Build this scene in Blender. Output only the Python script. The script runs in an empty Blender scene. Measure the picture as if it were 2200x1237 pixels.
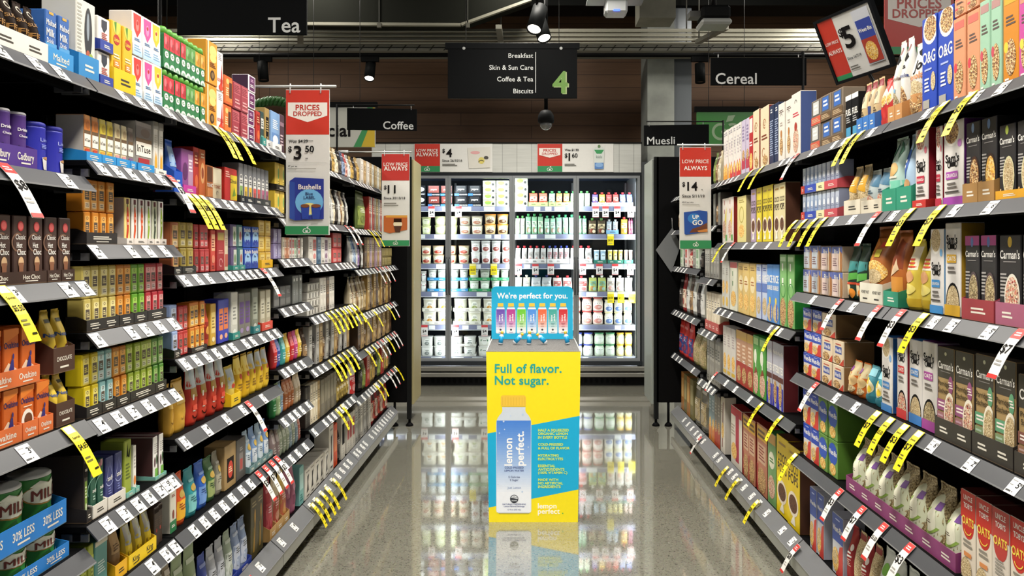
import bpy, bmesh, math, random
from mathutils import Vector, Matrix
random.seed(7)
SC = bpy.context.scene
COL = SC.collection
# ------------------------------------------------------------------ camera, world, lights, exposure
EYE = 1.51
cam_d = bpy.data.cameras.new('camera'); cam = bpy.data.objects.new('camera', cam_d); COL.objects.link(cam)
cam.location = (0, 0, EYE); cam.rotation_euler = (math.pi/2, 0, 0)
cam_d.sensor_width = 36; cam_d.lens = 36*1600/2200; cam_d.clip_start = .05
cam_d.shift_x = -42/2200; cam_d.shift_y = -86.5/2200
SC.camera = cam
SC.view_settings.view_transform = 'Standard'; SC.view_settings.look = 'None'
SC.view_settings.exposure = 0.0; SC.view_settings.gamma = 1.0; SC.view_settings.use_curve_mapping = False
W = bpy.data.worlds.new('world'); SC.world = W; W.use_nodes = True
W.node_tree.nodes['Background'].inputs[0].default_value = (.9, .95, 1, 1)
W.node_tree.nodes['Background'].inputs[1].default_value = .14
def area(name, loc, sx, sy, power, rot=(0, 0, 0), col=(1, .95, .86), spread=math.pi):
    d = bpy.data.lights.new(name, 'AREA'); d.shape = 'RECTANGLE'; d.size = sx; d.size_y = sy; d.energy = power; d.color = col; d.spread = spread
    o = bpy.data.objects.new(name, d); COL.objects.link(o); o.location = loc; o.rotation_euler = rot; return o
for i, y in enumerate((-.6, .8, 2.2, 3.6, 5.0, 6.4)):
    area('aisle_ceiling_lamp', (0, y, 3.75), .4, .4, 48, spread=math.radians(150))
for sx in (-3.3, 3.3):
    for y in (1, 4.5, 7.6):
        area('neighbour_aisle_lamp', (sx, y, 3.9), .5, .5, 60)
for sx in (-2.2, 0, 2.2): area('added_wall_fill', (sx, 6.9, 4.3), .4, .4, 16, rot=(math.radians(28), 0, 0))  # added unseen fill lights, put in to brighten the back wall
# the tubes inside the chiller: one behind each door post, one along the canopy
for x in (-1.613, -.913, -.214, .49, 1.12):
    area('chiller_tube', (x, 8.235, 1.25), .03, 1.95, 10.5, rot=(math.pi/2, 0, 0), col=(.95, .98, 1))
area('chiller_canopy_tube', (-.2, 8.24, 2.24), 2.7, .05, 14, rot=(math.radians(35), 0, 0), col=(.92, .97, 1))
# ------------------------------------------------------------------ data (metres)
SHELVES={'LA1': ('L', 1.657, 0.9, 1.915), 'LA2': ('L', 1.392, 0.9, 1.915), 'LA3': ('L', 1.035, 0.9, 1.915), 'LA4': ('L', 0.705, 0.9, 1.915), 'LA0': ('L', 0.135, 0.9, 1.915), 'LB1': ('L', 1.702, 1.915, 2.39), 'LB2': ('L', 1.484, 1.915, 2.39), 'LB3': ('L', 1.254, 1.915, 2.39), 'LB4': ('L', 1.028, 1.915, 2.39), 'LB5': ('L', 0.756, 1.915, 2.39), 'LB6': ('L', 0.545, 1.915, 2.39), 'LB0': ('L', 0.135, 1.915, 2.39), 'LC1': ('L', 1.655, 2.39, 3.36), 'LC2': ('L', 1.387, 2.39, 3.36), 'LC3': ('L', 1.115, 2.39, 3.36), 'LC4': ('L', 0.859, 2.39, 3.36), 'LC5': ('L', 0.545, 2.39, 3.36), 'LC0': ('L', 0.135, 2.39, 3.36), 'LD1': ('L', 1.61, 3.36, 3.83), 'LD2': ('L', 1.423, 3.36, 3.83), 'LD3': ('L', 1.198, 3.36, 3.83), 'LD4': ('L', 0.92, 3.36, 3.83), 'LD5': ('L', 0.696, 3.36, 3.83), 'LD6': ('L', 0.5, 3.36, 3.83), 'LD0': ('L', 0.135, 3.36, 3.83), 'LE1': ('L', 1.61, 3.83, 4.81), 'LE2': ('L', 1.385, 3.83, 4.81), 'LE3': ('L', 1.115, 3.83, 4.81), 'LE4': ('L', 0.842, 3.83, 4.81), 'LE5': ('L', 0.534, 3.83, 4.81), 'LE0': ('L', 0.135, 3.83, 4.81), 'LF1': ('L', 1.6, 4.81, 6.25), 'LF2': ('L', 1.33, 4.81, 6.25), 'LF3': ('L', 1.03, 4.81, 6.25), 'LF4': ('L', 0.78, 4.81, 6.25), 'LF5': ('L', 0.487, 4.81, 6.25), 'LF0': ('L', 0.135, 4.81, 6.25), 'LT': ('L', 1.914, 0.9, 6.25), 'RB1': ('R', 1.598, 0.7, 3.37), 'RB2': ('R', 1.276, 0.7, 3.37), 'RB3': ('R', 0.912, 0.7, 3.37), 'RB4': ('R', 0.546, 0.7, 3.37), 'RB0': ('R', 0.135, 0.7, 3.37), 'RM1': ('R', 1.505, 3.37, 4.79), 'RM2': ('R', 1.094, 3.37, 4.79), 'RM3': ('R', 0.675, 3.37, 4.79), 'RM0': ('R', 0.135, 3.37, 4.79), 'RS1': ('R', 1.62, 4.79, 5.27), 'RS2': ('R', 1.267, 4.79, 5.27), 'RS3': ('R', 0.913, 4.79, 5.27), 'RS4': ('R', 0.558, 4.79, 5.27), 'RS0': ('R', 0.135, 4.79, 5.27), 'RU1': ('R', 1.62, 5.27, 6.25), 'RU2': ('R', 1.32, 5.27, 6.25), 'RU3': ('R', 0.962, 5.27, 6.25), 'RU4': ('R', 0.6, 5.27, 6.25), 'RU0': ('R', 0.135, 5.27, 6.25), 'RT': ('R', 1.895, 0.7, 6.25)}
ROWS=[
 ('LT', 1.592, 1.787, 5, 1.949, 0.133, ['choc_bag'], {'tray': ('#e9e2d6', 0.36)}),
 ('LT', 1.785, 1.886, 2, 1.949, 0.138, ['malt_box'], {'tray': ('#2f8fd0', 0.33)}),
 ('LT', 1.905, 1.997, 1, 1.949, 0.208, ['kettle_box'], {'tray': ('#2b86c4', 0.3)}),
 ('LT', 2.0, 2.065, 1, 1.949, 0.095, ['fruit_stick'], {'s': 2, 'tray': ('#2a3f9a', 0.3)}),
 ('LT', 2.066, 2.182, 2, 1.949, 0.198, ['lemon_tea'], {'tray': ('#f0c414', 0.32)}),
 ('LT', 2.186, 2.355, 3, 1.949, 0.131, ['inf_red', 'inf_pink', 'inf_yel'], {'s': 2}),
 ('LT', 2.365, 2.665, 8, 1.949, 0.135, ['berry_pack', 'berry_pack', 'berry_pack', 'berry_pack', 'green_pack', 'green_pack', 'mango_pack', 'mango_pack'], {'s': 2}),
 ('LT', 2.672, 2.768, 1, 1.949, 0.157, ['citrus_box'], {'s': 2}),
 ('LT', 2.773, 2.831, 1, 1.949, 0.149, ['rooi_box'], {'s': 2}),
 ('LT', 2.836, 2.915, 1, 1.949, 0.112, ['orange_tea'], {'s': 2}),
 ('LT', 2.921, 3.068, 2, 1.949, 0.109, ['rose_box'], {'s': 2}),
 ('LT', 3.074, 3.153, 1, 1.949, 0.07, ['plum_box'], {'s': 4}),
 ('LT', 3.159, 3.205, 1, 1.949, 0.145, ['red_box'], {}),
 ('LT', 3.208, 3.253, 1, 1.949, 0.153, ['teal_box'], {'tray': ('#3f9a94', 0.25)}),
 ('LT', 3.259, 3.321, 1, 1.949, 0.178, ['kraft_black_box'], {'tray': ('#e8e8e6', 0.2)}),
 ('LT', 3.33, 3.457, 1, 1.949, 0.18, ['sky_box'], {'tray': ('#e8e8e6', 0.2)}),
 ('LT', 3.463, 3.531, 1, 1.949, 0.188, ['plum_dark_box'], {}),
 ('LT', 4.317, 5.005, 9, 1.949, 0.163, ['bag_black', 'bag_gold', 'bag_cream', 'bag_black', 'bag_navy', 'bag_red', 'bag_silver', 'bag_gold', 'bag_black'], {}),
 ('LT', 5.02, 5.796, 9, 1.949, 0.176, ['bag_gold', 'stick_white', 'stick_kraft', 'stick_white', 'stick_kraft', 'stick_white', 'stick_kraft', 'stick_white', 'stick_kraft'], {}),
 ('LA1', 1.586, 1.748, 3, 1.692, 0.132, ['choc_tin'], {'tray': ('#4d2f86', 0.36)}),
 ('LA1', 1.75, 1.891, 2, 1.692, 0.12, ['blue_tin'], {}),
 ('LA2', 1.564, 1.891, 6, 1.427, 0.159, ['hc', 'hc', 'hc', 'hc', 'hc_mint', 'hc_white'], {'tray': ('#3f2a23', 0.18)}),
 ('LA3', 1.586, 1.806, 4, 1.07, 0.124, ['ov', 'ov', 'ov_cup', 'ov'], {'tray': ('#dc6f3a', 0.32)}),
 ('LA3', 1.586, 1.757, 3, 1.196, 0.134, ['ov'], {'tray': ('#dc6f3a', 0.3)}),
 ('LA3', 1.815, 1.891, 2, 1.07, 0.13, ['nesq_bag'], {'tray': ('#4b3129', 0.45)}),
 ('LA3', 1.804, 1.891, 2, 1.202, 0.157, ['nesq_bag'], {'tray': ('#4b3129', 0.4)}),
 ('LA4', 1.554, 1.868, 3, 0.74, 0.085, ['milo'], {'tray': ('#1f78c8', 0.42)}),
 ('LA4', 1.542, 1.857, 3, 0.827, 0.141, ['milo'], {'tray': ('#1f78c8', 0.42)}),
 ('LB1', 1.939, 2.186, 7, 1.737, 0.124, ['zen_o', 'zen_o', 'zen_y', 'zen_y', 'zen_c', 'zen_c', 'zen_d'], {'tray': ('#2d93d6', 0.2)}),
 ('LB1', 2.192, 2.29, 1, 1.737, 0.152, ['zen_r'], {'tray': ('#2d93d6', 0.16)}),
 ('LB1', 2.296, 2.366, 2, 1.737, 0.167, ['flame_box'], {'tray': ('#ece8e0', 0.1)}),
 ('LB2', 1.939, 2.085, 4, 1.519, 0.087, ['cube_o'], {'s': 2, 'tray': ('#2e2a2a', 0.36), 'tr1': 1}),
 ('LB2', 2.132, 2.366, 6, 1.519, 0.138, ['chil_y', 'chil_r', 'chil_r', 'chil_g', 'chil_d', 'chil_g'], {'tray': ('#efe6de', 0.13)}),
 ('LB3', 1.939, 2.366, 11, 1.289, 0.087, ['cube_y', 'cube_y', 'cube_y', 'cube_y', 'cube_o', 'cube_o', 'cube_g', 'cube_g', 'cube_r', 'cube_r', 'cube_r'], {'s': 2, 'tray': ('#2b2828', 0.36), 'tr1': 1}),
 ('LB4', 1.939, 2.366, 12, 1.063, 0.084, ['cube_l', 'cube_l', 'cube_b', 'cube_b', 'cube_o', 'cube_o', 'cube_k', 'cube_k', 'cube_k', 'cube_k', 'cube_m', 'cube_m'], {'s': 2, 'tray': ('#2b2828', 0.36), 'tr1': 1}),
 ('LB5', 1.939, 1.964, 1, 0.791, 0.174, ['teabag_box'], {'tray': ('#2b2626', 0.2)}),
 ('LB5', 1.967, 2.035, 2, 0.791, 0.149, ['floral_box'], {'tray': ('#e4dfd4', 0.24)}),
 ('LB5', 2.038, 2.128, 2, 0.791, 0.143, ['zodi_box'], {'tray': ('#e4dfd4', 0.24)}),
 ('LB5', 2.131, 2.178, 1, 0.791, 0.164, ['olive_box'], {'tray': ('#7fbdb0', 0.1)}),
 ('LB5', 2.18, 2.204, 1, 0.791, 0.139, ['fruit_box'], {'tray': ('#7fbdb0', 0.12)}),
 ('LB5', 2.294, 2.366, 2, 0.791, 0.135, ['leaf_box'], {'tray': ('#7fbdb0', 0.06)}),
 ('LB6', 1.939, 1.986, 2, 0.58, 0.145, ['lime_box'], {}),
 ('LB6', 1.989, 2.051, 1, 0.58, 0.143, ['teal_tall'], {}),
 ('LB6', 2.072, 2.135, 1, 0.58, 0.144, ['brown_foil'], {'tray': ('#f0b51c', 0.3)}),
 ('LB6', 2.143, 2.302, 3, 0.58, 0.139, ['yellow_foil'], {'tray': ('#f3cd1d', 0.3)}),
 ('LB6', 2.304, 2.366, 2, 0.58, 0.125, ['dark_brown_box'], {}),
 ('LC5', 2.414, 2.461, 1, 0.58, 0.148, ['green_base_box'], {}),
 ('LC0', 2.414, 2.518, 2, 0.17, 0.32, ['grey_foil', 'kraft_foil'], {}),
 ('LC0', 2.522, 2.706, 2, 0.17, 0.285, ['green_foil', 'green_foil'], {}),
 ('LC0', 2.709, 3.165, 6, 0.17, 0.212, ['navy_bag', 'silver_blue', 'silver_blue', 'green_silver', 'blue_silver', 'blue_silver'], {'tray': ('#2a3f9a', 0.16)}),
 ('LC0', 3.177, 3.336, 2, 0.17, 0.27, ['wheat_box'], {}),
 ('LD0', 3.384, 3.66, 3, 0.17, 0.28, ['red_bag', 'cream_red', 'yellow_red'], {'tray': ('#b9925a', 0.2)}),
 ('LD0', 3.667, 3.806, 2, 0.17, 0.245, ['pink_pack'], {}),
 ('LE0', 3.854, 3.925, 1, 0.17, 0.201, ['teal_pack'], {}),
 ('LE0', 3.938, 4.403, 5, 0.17, 0.161, ['ink_box'], {}),
 ('LC1', 2.414, 2.474, 1, 1.69, 0.176, ['blue_bag'], {'tray': ('#1c50b8', 0.4)}),
 ('LC1', 2.479, 2.575, 1, 1.69, 0.155, ['purple_box'], {'tray': ('#c23c9a', 0.2)}),
 ('LC1', 2.579, 2.622, 1, 1.69, 0.173, ['red_box'], {}),
 ('LC1', 2.624, 2.673, 1, 1.69, 0.172, ['orange_box'], {}),
 ('LC1', 2.677, 2.735, 1, 1.69, 0.121, ['tonic_o'], {}),
 ('LC1', 2.737, 2.821, 1, 1.69, 0.119, ['tonic_c'], {}),
 ('LC1', 2.841, 2.963, 1, 1.69, 0.131, ['dilmah_y'], {}),
 ('LC1', 2.968, 3.311, 7, 1.69, 0.163, ['arch_g', 'arch_y', 'arch_y', 'arch_r', 'arch_r', 'arch_p', 'arch_p'], {'tray': ('#2a2a2a', 0.18)}),
 ('LD1', 3.384, 3.521, 2, 1.645, 0.129, ['sun_box'], {'s': 2, 'tray': ('#2a2622', 0.2)}),
 ('LC2', 2.415, 2.469, 1, 1.422, 0.087, ['chai_cube'], {'s': 2, 'tray': ('#2b2828', 0.3), 'tr1': 1}),
 ('LC2', 2.471, 2.575, 2, 1.422, 0.088, ['gold_cube'], {'s': 2, 'tray': ('#2b2828', 0.3), 'tr1': 1}),
 ('LC2', 2.581, 2.697, 3, 1.422, 0.086, ['red_cube'], {'s': 2}),
 ('LC2', 2.722, 2.764, 1, 1.422, 0.155, ['stick_coral'], {}),
 ('LC2', 2.767, 2.841, 1, 1.422, 0.163, ['red_tall'], {}),
 ('LC2', 2.843, 2.878, 1, 1.422, 0.16, ['cream_tall'], {}),
 ('LC2', 2.892, 3.017, 2, 1.422, 0.091, ['herb_p', 'herb_t'], {'s': 2, 'tray': ('#2e8a80', 0.2), 'tr1': 1}),
 ('LC2', 3.025, 3.186, 2, 1.422, 0.089, ['bluelabel'], {'s': 2}),
 ('LC2', 3.197, 3.336, 2, 1.422, 0.07, ['yellow_gold'], {'s': 3, 'tray': ('#e7b41c', 0.5), 'tr1': 1}),
 ('LD2', 3.384, 3.485, 2, 1.458, 0.071, ['lavender'], {'s': 2}),
 ('LC3', 2.414, 2.461, 1, 1.15, 0.087, ['pale_blue'], {'s': 2, 'tray': ('#2b2828', 0.3), 'tr1': 1}),
 ('LC3', 2.465, 2.537, 2, 1.15, 0.083, ['red_cube2'], {'s': 2}),
 ('LC3', 2.541, 2.662, 3, 1.15, 0.086, ['amber_cube'], {'s': 2, 'tray': ('#2b2828', 0.2), 'tr1': 1}),
 ('LC3', 2.666, 2.714, 1, 1.15, 0.161, ['ember_pack'], {}),
 ('LC3', 2.719, 2.769, 1, 1.15, 0.155, ['gold_tall'], {}),
 ('LC3', 2.774, 2.885, 2, 1.15, 0.165, ['cobalt_tall'], {}),
 ('LC3', 2.89, 2.963, 1, 1.15, 0.187, ['silver_tall'], {'tray': ('#2e8a80', 0.15)}),
 ('LC3', 2.968, 3.099, 2, 1.15, 0.179, ['violet_tall'], {}),
 ('LC3', 3.105, 3.183, 1, 1.15, 0.191, ['sage_tall'], {'tray': ('#2e7a80', 0.16)}),
 ('LC3', 3.201, 3.336, 2, 1.15, 0.175, ['cream_silver'], {'tray': ('#d8452f', 0.2)}),
 ('LC4', 2.414, 2.456, 1, 0.894, 0.171, ['gold_pouch'], {}),
 ('LC4', 2.459, 2.551, 1, 0.894, 0.178, ['gold_pouch'], {}),
 ('LC4', 2.555, 2.868, 4, 0.894, 0.202, ['red_pouch'], {}),
 ('LC4', 2.873, 2.968, 1, 0.894, 0.155, ['maize_pouch'], {'tray': ('#e8c21e', 0.3)}),
 ('LC4', 2.976, 3.12, 2, 0.894, 0.181, ['yellow_pack'], {}),
 ('LC4', 3.126, 3.336, 3, 0.894, 0.177, ['yellow_silver'], {}),
 ('LC5', 2.467, 2.545, 1, 0.58, 0.174, ['sunset_bag'], {}),
 ('LC5', 2.549, 2.625, 1, 0.58, 0.169, ['aqua_bag'], {}),
 ('LC5', 2.628, 2.704, 1, 0.58, 0.169, ['royal_bag'], {}),
 ('LC5', 2.707, 2.78, 1, 0.58, 0.162, ['forest_bag'], {}),
 ('LC5', 2.783, 2.834, 1, 0.58, 0.165, ['stone_bag'], {}),
 ('LC5', 2.838, 2.948, 1, 0.58, 0.17, ['kraft_window'], {}),
 ('LC5', 2.952, 3.055, 1, 0.58, 0.163, ['charcoal_bag'], {}),
 ('LC5', 3.06, 3.336, 4, 0.58, 0.171, ['ice_bag', 'ice_bag2', 'ice_bag', 'ice_bag2'], {'tray': ('#6a8a8c', 0.15)}),
 ('LD2', 3.489, 3.806, 9, 1.458, 0.103, ['stick_cream', 'stick_coral2', 'stick_coral2', 'stick_redw', 'stick_redw', 'stick_mint', 'stick_grey', 'stick_redw', 'stick_white'], {}),
 ('LD3', 3.384, 3.627, 3, 1.233, 0.098, ['steel_box'], {}),
 ('LD3', 3.635, 3.806, 3, 1.233, 0.141, ['slate_box'], {}),
 ('LD4', 3.384, 3.806, 7, 0.955, 0.144, ['mini_red', 'mini_blue', 'mini_teal', 'mini_yel', 'mini_red', 'mini_pink', 'mini_yel'], {}),
 ('LD5', 3.384, 3.806, 8, 0.731, 0.151, ['mini_green', 'mini_mint', 'mini_sky', 'mini_amber', 'mini_amber', 'mini_amber', 'mini_cream', 'mini_cream'], {}),
 ('LD6', 3.384, 3.798, 9, 0.535, 0.151, ['thin_rose', 'thin_rose', 'thin_mint', 'thin_mint', 'thin_mint', 'thin_sky', 'thin_mint', 'thin_sky', 'thin_coral'], {}),
 ('LE1', 4.309, 4.786, 9, 1.645, 0.218, ['bag_black', 'bag_silver', 'bag_cream', 'bag_black', 'bag_silver', 'bag_brown', 'bag_cream', 'bag_black', 'bag_silver'], {}),
 ('LF1', 5.047, 5.333, 1, 1.635, 0.269, ['bag_green'], {}),
 ('LF1', 5.35, 5.812, 7, 1.635, 0.247, ['stick_red', 'stick_silver', 'stick_red', 'stick_silver', 'stick_gold', 'stick_silver', 'stick_red'], {}),
 ('LE2', 3.911, 4.358, 6, 1.42, 0.151, ['stick_white', 'stick_redw', 'stick_blue', 'stick_white', 'stick_plum', 'stick_white'], {}),
 ('LE2', 4.366, 4.585, 2, 1.42, 0.09, ['red_cube2'], {'s': 2}),
 ('LF2', 4.834, 5.198, 7, 1.365, 0.225, ['bag_silver', 'bag_sky', 'bag_blue', 'bag_silver', 'bag_violet', 'bag_black', 'bag_silver'], {}),
 ('LF2', 5.215, 5.812, 7, 1.365, 0.222, ['stick_brown', 'stick_gold', 'stick_pink', 'stick_gold', 'stick_pink', 'stick_gold', 'stick_pink'], {}),
 ('LF2', 5.832, 6.226, 6, 1.365, 0.072, ['stick_olive'], {'s': 2}),
 ('LE3', 3.883, 4.1, 4, 1.15, 0.043, ['capsule_box'], {'s': 4}),
 ('LE3', 4.111, 4.431, 5, 1.15, 0.194, ['stick_white', 'stick_white', 'stick_brown', 'stick_white', 'stick_white'], {}),
 ('LF3', 4.834, 5.198, 9, 1.065, 0.255, ['bag_cream', 'bag_brown', 'bag_cream', 'bag_kraft', 'bag_brown', 'bag_kraft', 'bag_cream', 'bag_kraft', 'bag_cream'], {}),
 ('LF3', 5.223, 6.226, 13, 1.065, 0.254, ['bag_kraft', 'stick_gold', 'stick_brown'], {}),
 ('LE4', 3.856, 4.786, 15, 0.877, 0.219, ['bag_brown', 'stick_silver', 'bag_black', 'stick_silver', 'stick_gold'], {}),
 ('LF4', 5.017, 6.226, 13, 0.815, 0.205, ['stick_brown', 'stick_gold', 'bag_brown', 'stick_kraft'], {}),
 ('LE5', 3.861, 4.113, 6, 0.569, 0.213, ['box_dark', 'box_dark', 'stick_cream', 'stick_cream', 'stick_cream', 'stick_kraft'], {}),
 ('LE5', 4.126, 4.479, 5, 0.569, 0.206, ['grey_brown_box'], {}),
 ('LE5', 4.491, 4.786, 5, 0.569, 0.165, ['bag_olive'], {}),
 ('LF5', 4.84, 5.001, 1, 0.522, 0.248, ['bag_redwhite'], {}),
 ('LF5', 5.078, 6.226, 11, 0.522, 0.236, ['bag_black', 'bag_green', 'stick_red', 'bag_olive', 'bag_gold'], {}),
 ('LE0', 4.412, 4.513, 1, 0.17, 0.281, ['ink_box'], {}),
 ('LE0', 4.525, 4.786, 3, 0.17, 0.262, ['box_orange', 'bag_black', 'box_white_dark'], {}),
 ('LF0', 4.834, 5.049, 3, 0.17, 0.245, ['box_white_red'], {}),
 ('LF0', 5.057, 5.559, 6, 0.17, 0.279, ['stick_silver', 'stick_grey', 'stick_white'], {}),
 ('LF0', 5.587, 6.226, 7, 0.17, 0.286, ['bag_crimson', 'bag_cocoa'], {}),
 ('RT', 5.023, 4.86, 3, 1.93, 0.219, ['bag_green', 'bag_brown', 'bag_cream'], {}),
 ('RT', 4.74, 4.334, 7, 1.93, 0.317, ['oat_w', 'oat_w', 'oat_w', 'oat_w2', 'oat_w2', 'oat_w2', 'oat_w2'], {}),
 ('RT', 4.323, 4.107, 3, 1.93, 0.316, ['lilac_box', 'lilac_box', 'bran_red'], {}),
 ('RT', 4.102, 3.988, 1, 1.93, 0.328, ['swirl_box'], {}),
 ('RT', 3.978, 3.828, 1, 1.93, 0.321, ['swirl_box'], {}),
 ('RT', 3.82, 3.689, 2, 1.93, 0.306, ['navy_box'], {}),
 ('RT', 3.681, 3.498, 2, 1.93, 0.287, ['ginger_box'], {}),
 ('RT', 3.494, 3.374, 1, 1.93, 0.296, ['ginger_red'], {}),
 ('RT', 3.255, 2.922, 3, 1.93, 0.108, ['bar_coral', 'bar_blue', 'bar_blue'], {'s': 2}),
 ('RT', 2.898, 2.783, 2, 1.93, 0.169, ['black_tub'], {}),
 ('RT', 2.775, 2.625, 3, 1.93, 0.189, ['oat_sack', 'oat_sack2', 'oat_sack'], {'tray': ('#3d78c2', 0.3)}),
 ('RT', 2.621, 2.535, 2, 1.93, 0.172, ['red_sack'], {}),
 ('RT', 2.531, 2.432, 2, 1.93, 0.276, ['gran_bag2', 'gran_bag'], {'tray': ('#c89058', 0.2)}),
 ('RT', 2.431, 2.331, 1, 1.93, 0.242, ['gran_bag3'], {}),
 ('RT', 2.327, 2.159, 2, 1.93, 0.291, ['og_box'], {}),
 ('RT', 2.156, 2.034, 2, 1.93, 0.24, ['coral_box'], {}),
 ('RT', 2.156, 2.034, 2, 2.172, 0.055, ['coral_box'], {}),
 ('RT', 2.031, 1.937, 2, 1.93, 0.249, ['mint_gran'], {}),
 ('RT', 1.934, 1.869, 1, 1.93, 0.239, ['amber_gran'], {}),
 ('RT', 1.867, 1.748, 2, 1.93, 0.22, ['pink_gran'], {}),
 ('RB1', 3.346, 2.946, 9, 1.633, 0.116, ['slim_red', 'slim_blue', 'slim_blue', 'slim_blue', 'slim_cream', 'slim_cream', 'slim_coral', 'slim_coral', 'slim_coral'], {'s': 2, 'trl': [('#d0402f', 0.3), ('#2a45b0', 0.3), ('#2a45b0', 0.3), ('#2a45b0', 0.3), ('#e8dfae', 0.3), ('#e8dfae', 0.3), ('#c9505a', 0.3), ('#c9505a', 0.3), ('#c9505a', 0.3)]}),
 ('RB1', 2.887, 2.742, 2, 1.633, 0.189, ['pasta_bag'], {'tray': ('#e6ddc8', 0.3)}),
 ('RB1', 2.737, 2.576, 2, 1.633, 0.16, ['fruit_bag'], {'tray': ('#e6ddc8', 0.3)}),
 ('RB1', 2.572, 2.373, 2, 1.633, 0.252, ['teal_bag', 'blue_bag2'], {'tray': ('#2f9678', 0.3)}),
 ('RB1', 2.368, 2.285, 1, 1.633, 0.251, ['sam_red'], {'tray': ('#c9342f', 0.1)}),
 ('RB1', 2.245, 2.211, 1, 1.633, 0.243, ['sam_red'], {}),
 ('RB1', 2.208, 2.103, 1, 1.633, 0.247, ['sam_pur'], {}),
 ('RB1', 2.093, 1.947, 2, 1.633, 0.227, ['car_a', 'car_a2'], {'tray': ('#a8804c', 0.24)}),
 ('RB1', 1.944, 1.728, 3, 1.633, 0.196, ['car_b', 'car_b', 'car_b'], {'tray': ('#e2a52c', 0.12)}),
 ('RB2', 3.346, 3.14, 2, 1.311, 0.105, ['mug_blue'], {'s': 2}),
 ('RB2', 3.133, 2.921, 2, 1.311, 0.103, ['mug_cream'], {'s': 2}),
 ('RB2', 2.912, 2.752, 2, 1.311, 0.217, ['jungle_bag'], {}),
 ('RB2', 2.747, 2.567, 1, 1.311, 0.277, ['crunch_bag'], {'tray': ('#e9e4d2', 0.26)}),
 ('RB2', 2.563, 2.458, 1, 1.311, 0.26, ['amber_bag'], {'tray': ('#2f9678', 0.2)}),
 ('RB2', 2.45, 2.285, 2, 1.311, 0.229, ['yellow_bag'], {}),
 ('RB2', 2.282, 2.206, 1, 1.311, 0.258, ['sam_blue'], {}),
 ('RB2', 2.205, 2.121, 1, 1.311, 0.274, ['sam_yel'], {}),
 ('RB2', 2.096, 1.948, 2, 1.311, 0.235, ['car_c', 'car_c'], {'tray': ('#9c3a42', 0.25)}),
 ('RB2', 1.944, 1.758, 2, 1.311, 0.234, ['car_d', 'car_d'], {'tray': ('#a8607a', 0.25)}),
 ('RB3', 3.346, 3.14, 2, 0.947, 0.099, ['wheat_bx'], {'s': 3}),
 ('RB3', 3.133, 2.907, 2, 0.947, 0.098, ['wheat_cream'], {'s': 2}),
 ('RB3', 3.127, 2.987, 1, 1.145, 0.097, ['wheat_cream'], {}),
 ('RB3', 2.901, 2.758, 2, 0.947, 0.132, ['cookie_bag'], {}),
 ('RB3', 2.752, 2.603, 2, 0.947, 0.135, ['popcorn_bag'], {}),
 ('RB3', 2.598, 2.518, 1, 0.947, 0.26, ['sam_blue2'], {}),
 ('RB3', 2.489, 2.421, 1, 0.947, 0.265, ['sam_red2'], {}),
 ('RB3', 2.415, 2.331, 1, 0.947, 0.271, ['sam_blue3'], {}),
 ('RB3', 2.329, 2.241, 1, 0.947, 0.276, ['sam_pur2'], {}),
 ('RB3', 2.237, 2.05, 2, 0.947, 0.271, ['por_p', 'por_p'], {'tray': ('#3a3531', 0.22)}),
 ('RB3', 2.047, 1.871, 2, 0.947, 0.276, ['por_g', 'por_g'], {'tray': ('#3a3531', 0.22)}),
 ('RB3', 1.868, 1.634, 2, 0.947, 0.251, ['por_b', 'por_b'], {'tray': ('#3a3531', 0.22)}),
 ('RB4', 3.346, 2.977, 4, 0.581, 0.151, ['wheat_tall', 'wheat_tall', 'wheat_green', 'wheat_green'], {'s': 2}),
 ('RB4', 2.867, 2.124, 7, 0.581, 0.206, ['muesli_bag'], {'tray': ('#86386e', 0.27)}),
 ('RB4', 2.119, 1.828, 4, 0.581, 0.25, ['oats_box', 'oats_box', 'oats_box2', 'oats_box'], {}),
 ('RB0', 3.346, 3.191, 2, 0.17, 0.274, ['wheat_big'], {}),
 ('RB0', 3.099, 2.991, 1, 0.17, 0.249, ['wheat_big'], {}),
 ('RB0', 2.987, 2.724, 4, 0.17, 0.24, ['redoat_bag', 'oat_clear', 'redoat_bag', 'oat_clear'], {}),
 ('RB0', 2.72, 2.466, 3, 0.17, 0.26, ['bluegreen_bag'], {}),
 ('RM1', 4.763, 4.498, 2, 1.54, 0.283, ['mixgrain'], {}),
 ('RM1', 4.434, 4.248, 1, 1.54, 0.273, ['corn_pale'], {}),
 ('RM1', 4.141, 3.951, 2, 1.54, 0.294, ['pops_purple', 'pops_yel'], {}),
 ('RM1', 3.947, 3.769, 2, 1.54, 0.295, ['pops_yel'], {}),
 ('RM1', 3.761, 3.585, 2, 1.54, 0.29, ['pops_cream'], {}),
 ('RM2', 4.766, 4.6, 2, 1.129, 0.302, ['pale_cereal'], {}),
 ('RM2', 4.588, 4.423, 1, 1.129, 0.297, ['nutri'], {}),
 ('RM2', 4.412, 4.049, 3, 1.129, 0.294, ['honey_cereal'], {}),
 ('RM2', 4.039, 3.867, 2, 1.129, 0.294, ['rice_white'], {}),
 ('RM2', 3.858, 3.669, 2, 1.129, 0.299, ['rice_blue'], {}),
 ('RM2', 3.661, 3.459, 2, 1.129, 0.352, ['chex_green'], {}),
 ('RM3', 4.746, 4.463, 3, 0.71, 0.309, ['pale_cereal2'], {}),
 ('RM3', 4.452, 4.107, 3, 0.71, 0.316, ['grain_red'], {}),
 ('RM3', 4.102, 3.88, 2, 0.71, 0.325, ['green_cereal'], {}),
 ('RM3', 3.867, 3.608, 3, 0.71, 0.327, ['bite_box'], {}),
 ('RS0', 4.912, 4.814, 1, 0.17, 0.371, ['white_cereal'], {}),
 ('RM0', 4.663, 4.422, 1, 0.17, 0.365, ['red_stripe'], {}),
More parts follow.
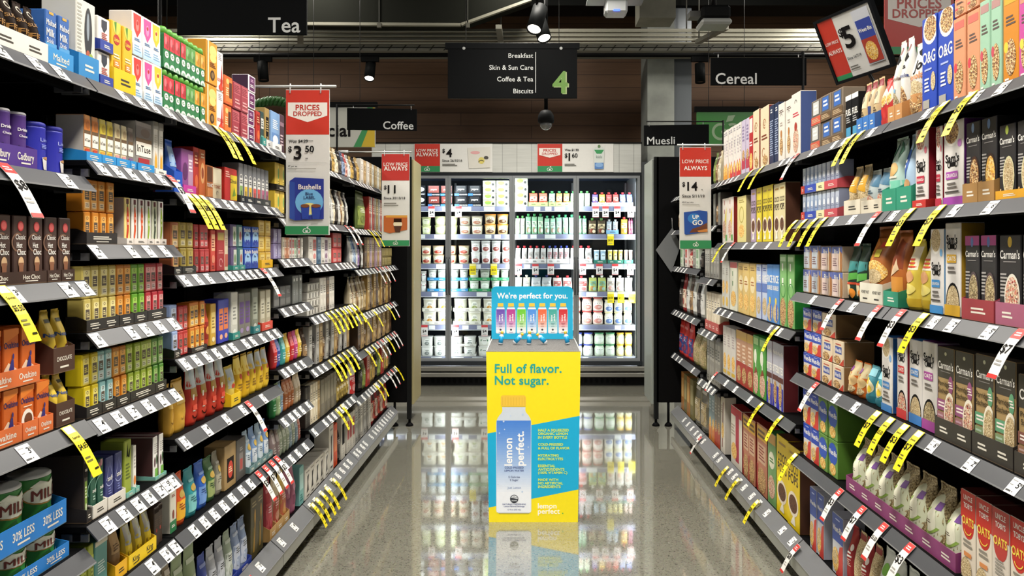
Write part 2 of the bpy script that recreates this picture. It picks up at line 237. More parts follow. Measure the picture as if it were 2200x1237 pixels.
 ('RM0', 4.411, 4.159, 2, 0.17, 0.368, ['sultana'], {}),
 ('RM0', 4.144, 3.957, 1, 0.17, 0.376, ['sultana'], {}),
 ('RM0', 3.948, 3.819, 1, 0.17, 0.376, ['green_loop'], {}),
 ('RM0', 3.81, 3.467, 2, 0.17, 0.394, ['coco_yel'], {}),
 ('RS1', 5.008, 4.814, 3, 1.655, 0.217, ['box_grey', 'bag_brown', 'box_grey'], {}),
 ('RS2', 5.245, 4.853, 5, 1.302, 0.211, ['stick_grey'], {}),
 ('RS3', 5.197, 4.814, 5, 0.948, 0.26, ['stick_cream'], {'tray': ('#b4453c', 0.25)}),
 ('RS4', 5.19, 4.814, 5, 0.593, 0.31, ['stick_grey'], {}),
 ('RS0', 5.246, 4.926, 4, 0.17, 0.349, ['sky_cereal', 'sky_cereal', 'coral_cereal', 'coral_cereal'], {}),
 ('RU1', 6.226, 5.881, 4, 1.655, 0.23, ['bag_brown', 'bag_kraft'], {}),
 ('RU2', 6.116, 5.334, 8, 1.355, 0.158, ['stick_mint', 'bag_black', 'stick_redw', 'bag_crimson', 'bag_crimson', 'stick_grey'], {}),
 ('RU3', 6.198, 5.294, 7, 0.997, 0.304, ['bag_black', 'bag_crimson', 'bag_silver', 'bag_brown', 'bag_silver', 'bag_black', 'bag_silver'], {}),
 ('RU4', 6.226, 5.696, 3, 0.635, 0.289, ['bag_redblue'], {}),
 ('RU4', 5.705, 5.294, 2, 0.635, 0.262, ['pasta_clear'], {}),
 ('RU0', 6.226, 5.77, 4, 0.17, 0.312, ['box_amber', 'box_olive'], {}),
 ('RU0', 5.761, 5.364, 2, 0.17, 0.347, ['bag_clear'], {}),
]
CHILL=[
 (1, -1.319, -1.194, 1, 1.975, 0.119, ['skyr'], 2, ''),
 (1, -1.174, -0.885, 2, 1.975, 0.119, ['skyr_r'], 2, ''),
 (1, -0.872, -0.564, 2, 1.975, 0.119, ['skyr_w'], 2, ''),
 (1, -0.551, -0.253, 2, 1.975, 0.073, ['dip_box'], 4, ''),
 (1, -0.187, -0.039, 1, 1.975, 0.08, ['dip_box'], 4, ''),
 (1, -0.036, 0.185, 2, 1.975, 0.175, ['spout_red'], 1, '#b9d68a'),
 (1, 0.19, 0.515, 4, 1.975, 0.173, ['spout_green', 'spout_orange', 'spout_orange', 'spout_green'], 1, '#b9d68a'),
 (1, 0.529, 0.662, 2, 1.975, 0.175, ['spout_white'], 1, ''),
 (1, 0.679, 1.145, 6, 1.975, 0.16, ['spout_purple', 'spout_yellow', 'spout_dark', 'spout_red2', 'spout_blue', 'spout_blue'], 1, '#efe9e6'),
 (2, -1.358, -1.135, 2, 1.663, 0.098, ['tub_lime'], 2, ''),
 (2, -1.109, -0.833, 2, 1.663, 0.101, ['tub_lime'], 2, ''),
 (2, -0.826, -0.547, 2, 1.663, 0.104, ['tub_cream'], 2, ''),
 (2, -0.538, -0.258, 2, 1.663, 0.114, ['tub_orange'], 2, ''),
 (2, -0.187, -0.075, 2, 1.663, 0.209, ['spout_white'], 1, ''),
 (2, -0.071, 0.135, 3, 1.663, 0.232, ['spout_green'], 1, ''),
 (2, 0.141, 0.273, 2, 1.663, 0.209, ['spout_mint'], 1, ''),
 (2, 0.276, 0.489, 3, 1.663, 0.222, ['spout_mint'], 1, ''),
 (2, 0.515, 0.627, 2, 1.663, 0.209, ['spout_green'], 1, ''),
 (2, 0.636, 0.837, 2, 1.663, 0.182, ['spout_leaf'], 1, ''),
 (2, 0.841, 0.981, 2, 1.663, 0.167, ['spout_sky'], 1, '#7fb2d8'),
 (2, 1.004, 1.086, 1, 1.663, 0.196, ['spout_yellow'], 1, ''),
 (2, 1.093, 1.145, 2, 1.663, 0.18, ['spout_pink'], 1, ''),
 (3, -1.371, -1.135, 2, 1.331, 0.103, ['tub_red'], 2, ''),
 (3, -1.128, -0.846, 2, 1.331, 0.103, ['tub_red'], 2, ''),
 (3, -0.833, -0.699, 1, 1.331, 0.103, ['tub_red'], 2, ''),
 (3, -0.691, -0.229, 4, 1.331, 0.13, ['cup_white'], 2, ''),
 (3, -0.187, 0.168, 5, 1.331, 0.203, ['spout_redcap'], 1, '#e9e6e4'),
 (3, 0.171, 0.43, 4, 1.331, 0.203, ['spout_bluecap'], 1, '#e9e6e4'),
 (3, 0.434, 0.686, 3, 1.331, 0.203, ['spout_redcap'], 1, '#e9e6e4'),
 (3, 0.699, 0.844, 2, 1.331, 0.154, ['cup_blue'], 1, '#2f7d6c'),
 (3, 0.857, 1.034, 3, 1.331, 0.154, ['cup_yellow'], 1, '#2f7d6c'),
 (3, 1.04, 1.145, 2, 1.331, 0.154, ['cup_pink'], 1, '#2f7d6c'),
 (4, -1.251, -1.188, 1, 1.016, 0.116, ['cup_redband'], 2, ''),
 (4, -1.175, -0.966, 2, 1.016, 0.124, ['cup_green'], 2, '#2f86bd'),
 (4, -0.925, -0.714, 2, 1.016, 0.124, ['cup_green'], 2, '#2f86bd'),
 (4, -0.709, -0.468, 2, 1.016, 0.124, ['cup_mint'], 2, '#2f9a62'),
 (4, -0.46, -0.254, 2, 1.016, 0.124, ['cup_mint'], 2, '#2f9a62'),
 (4, -0.191, -0.013, 2, 1.016, 0.188, ['spout_cream'], 1, ''),
 (4, -0.01, 0.232, 2, 1.016, 0.188, ['spout_navy'], 1, ''),
 (4, 0.234, 0.463, 2, 1.016, 0.182, ['spout_crim'], 1, ''),
 (4, 0.488, 0.641, 1, 1.016, 0.176, ['spout_crim'], 1, ''),
 (4, 0.643, 0.844, 2, 1.016, 0.184, ['spout_olive'], 1, ''),
 (4, 0.849, 1.145, 3, 1.016, 0.182, ['spout_white2'], 1, ''),
 (5, -1.232, -0.912, 2, 0.644, 0.147, ['square_tub'], 2, '#e8e6da'),
 (5, -0.883, -0.565, 2, 0.644, 0.147, ['square_tub2'], 2, '#e8e6da'),
 (5, -0.553, -0.254, 2, 0.644, 0.147, ['square_tub'], 2, '#e8e6da'),
 (5, -0.185, 0.427, 5, 0.644, 0.153, ['jar_red'], 2, ''),
 (5, 0.437, 0.816, 3, 0.644, 0.153, ['jar_red'], 2, ''),
 (5, 0.821, 1.145, 3, 0.644, 0.14, ['jar_yellow'], 2, ''),
 (6, -1.251, -0.968, 2, 0.288, 0.111, ['butter_tub'], 2, ''),
 (6, -0.927, -0.623, 2, 0.288, 0.111, ['butter_tub'], 2, '#d9d9d2'),
 (6, -0.61, -0.305, 2, 0.288, 0.111, ['butter_green'], 2, ''),
 (6, -0.185, 0.453, 5, 0.288, 0.131, ['jar_blue'], 2, ''),
 (6, 0.463, 0.702, 2, 0.288, 0.131, ['jar_blue'], 2, ''),
 (6, 0.707, 0.951, 2, 0.288, 0.131, ['jar_green'], 2, ''),
 (6, 0.956, 1.145, 2, 0.288, 0.131, ['jar_teal'], 2, ''),
]
FLAGS=[('LT', [2.678, 2.733, 2.859], 'y'), ('LA1', [1.605], 'w'), ('LA2', [1.597], 'y'), ('LA3', [1.826], 'y'), ('LB1', [2.341], 'w'), ('LC1', [2.47, 2.52, 2.574], 'y'), ('LC2', [3.148], 'w'), ('LC4', [2.98], 'w'), ('LC5', [3.09, 3.172, 3.247, 3.314], 'w'), ('LE1', [4.562, 4.695], 'w'), ('LF1', [5.21, 5.384, 5.57], 'y'), ('LF2', [5.452, 5.628, 5.821], 'w'), ('LE3', [4.141, 4.236, 4.336, 4.44, 4.55, 4.665, 4.786], 'y'), ('LF3', [4.989, 5.339, 5.821], 'y'), ('LF3', [6.01], 'w'), ('LE4', [4.19, 4.287, 4.389, 4.496, 4.608], 'y'), ('LF4', [5.107, 5.317, 5.821], 'y'), ('LF4', [5.498, 5.643, 6.01, 6.165], 'w'), ('LE5', [4.342, 4.455], 'y'), ('LF5', [5.406, 5.546, 6.212], 'y'), ('LF5', [5.873, 6.038], 'w'), ('LC0', [3.006], 'w'), ('LD0', [3.865, 3.945], 'y'), ('LE0', [4.042, 4.129, 4.283], 'y'), ('RT', [2.755, 2.68, 2.141, 2.009], 'y'), ('RT', [4.013, 3.83], 'y'), ('RT', [3.329], 'w'), ('RB1', [3.351, 3.234, 3.114, 3.013], 'y'), ('RB1', [2.553], 'w'), ('RB1', [2.328, 2.16], 'y'), ('RB2', [2.862, 2.547, 2.384, 1.806], 'w'), ('RB2', [2.251], 'y'), ('RB3', [3.103], 'w'), ('RB3', [2.556, 2.46, 2.367, 2.279], 'y'), ('RB4', [2.861, 2.667, 2.503, 2.331], 'w'), ('RB4', [3.355], 'y'), ('RM1', [4.592], 'y'), ('RM1', [4.377], 'w'), ('RM2', [3.596], 'y'), ('RM3', [3.841, 3.545], 'y'), ('RM3', [4.78], 'w'), ('RM0', [4.521, 4.283, 3.915], 'y'), ('RM0', [5.231], 'w'), ('RB0', [3.323], 'w')]
CHILL_FLAGS=[(1, [-1.122, -0.82], 'w'), (1, [0.719, 0.83, 0.962, 1.113], 'w'), (2, [0.886], 'y'), (3, [-0.66, -0.423], 'y'), (3, [-0.148, 0.043, 0.216, 0.574], 'w'), (3, [0.762, 0.938, 1.109], 'w'), (5, [-1.201, -0.854, -0.527], 'w'), (4, [0.888, 1.003, 1.126], 'y')]
TICKETS={'LA1': [1.812], 'LA2': [1.625, 1.816, 1.884], 'LA3': [1.667], 'LA4': [], 'LB1': [1.961, 2.032, 2.105, 2.187, 2.276], 'LB2': [1.937, 2.105, 2.2, 2.294], 'LB3': [1.94, 2.105, 2.182, 2.266, 2.352], 'LB4': [1.957, 2.039, 2.112, 2.195, 2.28, 2.362], 'LB5': [1.917, 1.986, 2.067, 2.14, 2.201, 2.266, 2.311, 2.348], 'LB6': [2.219, 2.304, 2.361, 2.411], 'LC2': [2.43, 2.523, 2.608, 2.748, 2.808, 2.871, 2.944, 3.013, 3.086, 3.17, 3.251], 'LC3': [2.43, 2.511, 2.595, 2.674, 2.76, 2.823, 2.944, 3.02, 3.131, 3.221, 3.301], 'LC4': [2.43, 2.595, 2.76, 2.917, 3.139], 'LC5': [2.496, 2.575, 2.653, 2.736, 2.817, 2.911, 2.995], 'LC0': [3.144, 3.351, 3.487], 'RB1': [2.909, 2.745, 2.431, 2.077, 1.917], 'RB2': [3.126, 2.738, 2.186, 2.092, 1.924], 'RB3': [2.887, 2.716, 2.19, 2.003, 1.819], 'RB4': [], 'RB0': [3.7], 'RM1': [4.126, 3.956, 3.714], 'RM3': [4.516, 4.313, 4.027]}
CHILL_SHELF_Z={1: 1.945, 2: 1.633, 3: 1.3, 4: 0.986, 5: 0.614, 6: 0.258}

SIDE_L, SIDE_R = 1.117, 1.168
# ------------------------------------------------------------------ materials
def lin(h):
    h = FLAT.get(h, h).lstrip('#'); f = lambda c: c/12.92 if c <= .04045 else ((c+.055)/1.055)**2.4
    return tuple(f(int(h[i:i+2], 16)/255) for i in (0, 2, 4)) + (1,)
MATS = {}
FLAT = {}
def nt(name):
    m = bpy.data.materials.new(name); m.use_nodes = True; t = m.node_tree; return m, t, t.nodes['Principled BSDF']
def node(t, k, **kw):
    n = t.nodes.new(k)
    for a, v in kw.items(): setattr(n, a, v)
    return n
def speckle(name, cols, scale, rough=.5, kind='VORONOI', stretch=(1, 1, 1), bump=0):
    m, t, b = nt(name); tc = node(t, 'ShaderNodeTexCoord'); mp = node(t, 'ShaderNodeMapping'); mp.inputs['Scale'].default_value = stretch
    t.links.new(tc.outputs['Object'], mp.inputs[0])
    if kind == 'VORONOI':
        v = node(t, 'ShaderNodeTexVoronoi'); v.inputs['Scale'].default_value = scale; s = node(t, 'ShaderNodeSeparateColor'); t.links.new(v.outputs['Color'], s.inputs[0]); src = s.outputs[0]; bs = v.outputs['Distance']
    else:
        v = node(t, 'ShaderNodeTexNoise'); v.inputs['Scale'].default_value = scale; v.inputs['Detail'].default_value = 6; src = v.outputs['Fac']; bs = src
    t.links.new(mp.outputs[0], v.inputs['Vector'])
    r = node(t, 'ShaderNodeValToRGB'); e = r.color_ramp.elements
    lo, hi = (0, 1) if kind == 'VORONOI' else (.3, .7)
    e[0].position = lo; e[0].color = lin(cols[0]); e[1].position = hi; e[1].color = lin(cols[-1])
    for i, c in enumerate(cols[1:-1]):
        x = e.new(lo+(hi-lo)*(i+1)/(len(cols)-1)); x.color = lin(c)
    t.links.new(src, r.inputs[0]); t.links.new(r.outputs[0], b.inputs['Base Color']); b.inputs['Roughness'].default_value = rough
    if bump:
        bp = node(t, 'ShaderNodeBump'); bp.inputs['Strength'].default_value = bump; bp.inputs['Distance'].default_value = .003
        t.links.new(bs, bp.inputs['Height']); t.links.new(bp.outputs[0], b.inputs['Normal'])
    return m
NAMED = {
 'granola': lambda: speckle('granola', ['#4a2c16', '#8a5a2c', '#c99a58', '#e8cf9a', '#7a3a22'], 290, bump=.4),
 'oats': lambda: speckle('oats', ['#a58a5c', '#c9b083', '#e2d0a8', '#8d7448'], 320, bump=.4),
 'muesli': lambda: speckle('muesli', ['#6d5a38', '#a8946a', '#cbbb92', '#5a4630'], 260, bump=.4),
 'berry': lambda: speckle('berry', ['#8a1e22', '#d9c8a0', '#c23a35', '#f0e4cc', '#5a1418'], 270),
 'cornmix': lambda: speckle('cornmix', ['#c98a2a', '#e8b84e', '#f4dc9a', '#a8641c'], 240),
 'chocflake': lambda: speckle('chocflake', ['#2e1a10', '#5a341e', '#7d4d2e', '#3c2416'], 280),
 'silver': lambda: foil('silver', '#b9bbb8'), 'gold': lambda: foil('gold', '#b8985a'), 'darkfoil': lambda: foil('darkfoil', '#2b2a2c'),
}
def foil(name, c):
    m = speckle(name, [c, c], 30, .28, 'NOISE', bump=.3); b = m.node_tree.nodes['Principled BSDF']; b.inputs['Metallic'].default_value = .55; return m
def M(k, rough=.42, metal=0.0, emit=0.0):
    key = (k, rough, metal, emit)
    if key in MATS: return MATS[key]
    if k in NAMED: m = NAMED[k]()
    else:
        m, t, b = nt('paint_'+k.lstrip('#')); c = lin(k)
        tc = node(t, 'ShaderNodeTexCoord'); n = node(t, 'ShaderNodeTexNoise'); n.inputs['Scale'].default_value = 45; n.inputs['Detail'].default_value = 3
        mx = node(t, 'ShaderNodeMix', data_type='RGBA'); mx.inputs['A'].default_value = c; mx.inputs['B'].default_value = tuple(x*.93 for x in c[:3])+(1,)
        t.links.new(tc.outputs['Object'], n.inputs['Vector']); t.links.new(n.outputs['Fac'], mx.inputs['Factor']); t.links.new(mx.outputs['Result'], b.inputs['Base Color'])
        b.inputs['Roughness'].default_value = rough; b.inputs['Metallic'].default_value = metal
        if sum(c[:3]) < .06: b.inputs['Specular IOR Level'].default_value = .05; b.inputs['Roughness'].default_value = max(rough, .55)
        if emit: b.inputs['Emission Color'].default_value = c; b.inputs['Emission Strength'].default_value = emit
    MATS[key] = m; return m
def glass_mat():
    m = bpy.data.materials.new('door_glass'); m.use_nodes = True; t = m.node_tree; t.nodes.clear()
    o = node(t, 'ShaderNodeOutputMaterial'); tr = node(t, 'ShaderNodeBsdfTransparent'); gl = node(t, 'ShaderNodeBsdfGlossy'); gl.inputs['Roughness'].default_value = .02
    fr = node(t, 'ShaderNodeFresnel'); fr.inputs['IOR'].default_value = 1.35; mx = node(t, 'ShaderNodeMixShader'); tr.inputs[0].default_value = (.95, .98, .97, 1)
    t.links.new(fr.outputs[0], mx.inputs[0]); t.links.new(tr.outputs[0], mx.inputs[1]); t.links.new(gl.outputs[0], mx.inputs[2]); t.links.new(mx.outputs[0], o.inputs[0]); return m
def film_mat():
    m = bpy.data.materials.new('clear_film'); m.use_nodes = True; t = m.node_tree; t.nodes.clear()
    o = node(t, 'ShaderNodeOutputMaterial'); tr = node(t, 'ShaderNodeBsdfTransparent'); gl = node(t, 'ShaderNodeBsdfGlossy'); gl.inputs['Roughness'].default_value = .15
    df = node(t, 'ShaderNodeBsdfDiffuse'); df.inputs[0].default_value = (.6, .58, .5, 1); m1 = node(t, 'ShaderNodeMixShader'); m1.inputs[0].default_value = .25; m2 = node(t, 'ShaderNodeMixShader'); m2.inputs[0].default_value = .15
    t.links.new(tr.outputs[0], m1.inputs[1]); t.links.new(df.outputs[0], m1.inputs[2]); t.links.new(m1.outputs[0], m2.inputs[1]); t.links.new(gl.outputs[0], m2.inputs[2]); t.links.new(m2.outputs[0], o.inputs[0]); return m
NAMED['film'] = film_mat
GLASS = glass_mat()
# ------------------------------------------------------------------ mesh builder
class MB:
    def __init__(s): s.v = []; s.f = []; s.m = []; s.mats = []; s.sm = []
    def mi(s, k):
        m = M(k) if isinstance(k, str) else k
        if m not in s.mats: s.mats.append(m)
        return s.mats.index(m)
    def add(s, vs, fs, k, smooth=False):
        b = len(s.v); s.v += [tuple(p) for p in vs]; i = s.mi(k)
        for f in fs: s.f.append([b+j for j in f]); s.m.append(i); s.sm.append(smooth)
        return s
    def box(s, x0, x1, y0, y1, z0, z1, k, ks=None, kt=None, bev=0):
        if x0 > x1: x0, x1 = x1, x0
        if y0 > y1: y0, y1 = y1, y0
        if bev:
            b = bev; vs = []
            for x, dx in ((x0, b), (x1, -b)):
                for y, dy in ((y0, b), (y1, -b)):
                    for z, dz in ((z0, b), (z1, -b)): vs += [(x, y+dy, z+dz), (x+dx, y, z+dz), (x+dx, y+dy, z)]
            I = lambda i, j, l, a: (i*4+j*2+l)*3+a
            side = [[I(i, 0, 0, 0), I(i, 1, 0, 0), I(i, 1, 1, 0), I(i, 0, 1, 0)][::(-1 if i == 0 else 1)] for i in (0, 1)]
            fr = [[I(0, j, 0, 1), I(1, j, 0, 1), I(1, j, 1, 1), I(0, j, 1, 1)][::(1 if j == 0 else -1)] for j in (0, 1)]
            tp = [[I(0, 0, l, 2), I(1, 0, l, 2), I(1, 1, l, 2), I(0, 1, l, 2)][::(-1 if l == 0 else 1)] for l in (0, 1)]
            ed = []
            for i in (0, 1):
                for j in (0, 1): ed.append([I(i, j, 0, 0), I(i, j, 0, 1), I(i, j, 1, 1), I(i, j, 1, 0)][::(1 if i == j else -1)])
                for l in (0, 1): ed.append([I(i, 0, l, 0), I(i, 0, l, 2), I(i, 1, l, 2), I(i, 1, l, 0)][::(1 if i != l else -1)])
            for j in (0, 1):
                for l in (0, 1): ed.append([I(0, j, l, 1), I(0, j, l, 2), I(1, j, l, 2), I(1, j, l, 1)][::(1 if j == l else -1)])
            for i in (0, 1):
                for j in (0, 1):
                    for l in (0, 1): ed.append([I(i, j, l, 0), I(i, j, l, 1), I(i, j, l, 2)][::(-1 if (i+j+l) % 2 == 0 else 1)])
            base = len(s.v); s.v += vs
            for fs, kk in ((side, ks or k), (fr, k), (tp, kt or ks or k), (ed, k)):
                q = s.mi(kk)
                for f in fs: s.f.append([base+a for a in f]); s.m.append(q); s.sm.append(False)
            return s
        vs = [(x, y, z) for x in (x0, x1) for y in (y0, y1) for z in (z0, z1)]
        s.add(vs, [(0, 1, 3, 2), (4, 6, 7, 5)], ks or k); b = len(s.v)-8
        for f, kk in (((0, 4, 5, 1), k), ((2, 3, 7, 6), k), ((1, 5, 7, 3), kt or ks or k), ((0, 2, 6, 4), ks or k)):
            s.f.append([b+j for j in f]); s.m.append(s.mi(kk)); s.sm.append(False)
        return s
    def prism(s, pts, axis, a, b, k):
        n = len(pts); put = {'x': lambda p, t: (t, p[0], p[1]), 'y': lambda p, t: (p[0], t, p[1]), 'z': lambda p, t: (p[0], p[1], t)}[axis]
        vs = [put(p, a) for p in pts]+[put(p, b) for p in pts]
        return s.add(vs, [tuple(range(n))[::-1], tuple(range(n, 2*n))]+[(i, (i+1) % n, n+(i+1) % n, n+i) for i in range(n)], k)
    def lathe(s, prof, k, n=20, c=(0, 0), ks=None, sq=0):
        vs = []
        for r, z in prof:
            for i in range(n):
                a = 2*math.pi*i/n; ca, sa = math.cos(a), math.sin(a)
                q = 1.0 if not sq else 1/(abs(ca)**sq+abs(sa)**sq)**(1/sq)
                vs.append((c[0]+r*q*ca, c[1]+r*q*sa, z))
        m = len(prof); b = len(s.v); s.v += vs
        for j in range(m-1):
            q = s.mi(ks[j] if ks else k)
            for i in range(n):
                s.f.append([b+j*n+i, b+j*n+(i+1) % n, b+(j+1)*n+(i+1) % n, b+(j+1)*n+i]); s.m.append(q); s.sm.append(True)
        s.f.append([b+i for i in range(n)][::-1]); s.m.append(s.mi(ks[0] if ks else k)); s.sm.append(False)
        s.f.append([b+(m-1)*n+i for i in range(n)]); s.m.append(s.mi(ks[-1] if ks else k)); s.sm.append(False)
        return s
    def tube(s, pts, r, k, n=8):
        P = [Vector(p) for p in pts]; rings = []
        for i, p in enumerate(P):
            d = (P[min(i+1, len(P)-1)]-P[max(i-1, 0)]).normalized(); u = d.orthogonal().normalized() if abs(d.z) > .9 else d.cross(Vector((0, 0, 1))).normalized(); w = d.cross(u)
            rings.append([p+(u*math.cos(2*math.pi*j/n)+w*math.sin(2*math.pi*j/n))*r for j in range(n)])
        vs = [q for R_ in rings for q in R_]; m = len(P)
        fs = [(i*n+j, i*n+(j+1) % n, (i+1)*n+(j+1) % n, (i+1)*n+j) for i in range(m-1) for j in range(n)]+[tuple(range(n))[::-1], tuple(range((m-1)*n, m*n))]
        return s.add(vs, fs, k, True)
    def build(s, name, parent=None, loc=None):
        me = bpy.data.meshes.new(name); me.from_pydata(s.v, [], s.f)
        for m in s.mats: me.materials.append(m)
        me.polygons.foreach_set('material_index', s.m); me.polygons.foreach_set('use_smooth', s.sm); me.update()
        bm = bmesh.new(); bm.from_mesh(me); bmesh.ops.recalc_face_normals(bm, faces=bm.faces); bm.to_mesh(me); bm.free()
        o = bpy.data.objects.new(name, me); COL.objects.link(o); o.parent = parent
        if loc is not None: o.location = loc
        return o
def tag(o, label, cat, group=None):
    o['label'] = label; o['category'] = cat
    if group: o['group'] = group
    return o
def thing(name, label, cat, loc=(0, 0, 0), rz=0, group=None):
    o = bpy.data.objects.new(name, None); COL.objects.link(o); o.location = loc; o.rotation_euler = (0, 0, rz); o.empty_display_size = .05
    return tag(o, label, cat, group)
def struct(o): o['kind'] = 'structure'; return o
def copy_tree(o, parent=None):
    c = o.copy(); COL.objects.link(c); c.parent = parent
    for ch in KIDS.get(o.name, ()): copy_tree(ch, c)
    return c
KIDS = {}
# ------------------------------------------------------------------ printed artwork, laid on a surface map(u, v, lift)
TXT = {}
def text_geo(s, bold, cut=False):
    k = (s, bold, cut)
    if k not in TXT:
        c = bpy.data.curves.new('t', 'FONT'); c.body = s; c.resolution_u = 3; ob = min(bold, .03)*.8; fat = 'M' in s and ob > 0   # the font's M breaks when its outline is offset
        c.offset = 0 if fat else ob; c.space_character = 1+bold*1.2; o = bpy.data.objects.new('t', c)
        m = bpy.data.meshes.new_from_object(o)
        if fat:
            bm = bmesh.new()
            for i, (dx, dy) in enumerate(((ob, 0), (-ob, 0), (0, ob*.8), (0, -ob*.8))):
                n0 = len(bm.verts); bm.from_mesh(m); bm.verts.ensure_lookup_table()
                for v in bm.verts[n0:]: v.co.x += dx; v.co.y += dy; v.co.z = .00004*i   # a hair apart, so that the strokes do not shade one another
            bm.to_mesh(m); bm.free()
        if cut:
            bm = bmesh.new(); bm.from_mesh(m); x0 = min(v.co.x for v in bm.verts); x1 = max(v.co.x for v in bm.verts)
            for ax, lo, hi, st in ((0, x0, x1, .16), (1, -.2, .8, .2)):
                q = lo+st
                while q < hi:
                    bmesh.ops.bisect_plane(bm, geom=bm.verts[:]+bm.edges[:]+bm.faces[:], plane_co=(q, 0, 0) if ax == 0 else (0, q, 0), plane_no=(1, 0, 0) if ax == 0 else (0, 1, 0)); q += st
            bm.to_mesh(m); bm.free()
        TXT[k] = ([tuple(v.co) for v in m.vertices], [tuple(p.vertices) for p in m.polygons])
        bpy.data.objects.remove(o); bpy.data.curves.remove(c); bpy.data.meshes.remove(m)
    return TXT[k]
CAPH = max(v[1] for v in text_geo('H', 0)[0])
FLAT = {'silver': '#b9bbb8', 'gold': '#b8985a', 'oats': '#c9b083', 'film': '#a8a090', 'muesli': '#a8946a', 'granola': '#8a5a2c', 'berry': '#b8544a', 'cornmix': '#e0b050', 'chocflake': '#5a341e'}
def lerp(a, b, t):
    a, b = FLAT.get(a, a), FLAT.get(b, b); a = a.lstrip('#'); b = b.lstrip('#'); return '#'+''.join('%02x' % round(int(a[i:i+2], 16)*(1-t)+int(b[i:i+2], 16)*t) for i in (0, 2, 4))
def R(u0, v0, u1, v1, c): return ('r', u0, v0, u1, v1, c)
def E(cu, cv, ru, rv, c): return ('e', cu, cv, ru, rv, c)
FAKE = {'BLEND', 'BIO', 'swirl', 'nut', 'bran', 'GRAIN', 'chai', 'crunchy', 'Bliss', 'LEAF', 'Ceylon', 'Ruby', 'Berry', 'oats', 'loop', 'OATS_', 'Crunch', 'gg', 'TEA', 'fit', 'herbal', 'Malted_', 'BRAN', 'infuse', 'citrus', 'Organic', 'L', 'fu'}
def T(s, cu, cv, h, c='#ffffff', w=.9, al='c', rot=0, bold=.02):
    if s in FAKE: return LN(cu-(h*.5 if rot else w*.42), cv-(w*.4 if rot else h*.5), cu+(h*.5 if rot else w*.42), cv+(w*.4 if rot else h*.5), 2, c)
    return ('t', s, cu, cv, h, c, w, al, rot, bold)
def P(pts, c): return ('p', pts, c)
def LN(u0, v0, u1, v1, n, c): return ('l', u0, v0, u1, v1, n, c)
def G(u0, v0, u1, v1, ct, cb, n=10): return ('g', u0, v0, u1, v1, ct, cb, n)
def N(cu, cv, r0, r1, a0, a1, c): return ('n', cu, cv, r0, r1, a0, a1, c)
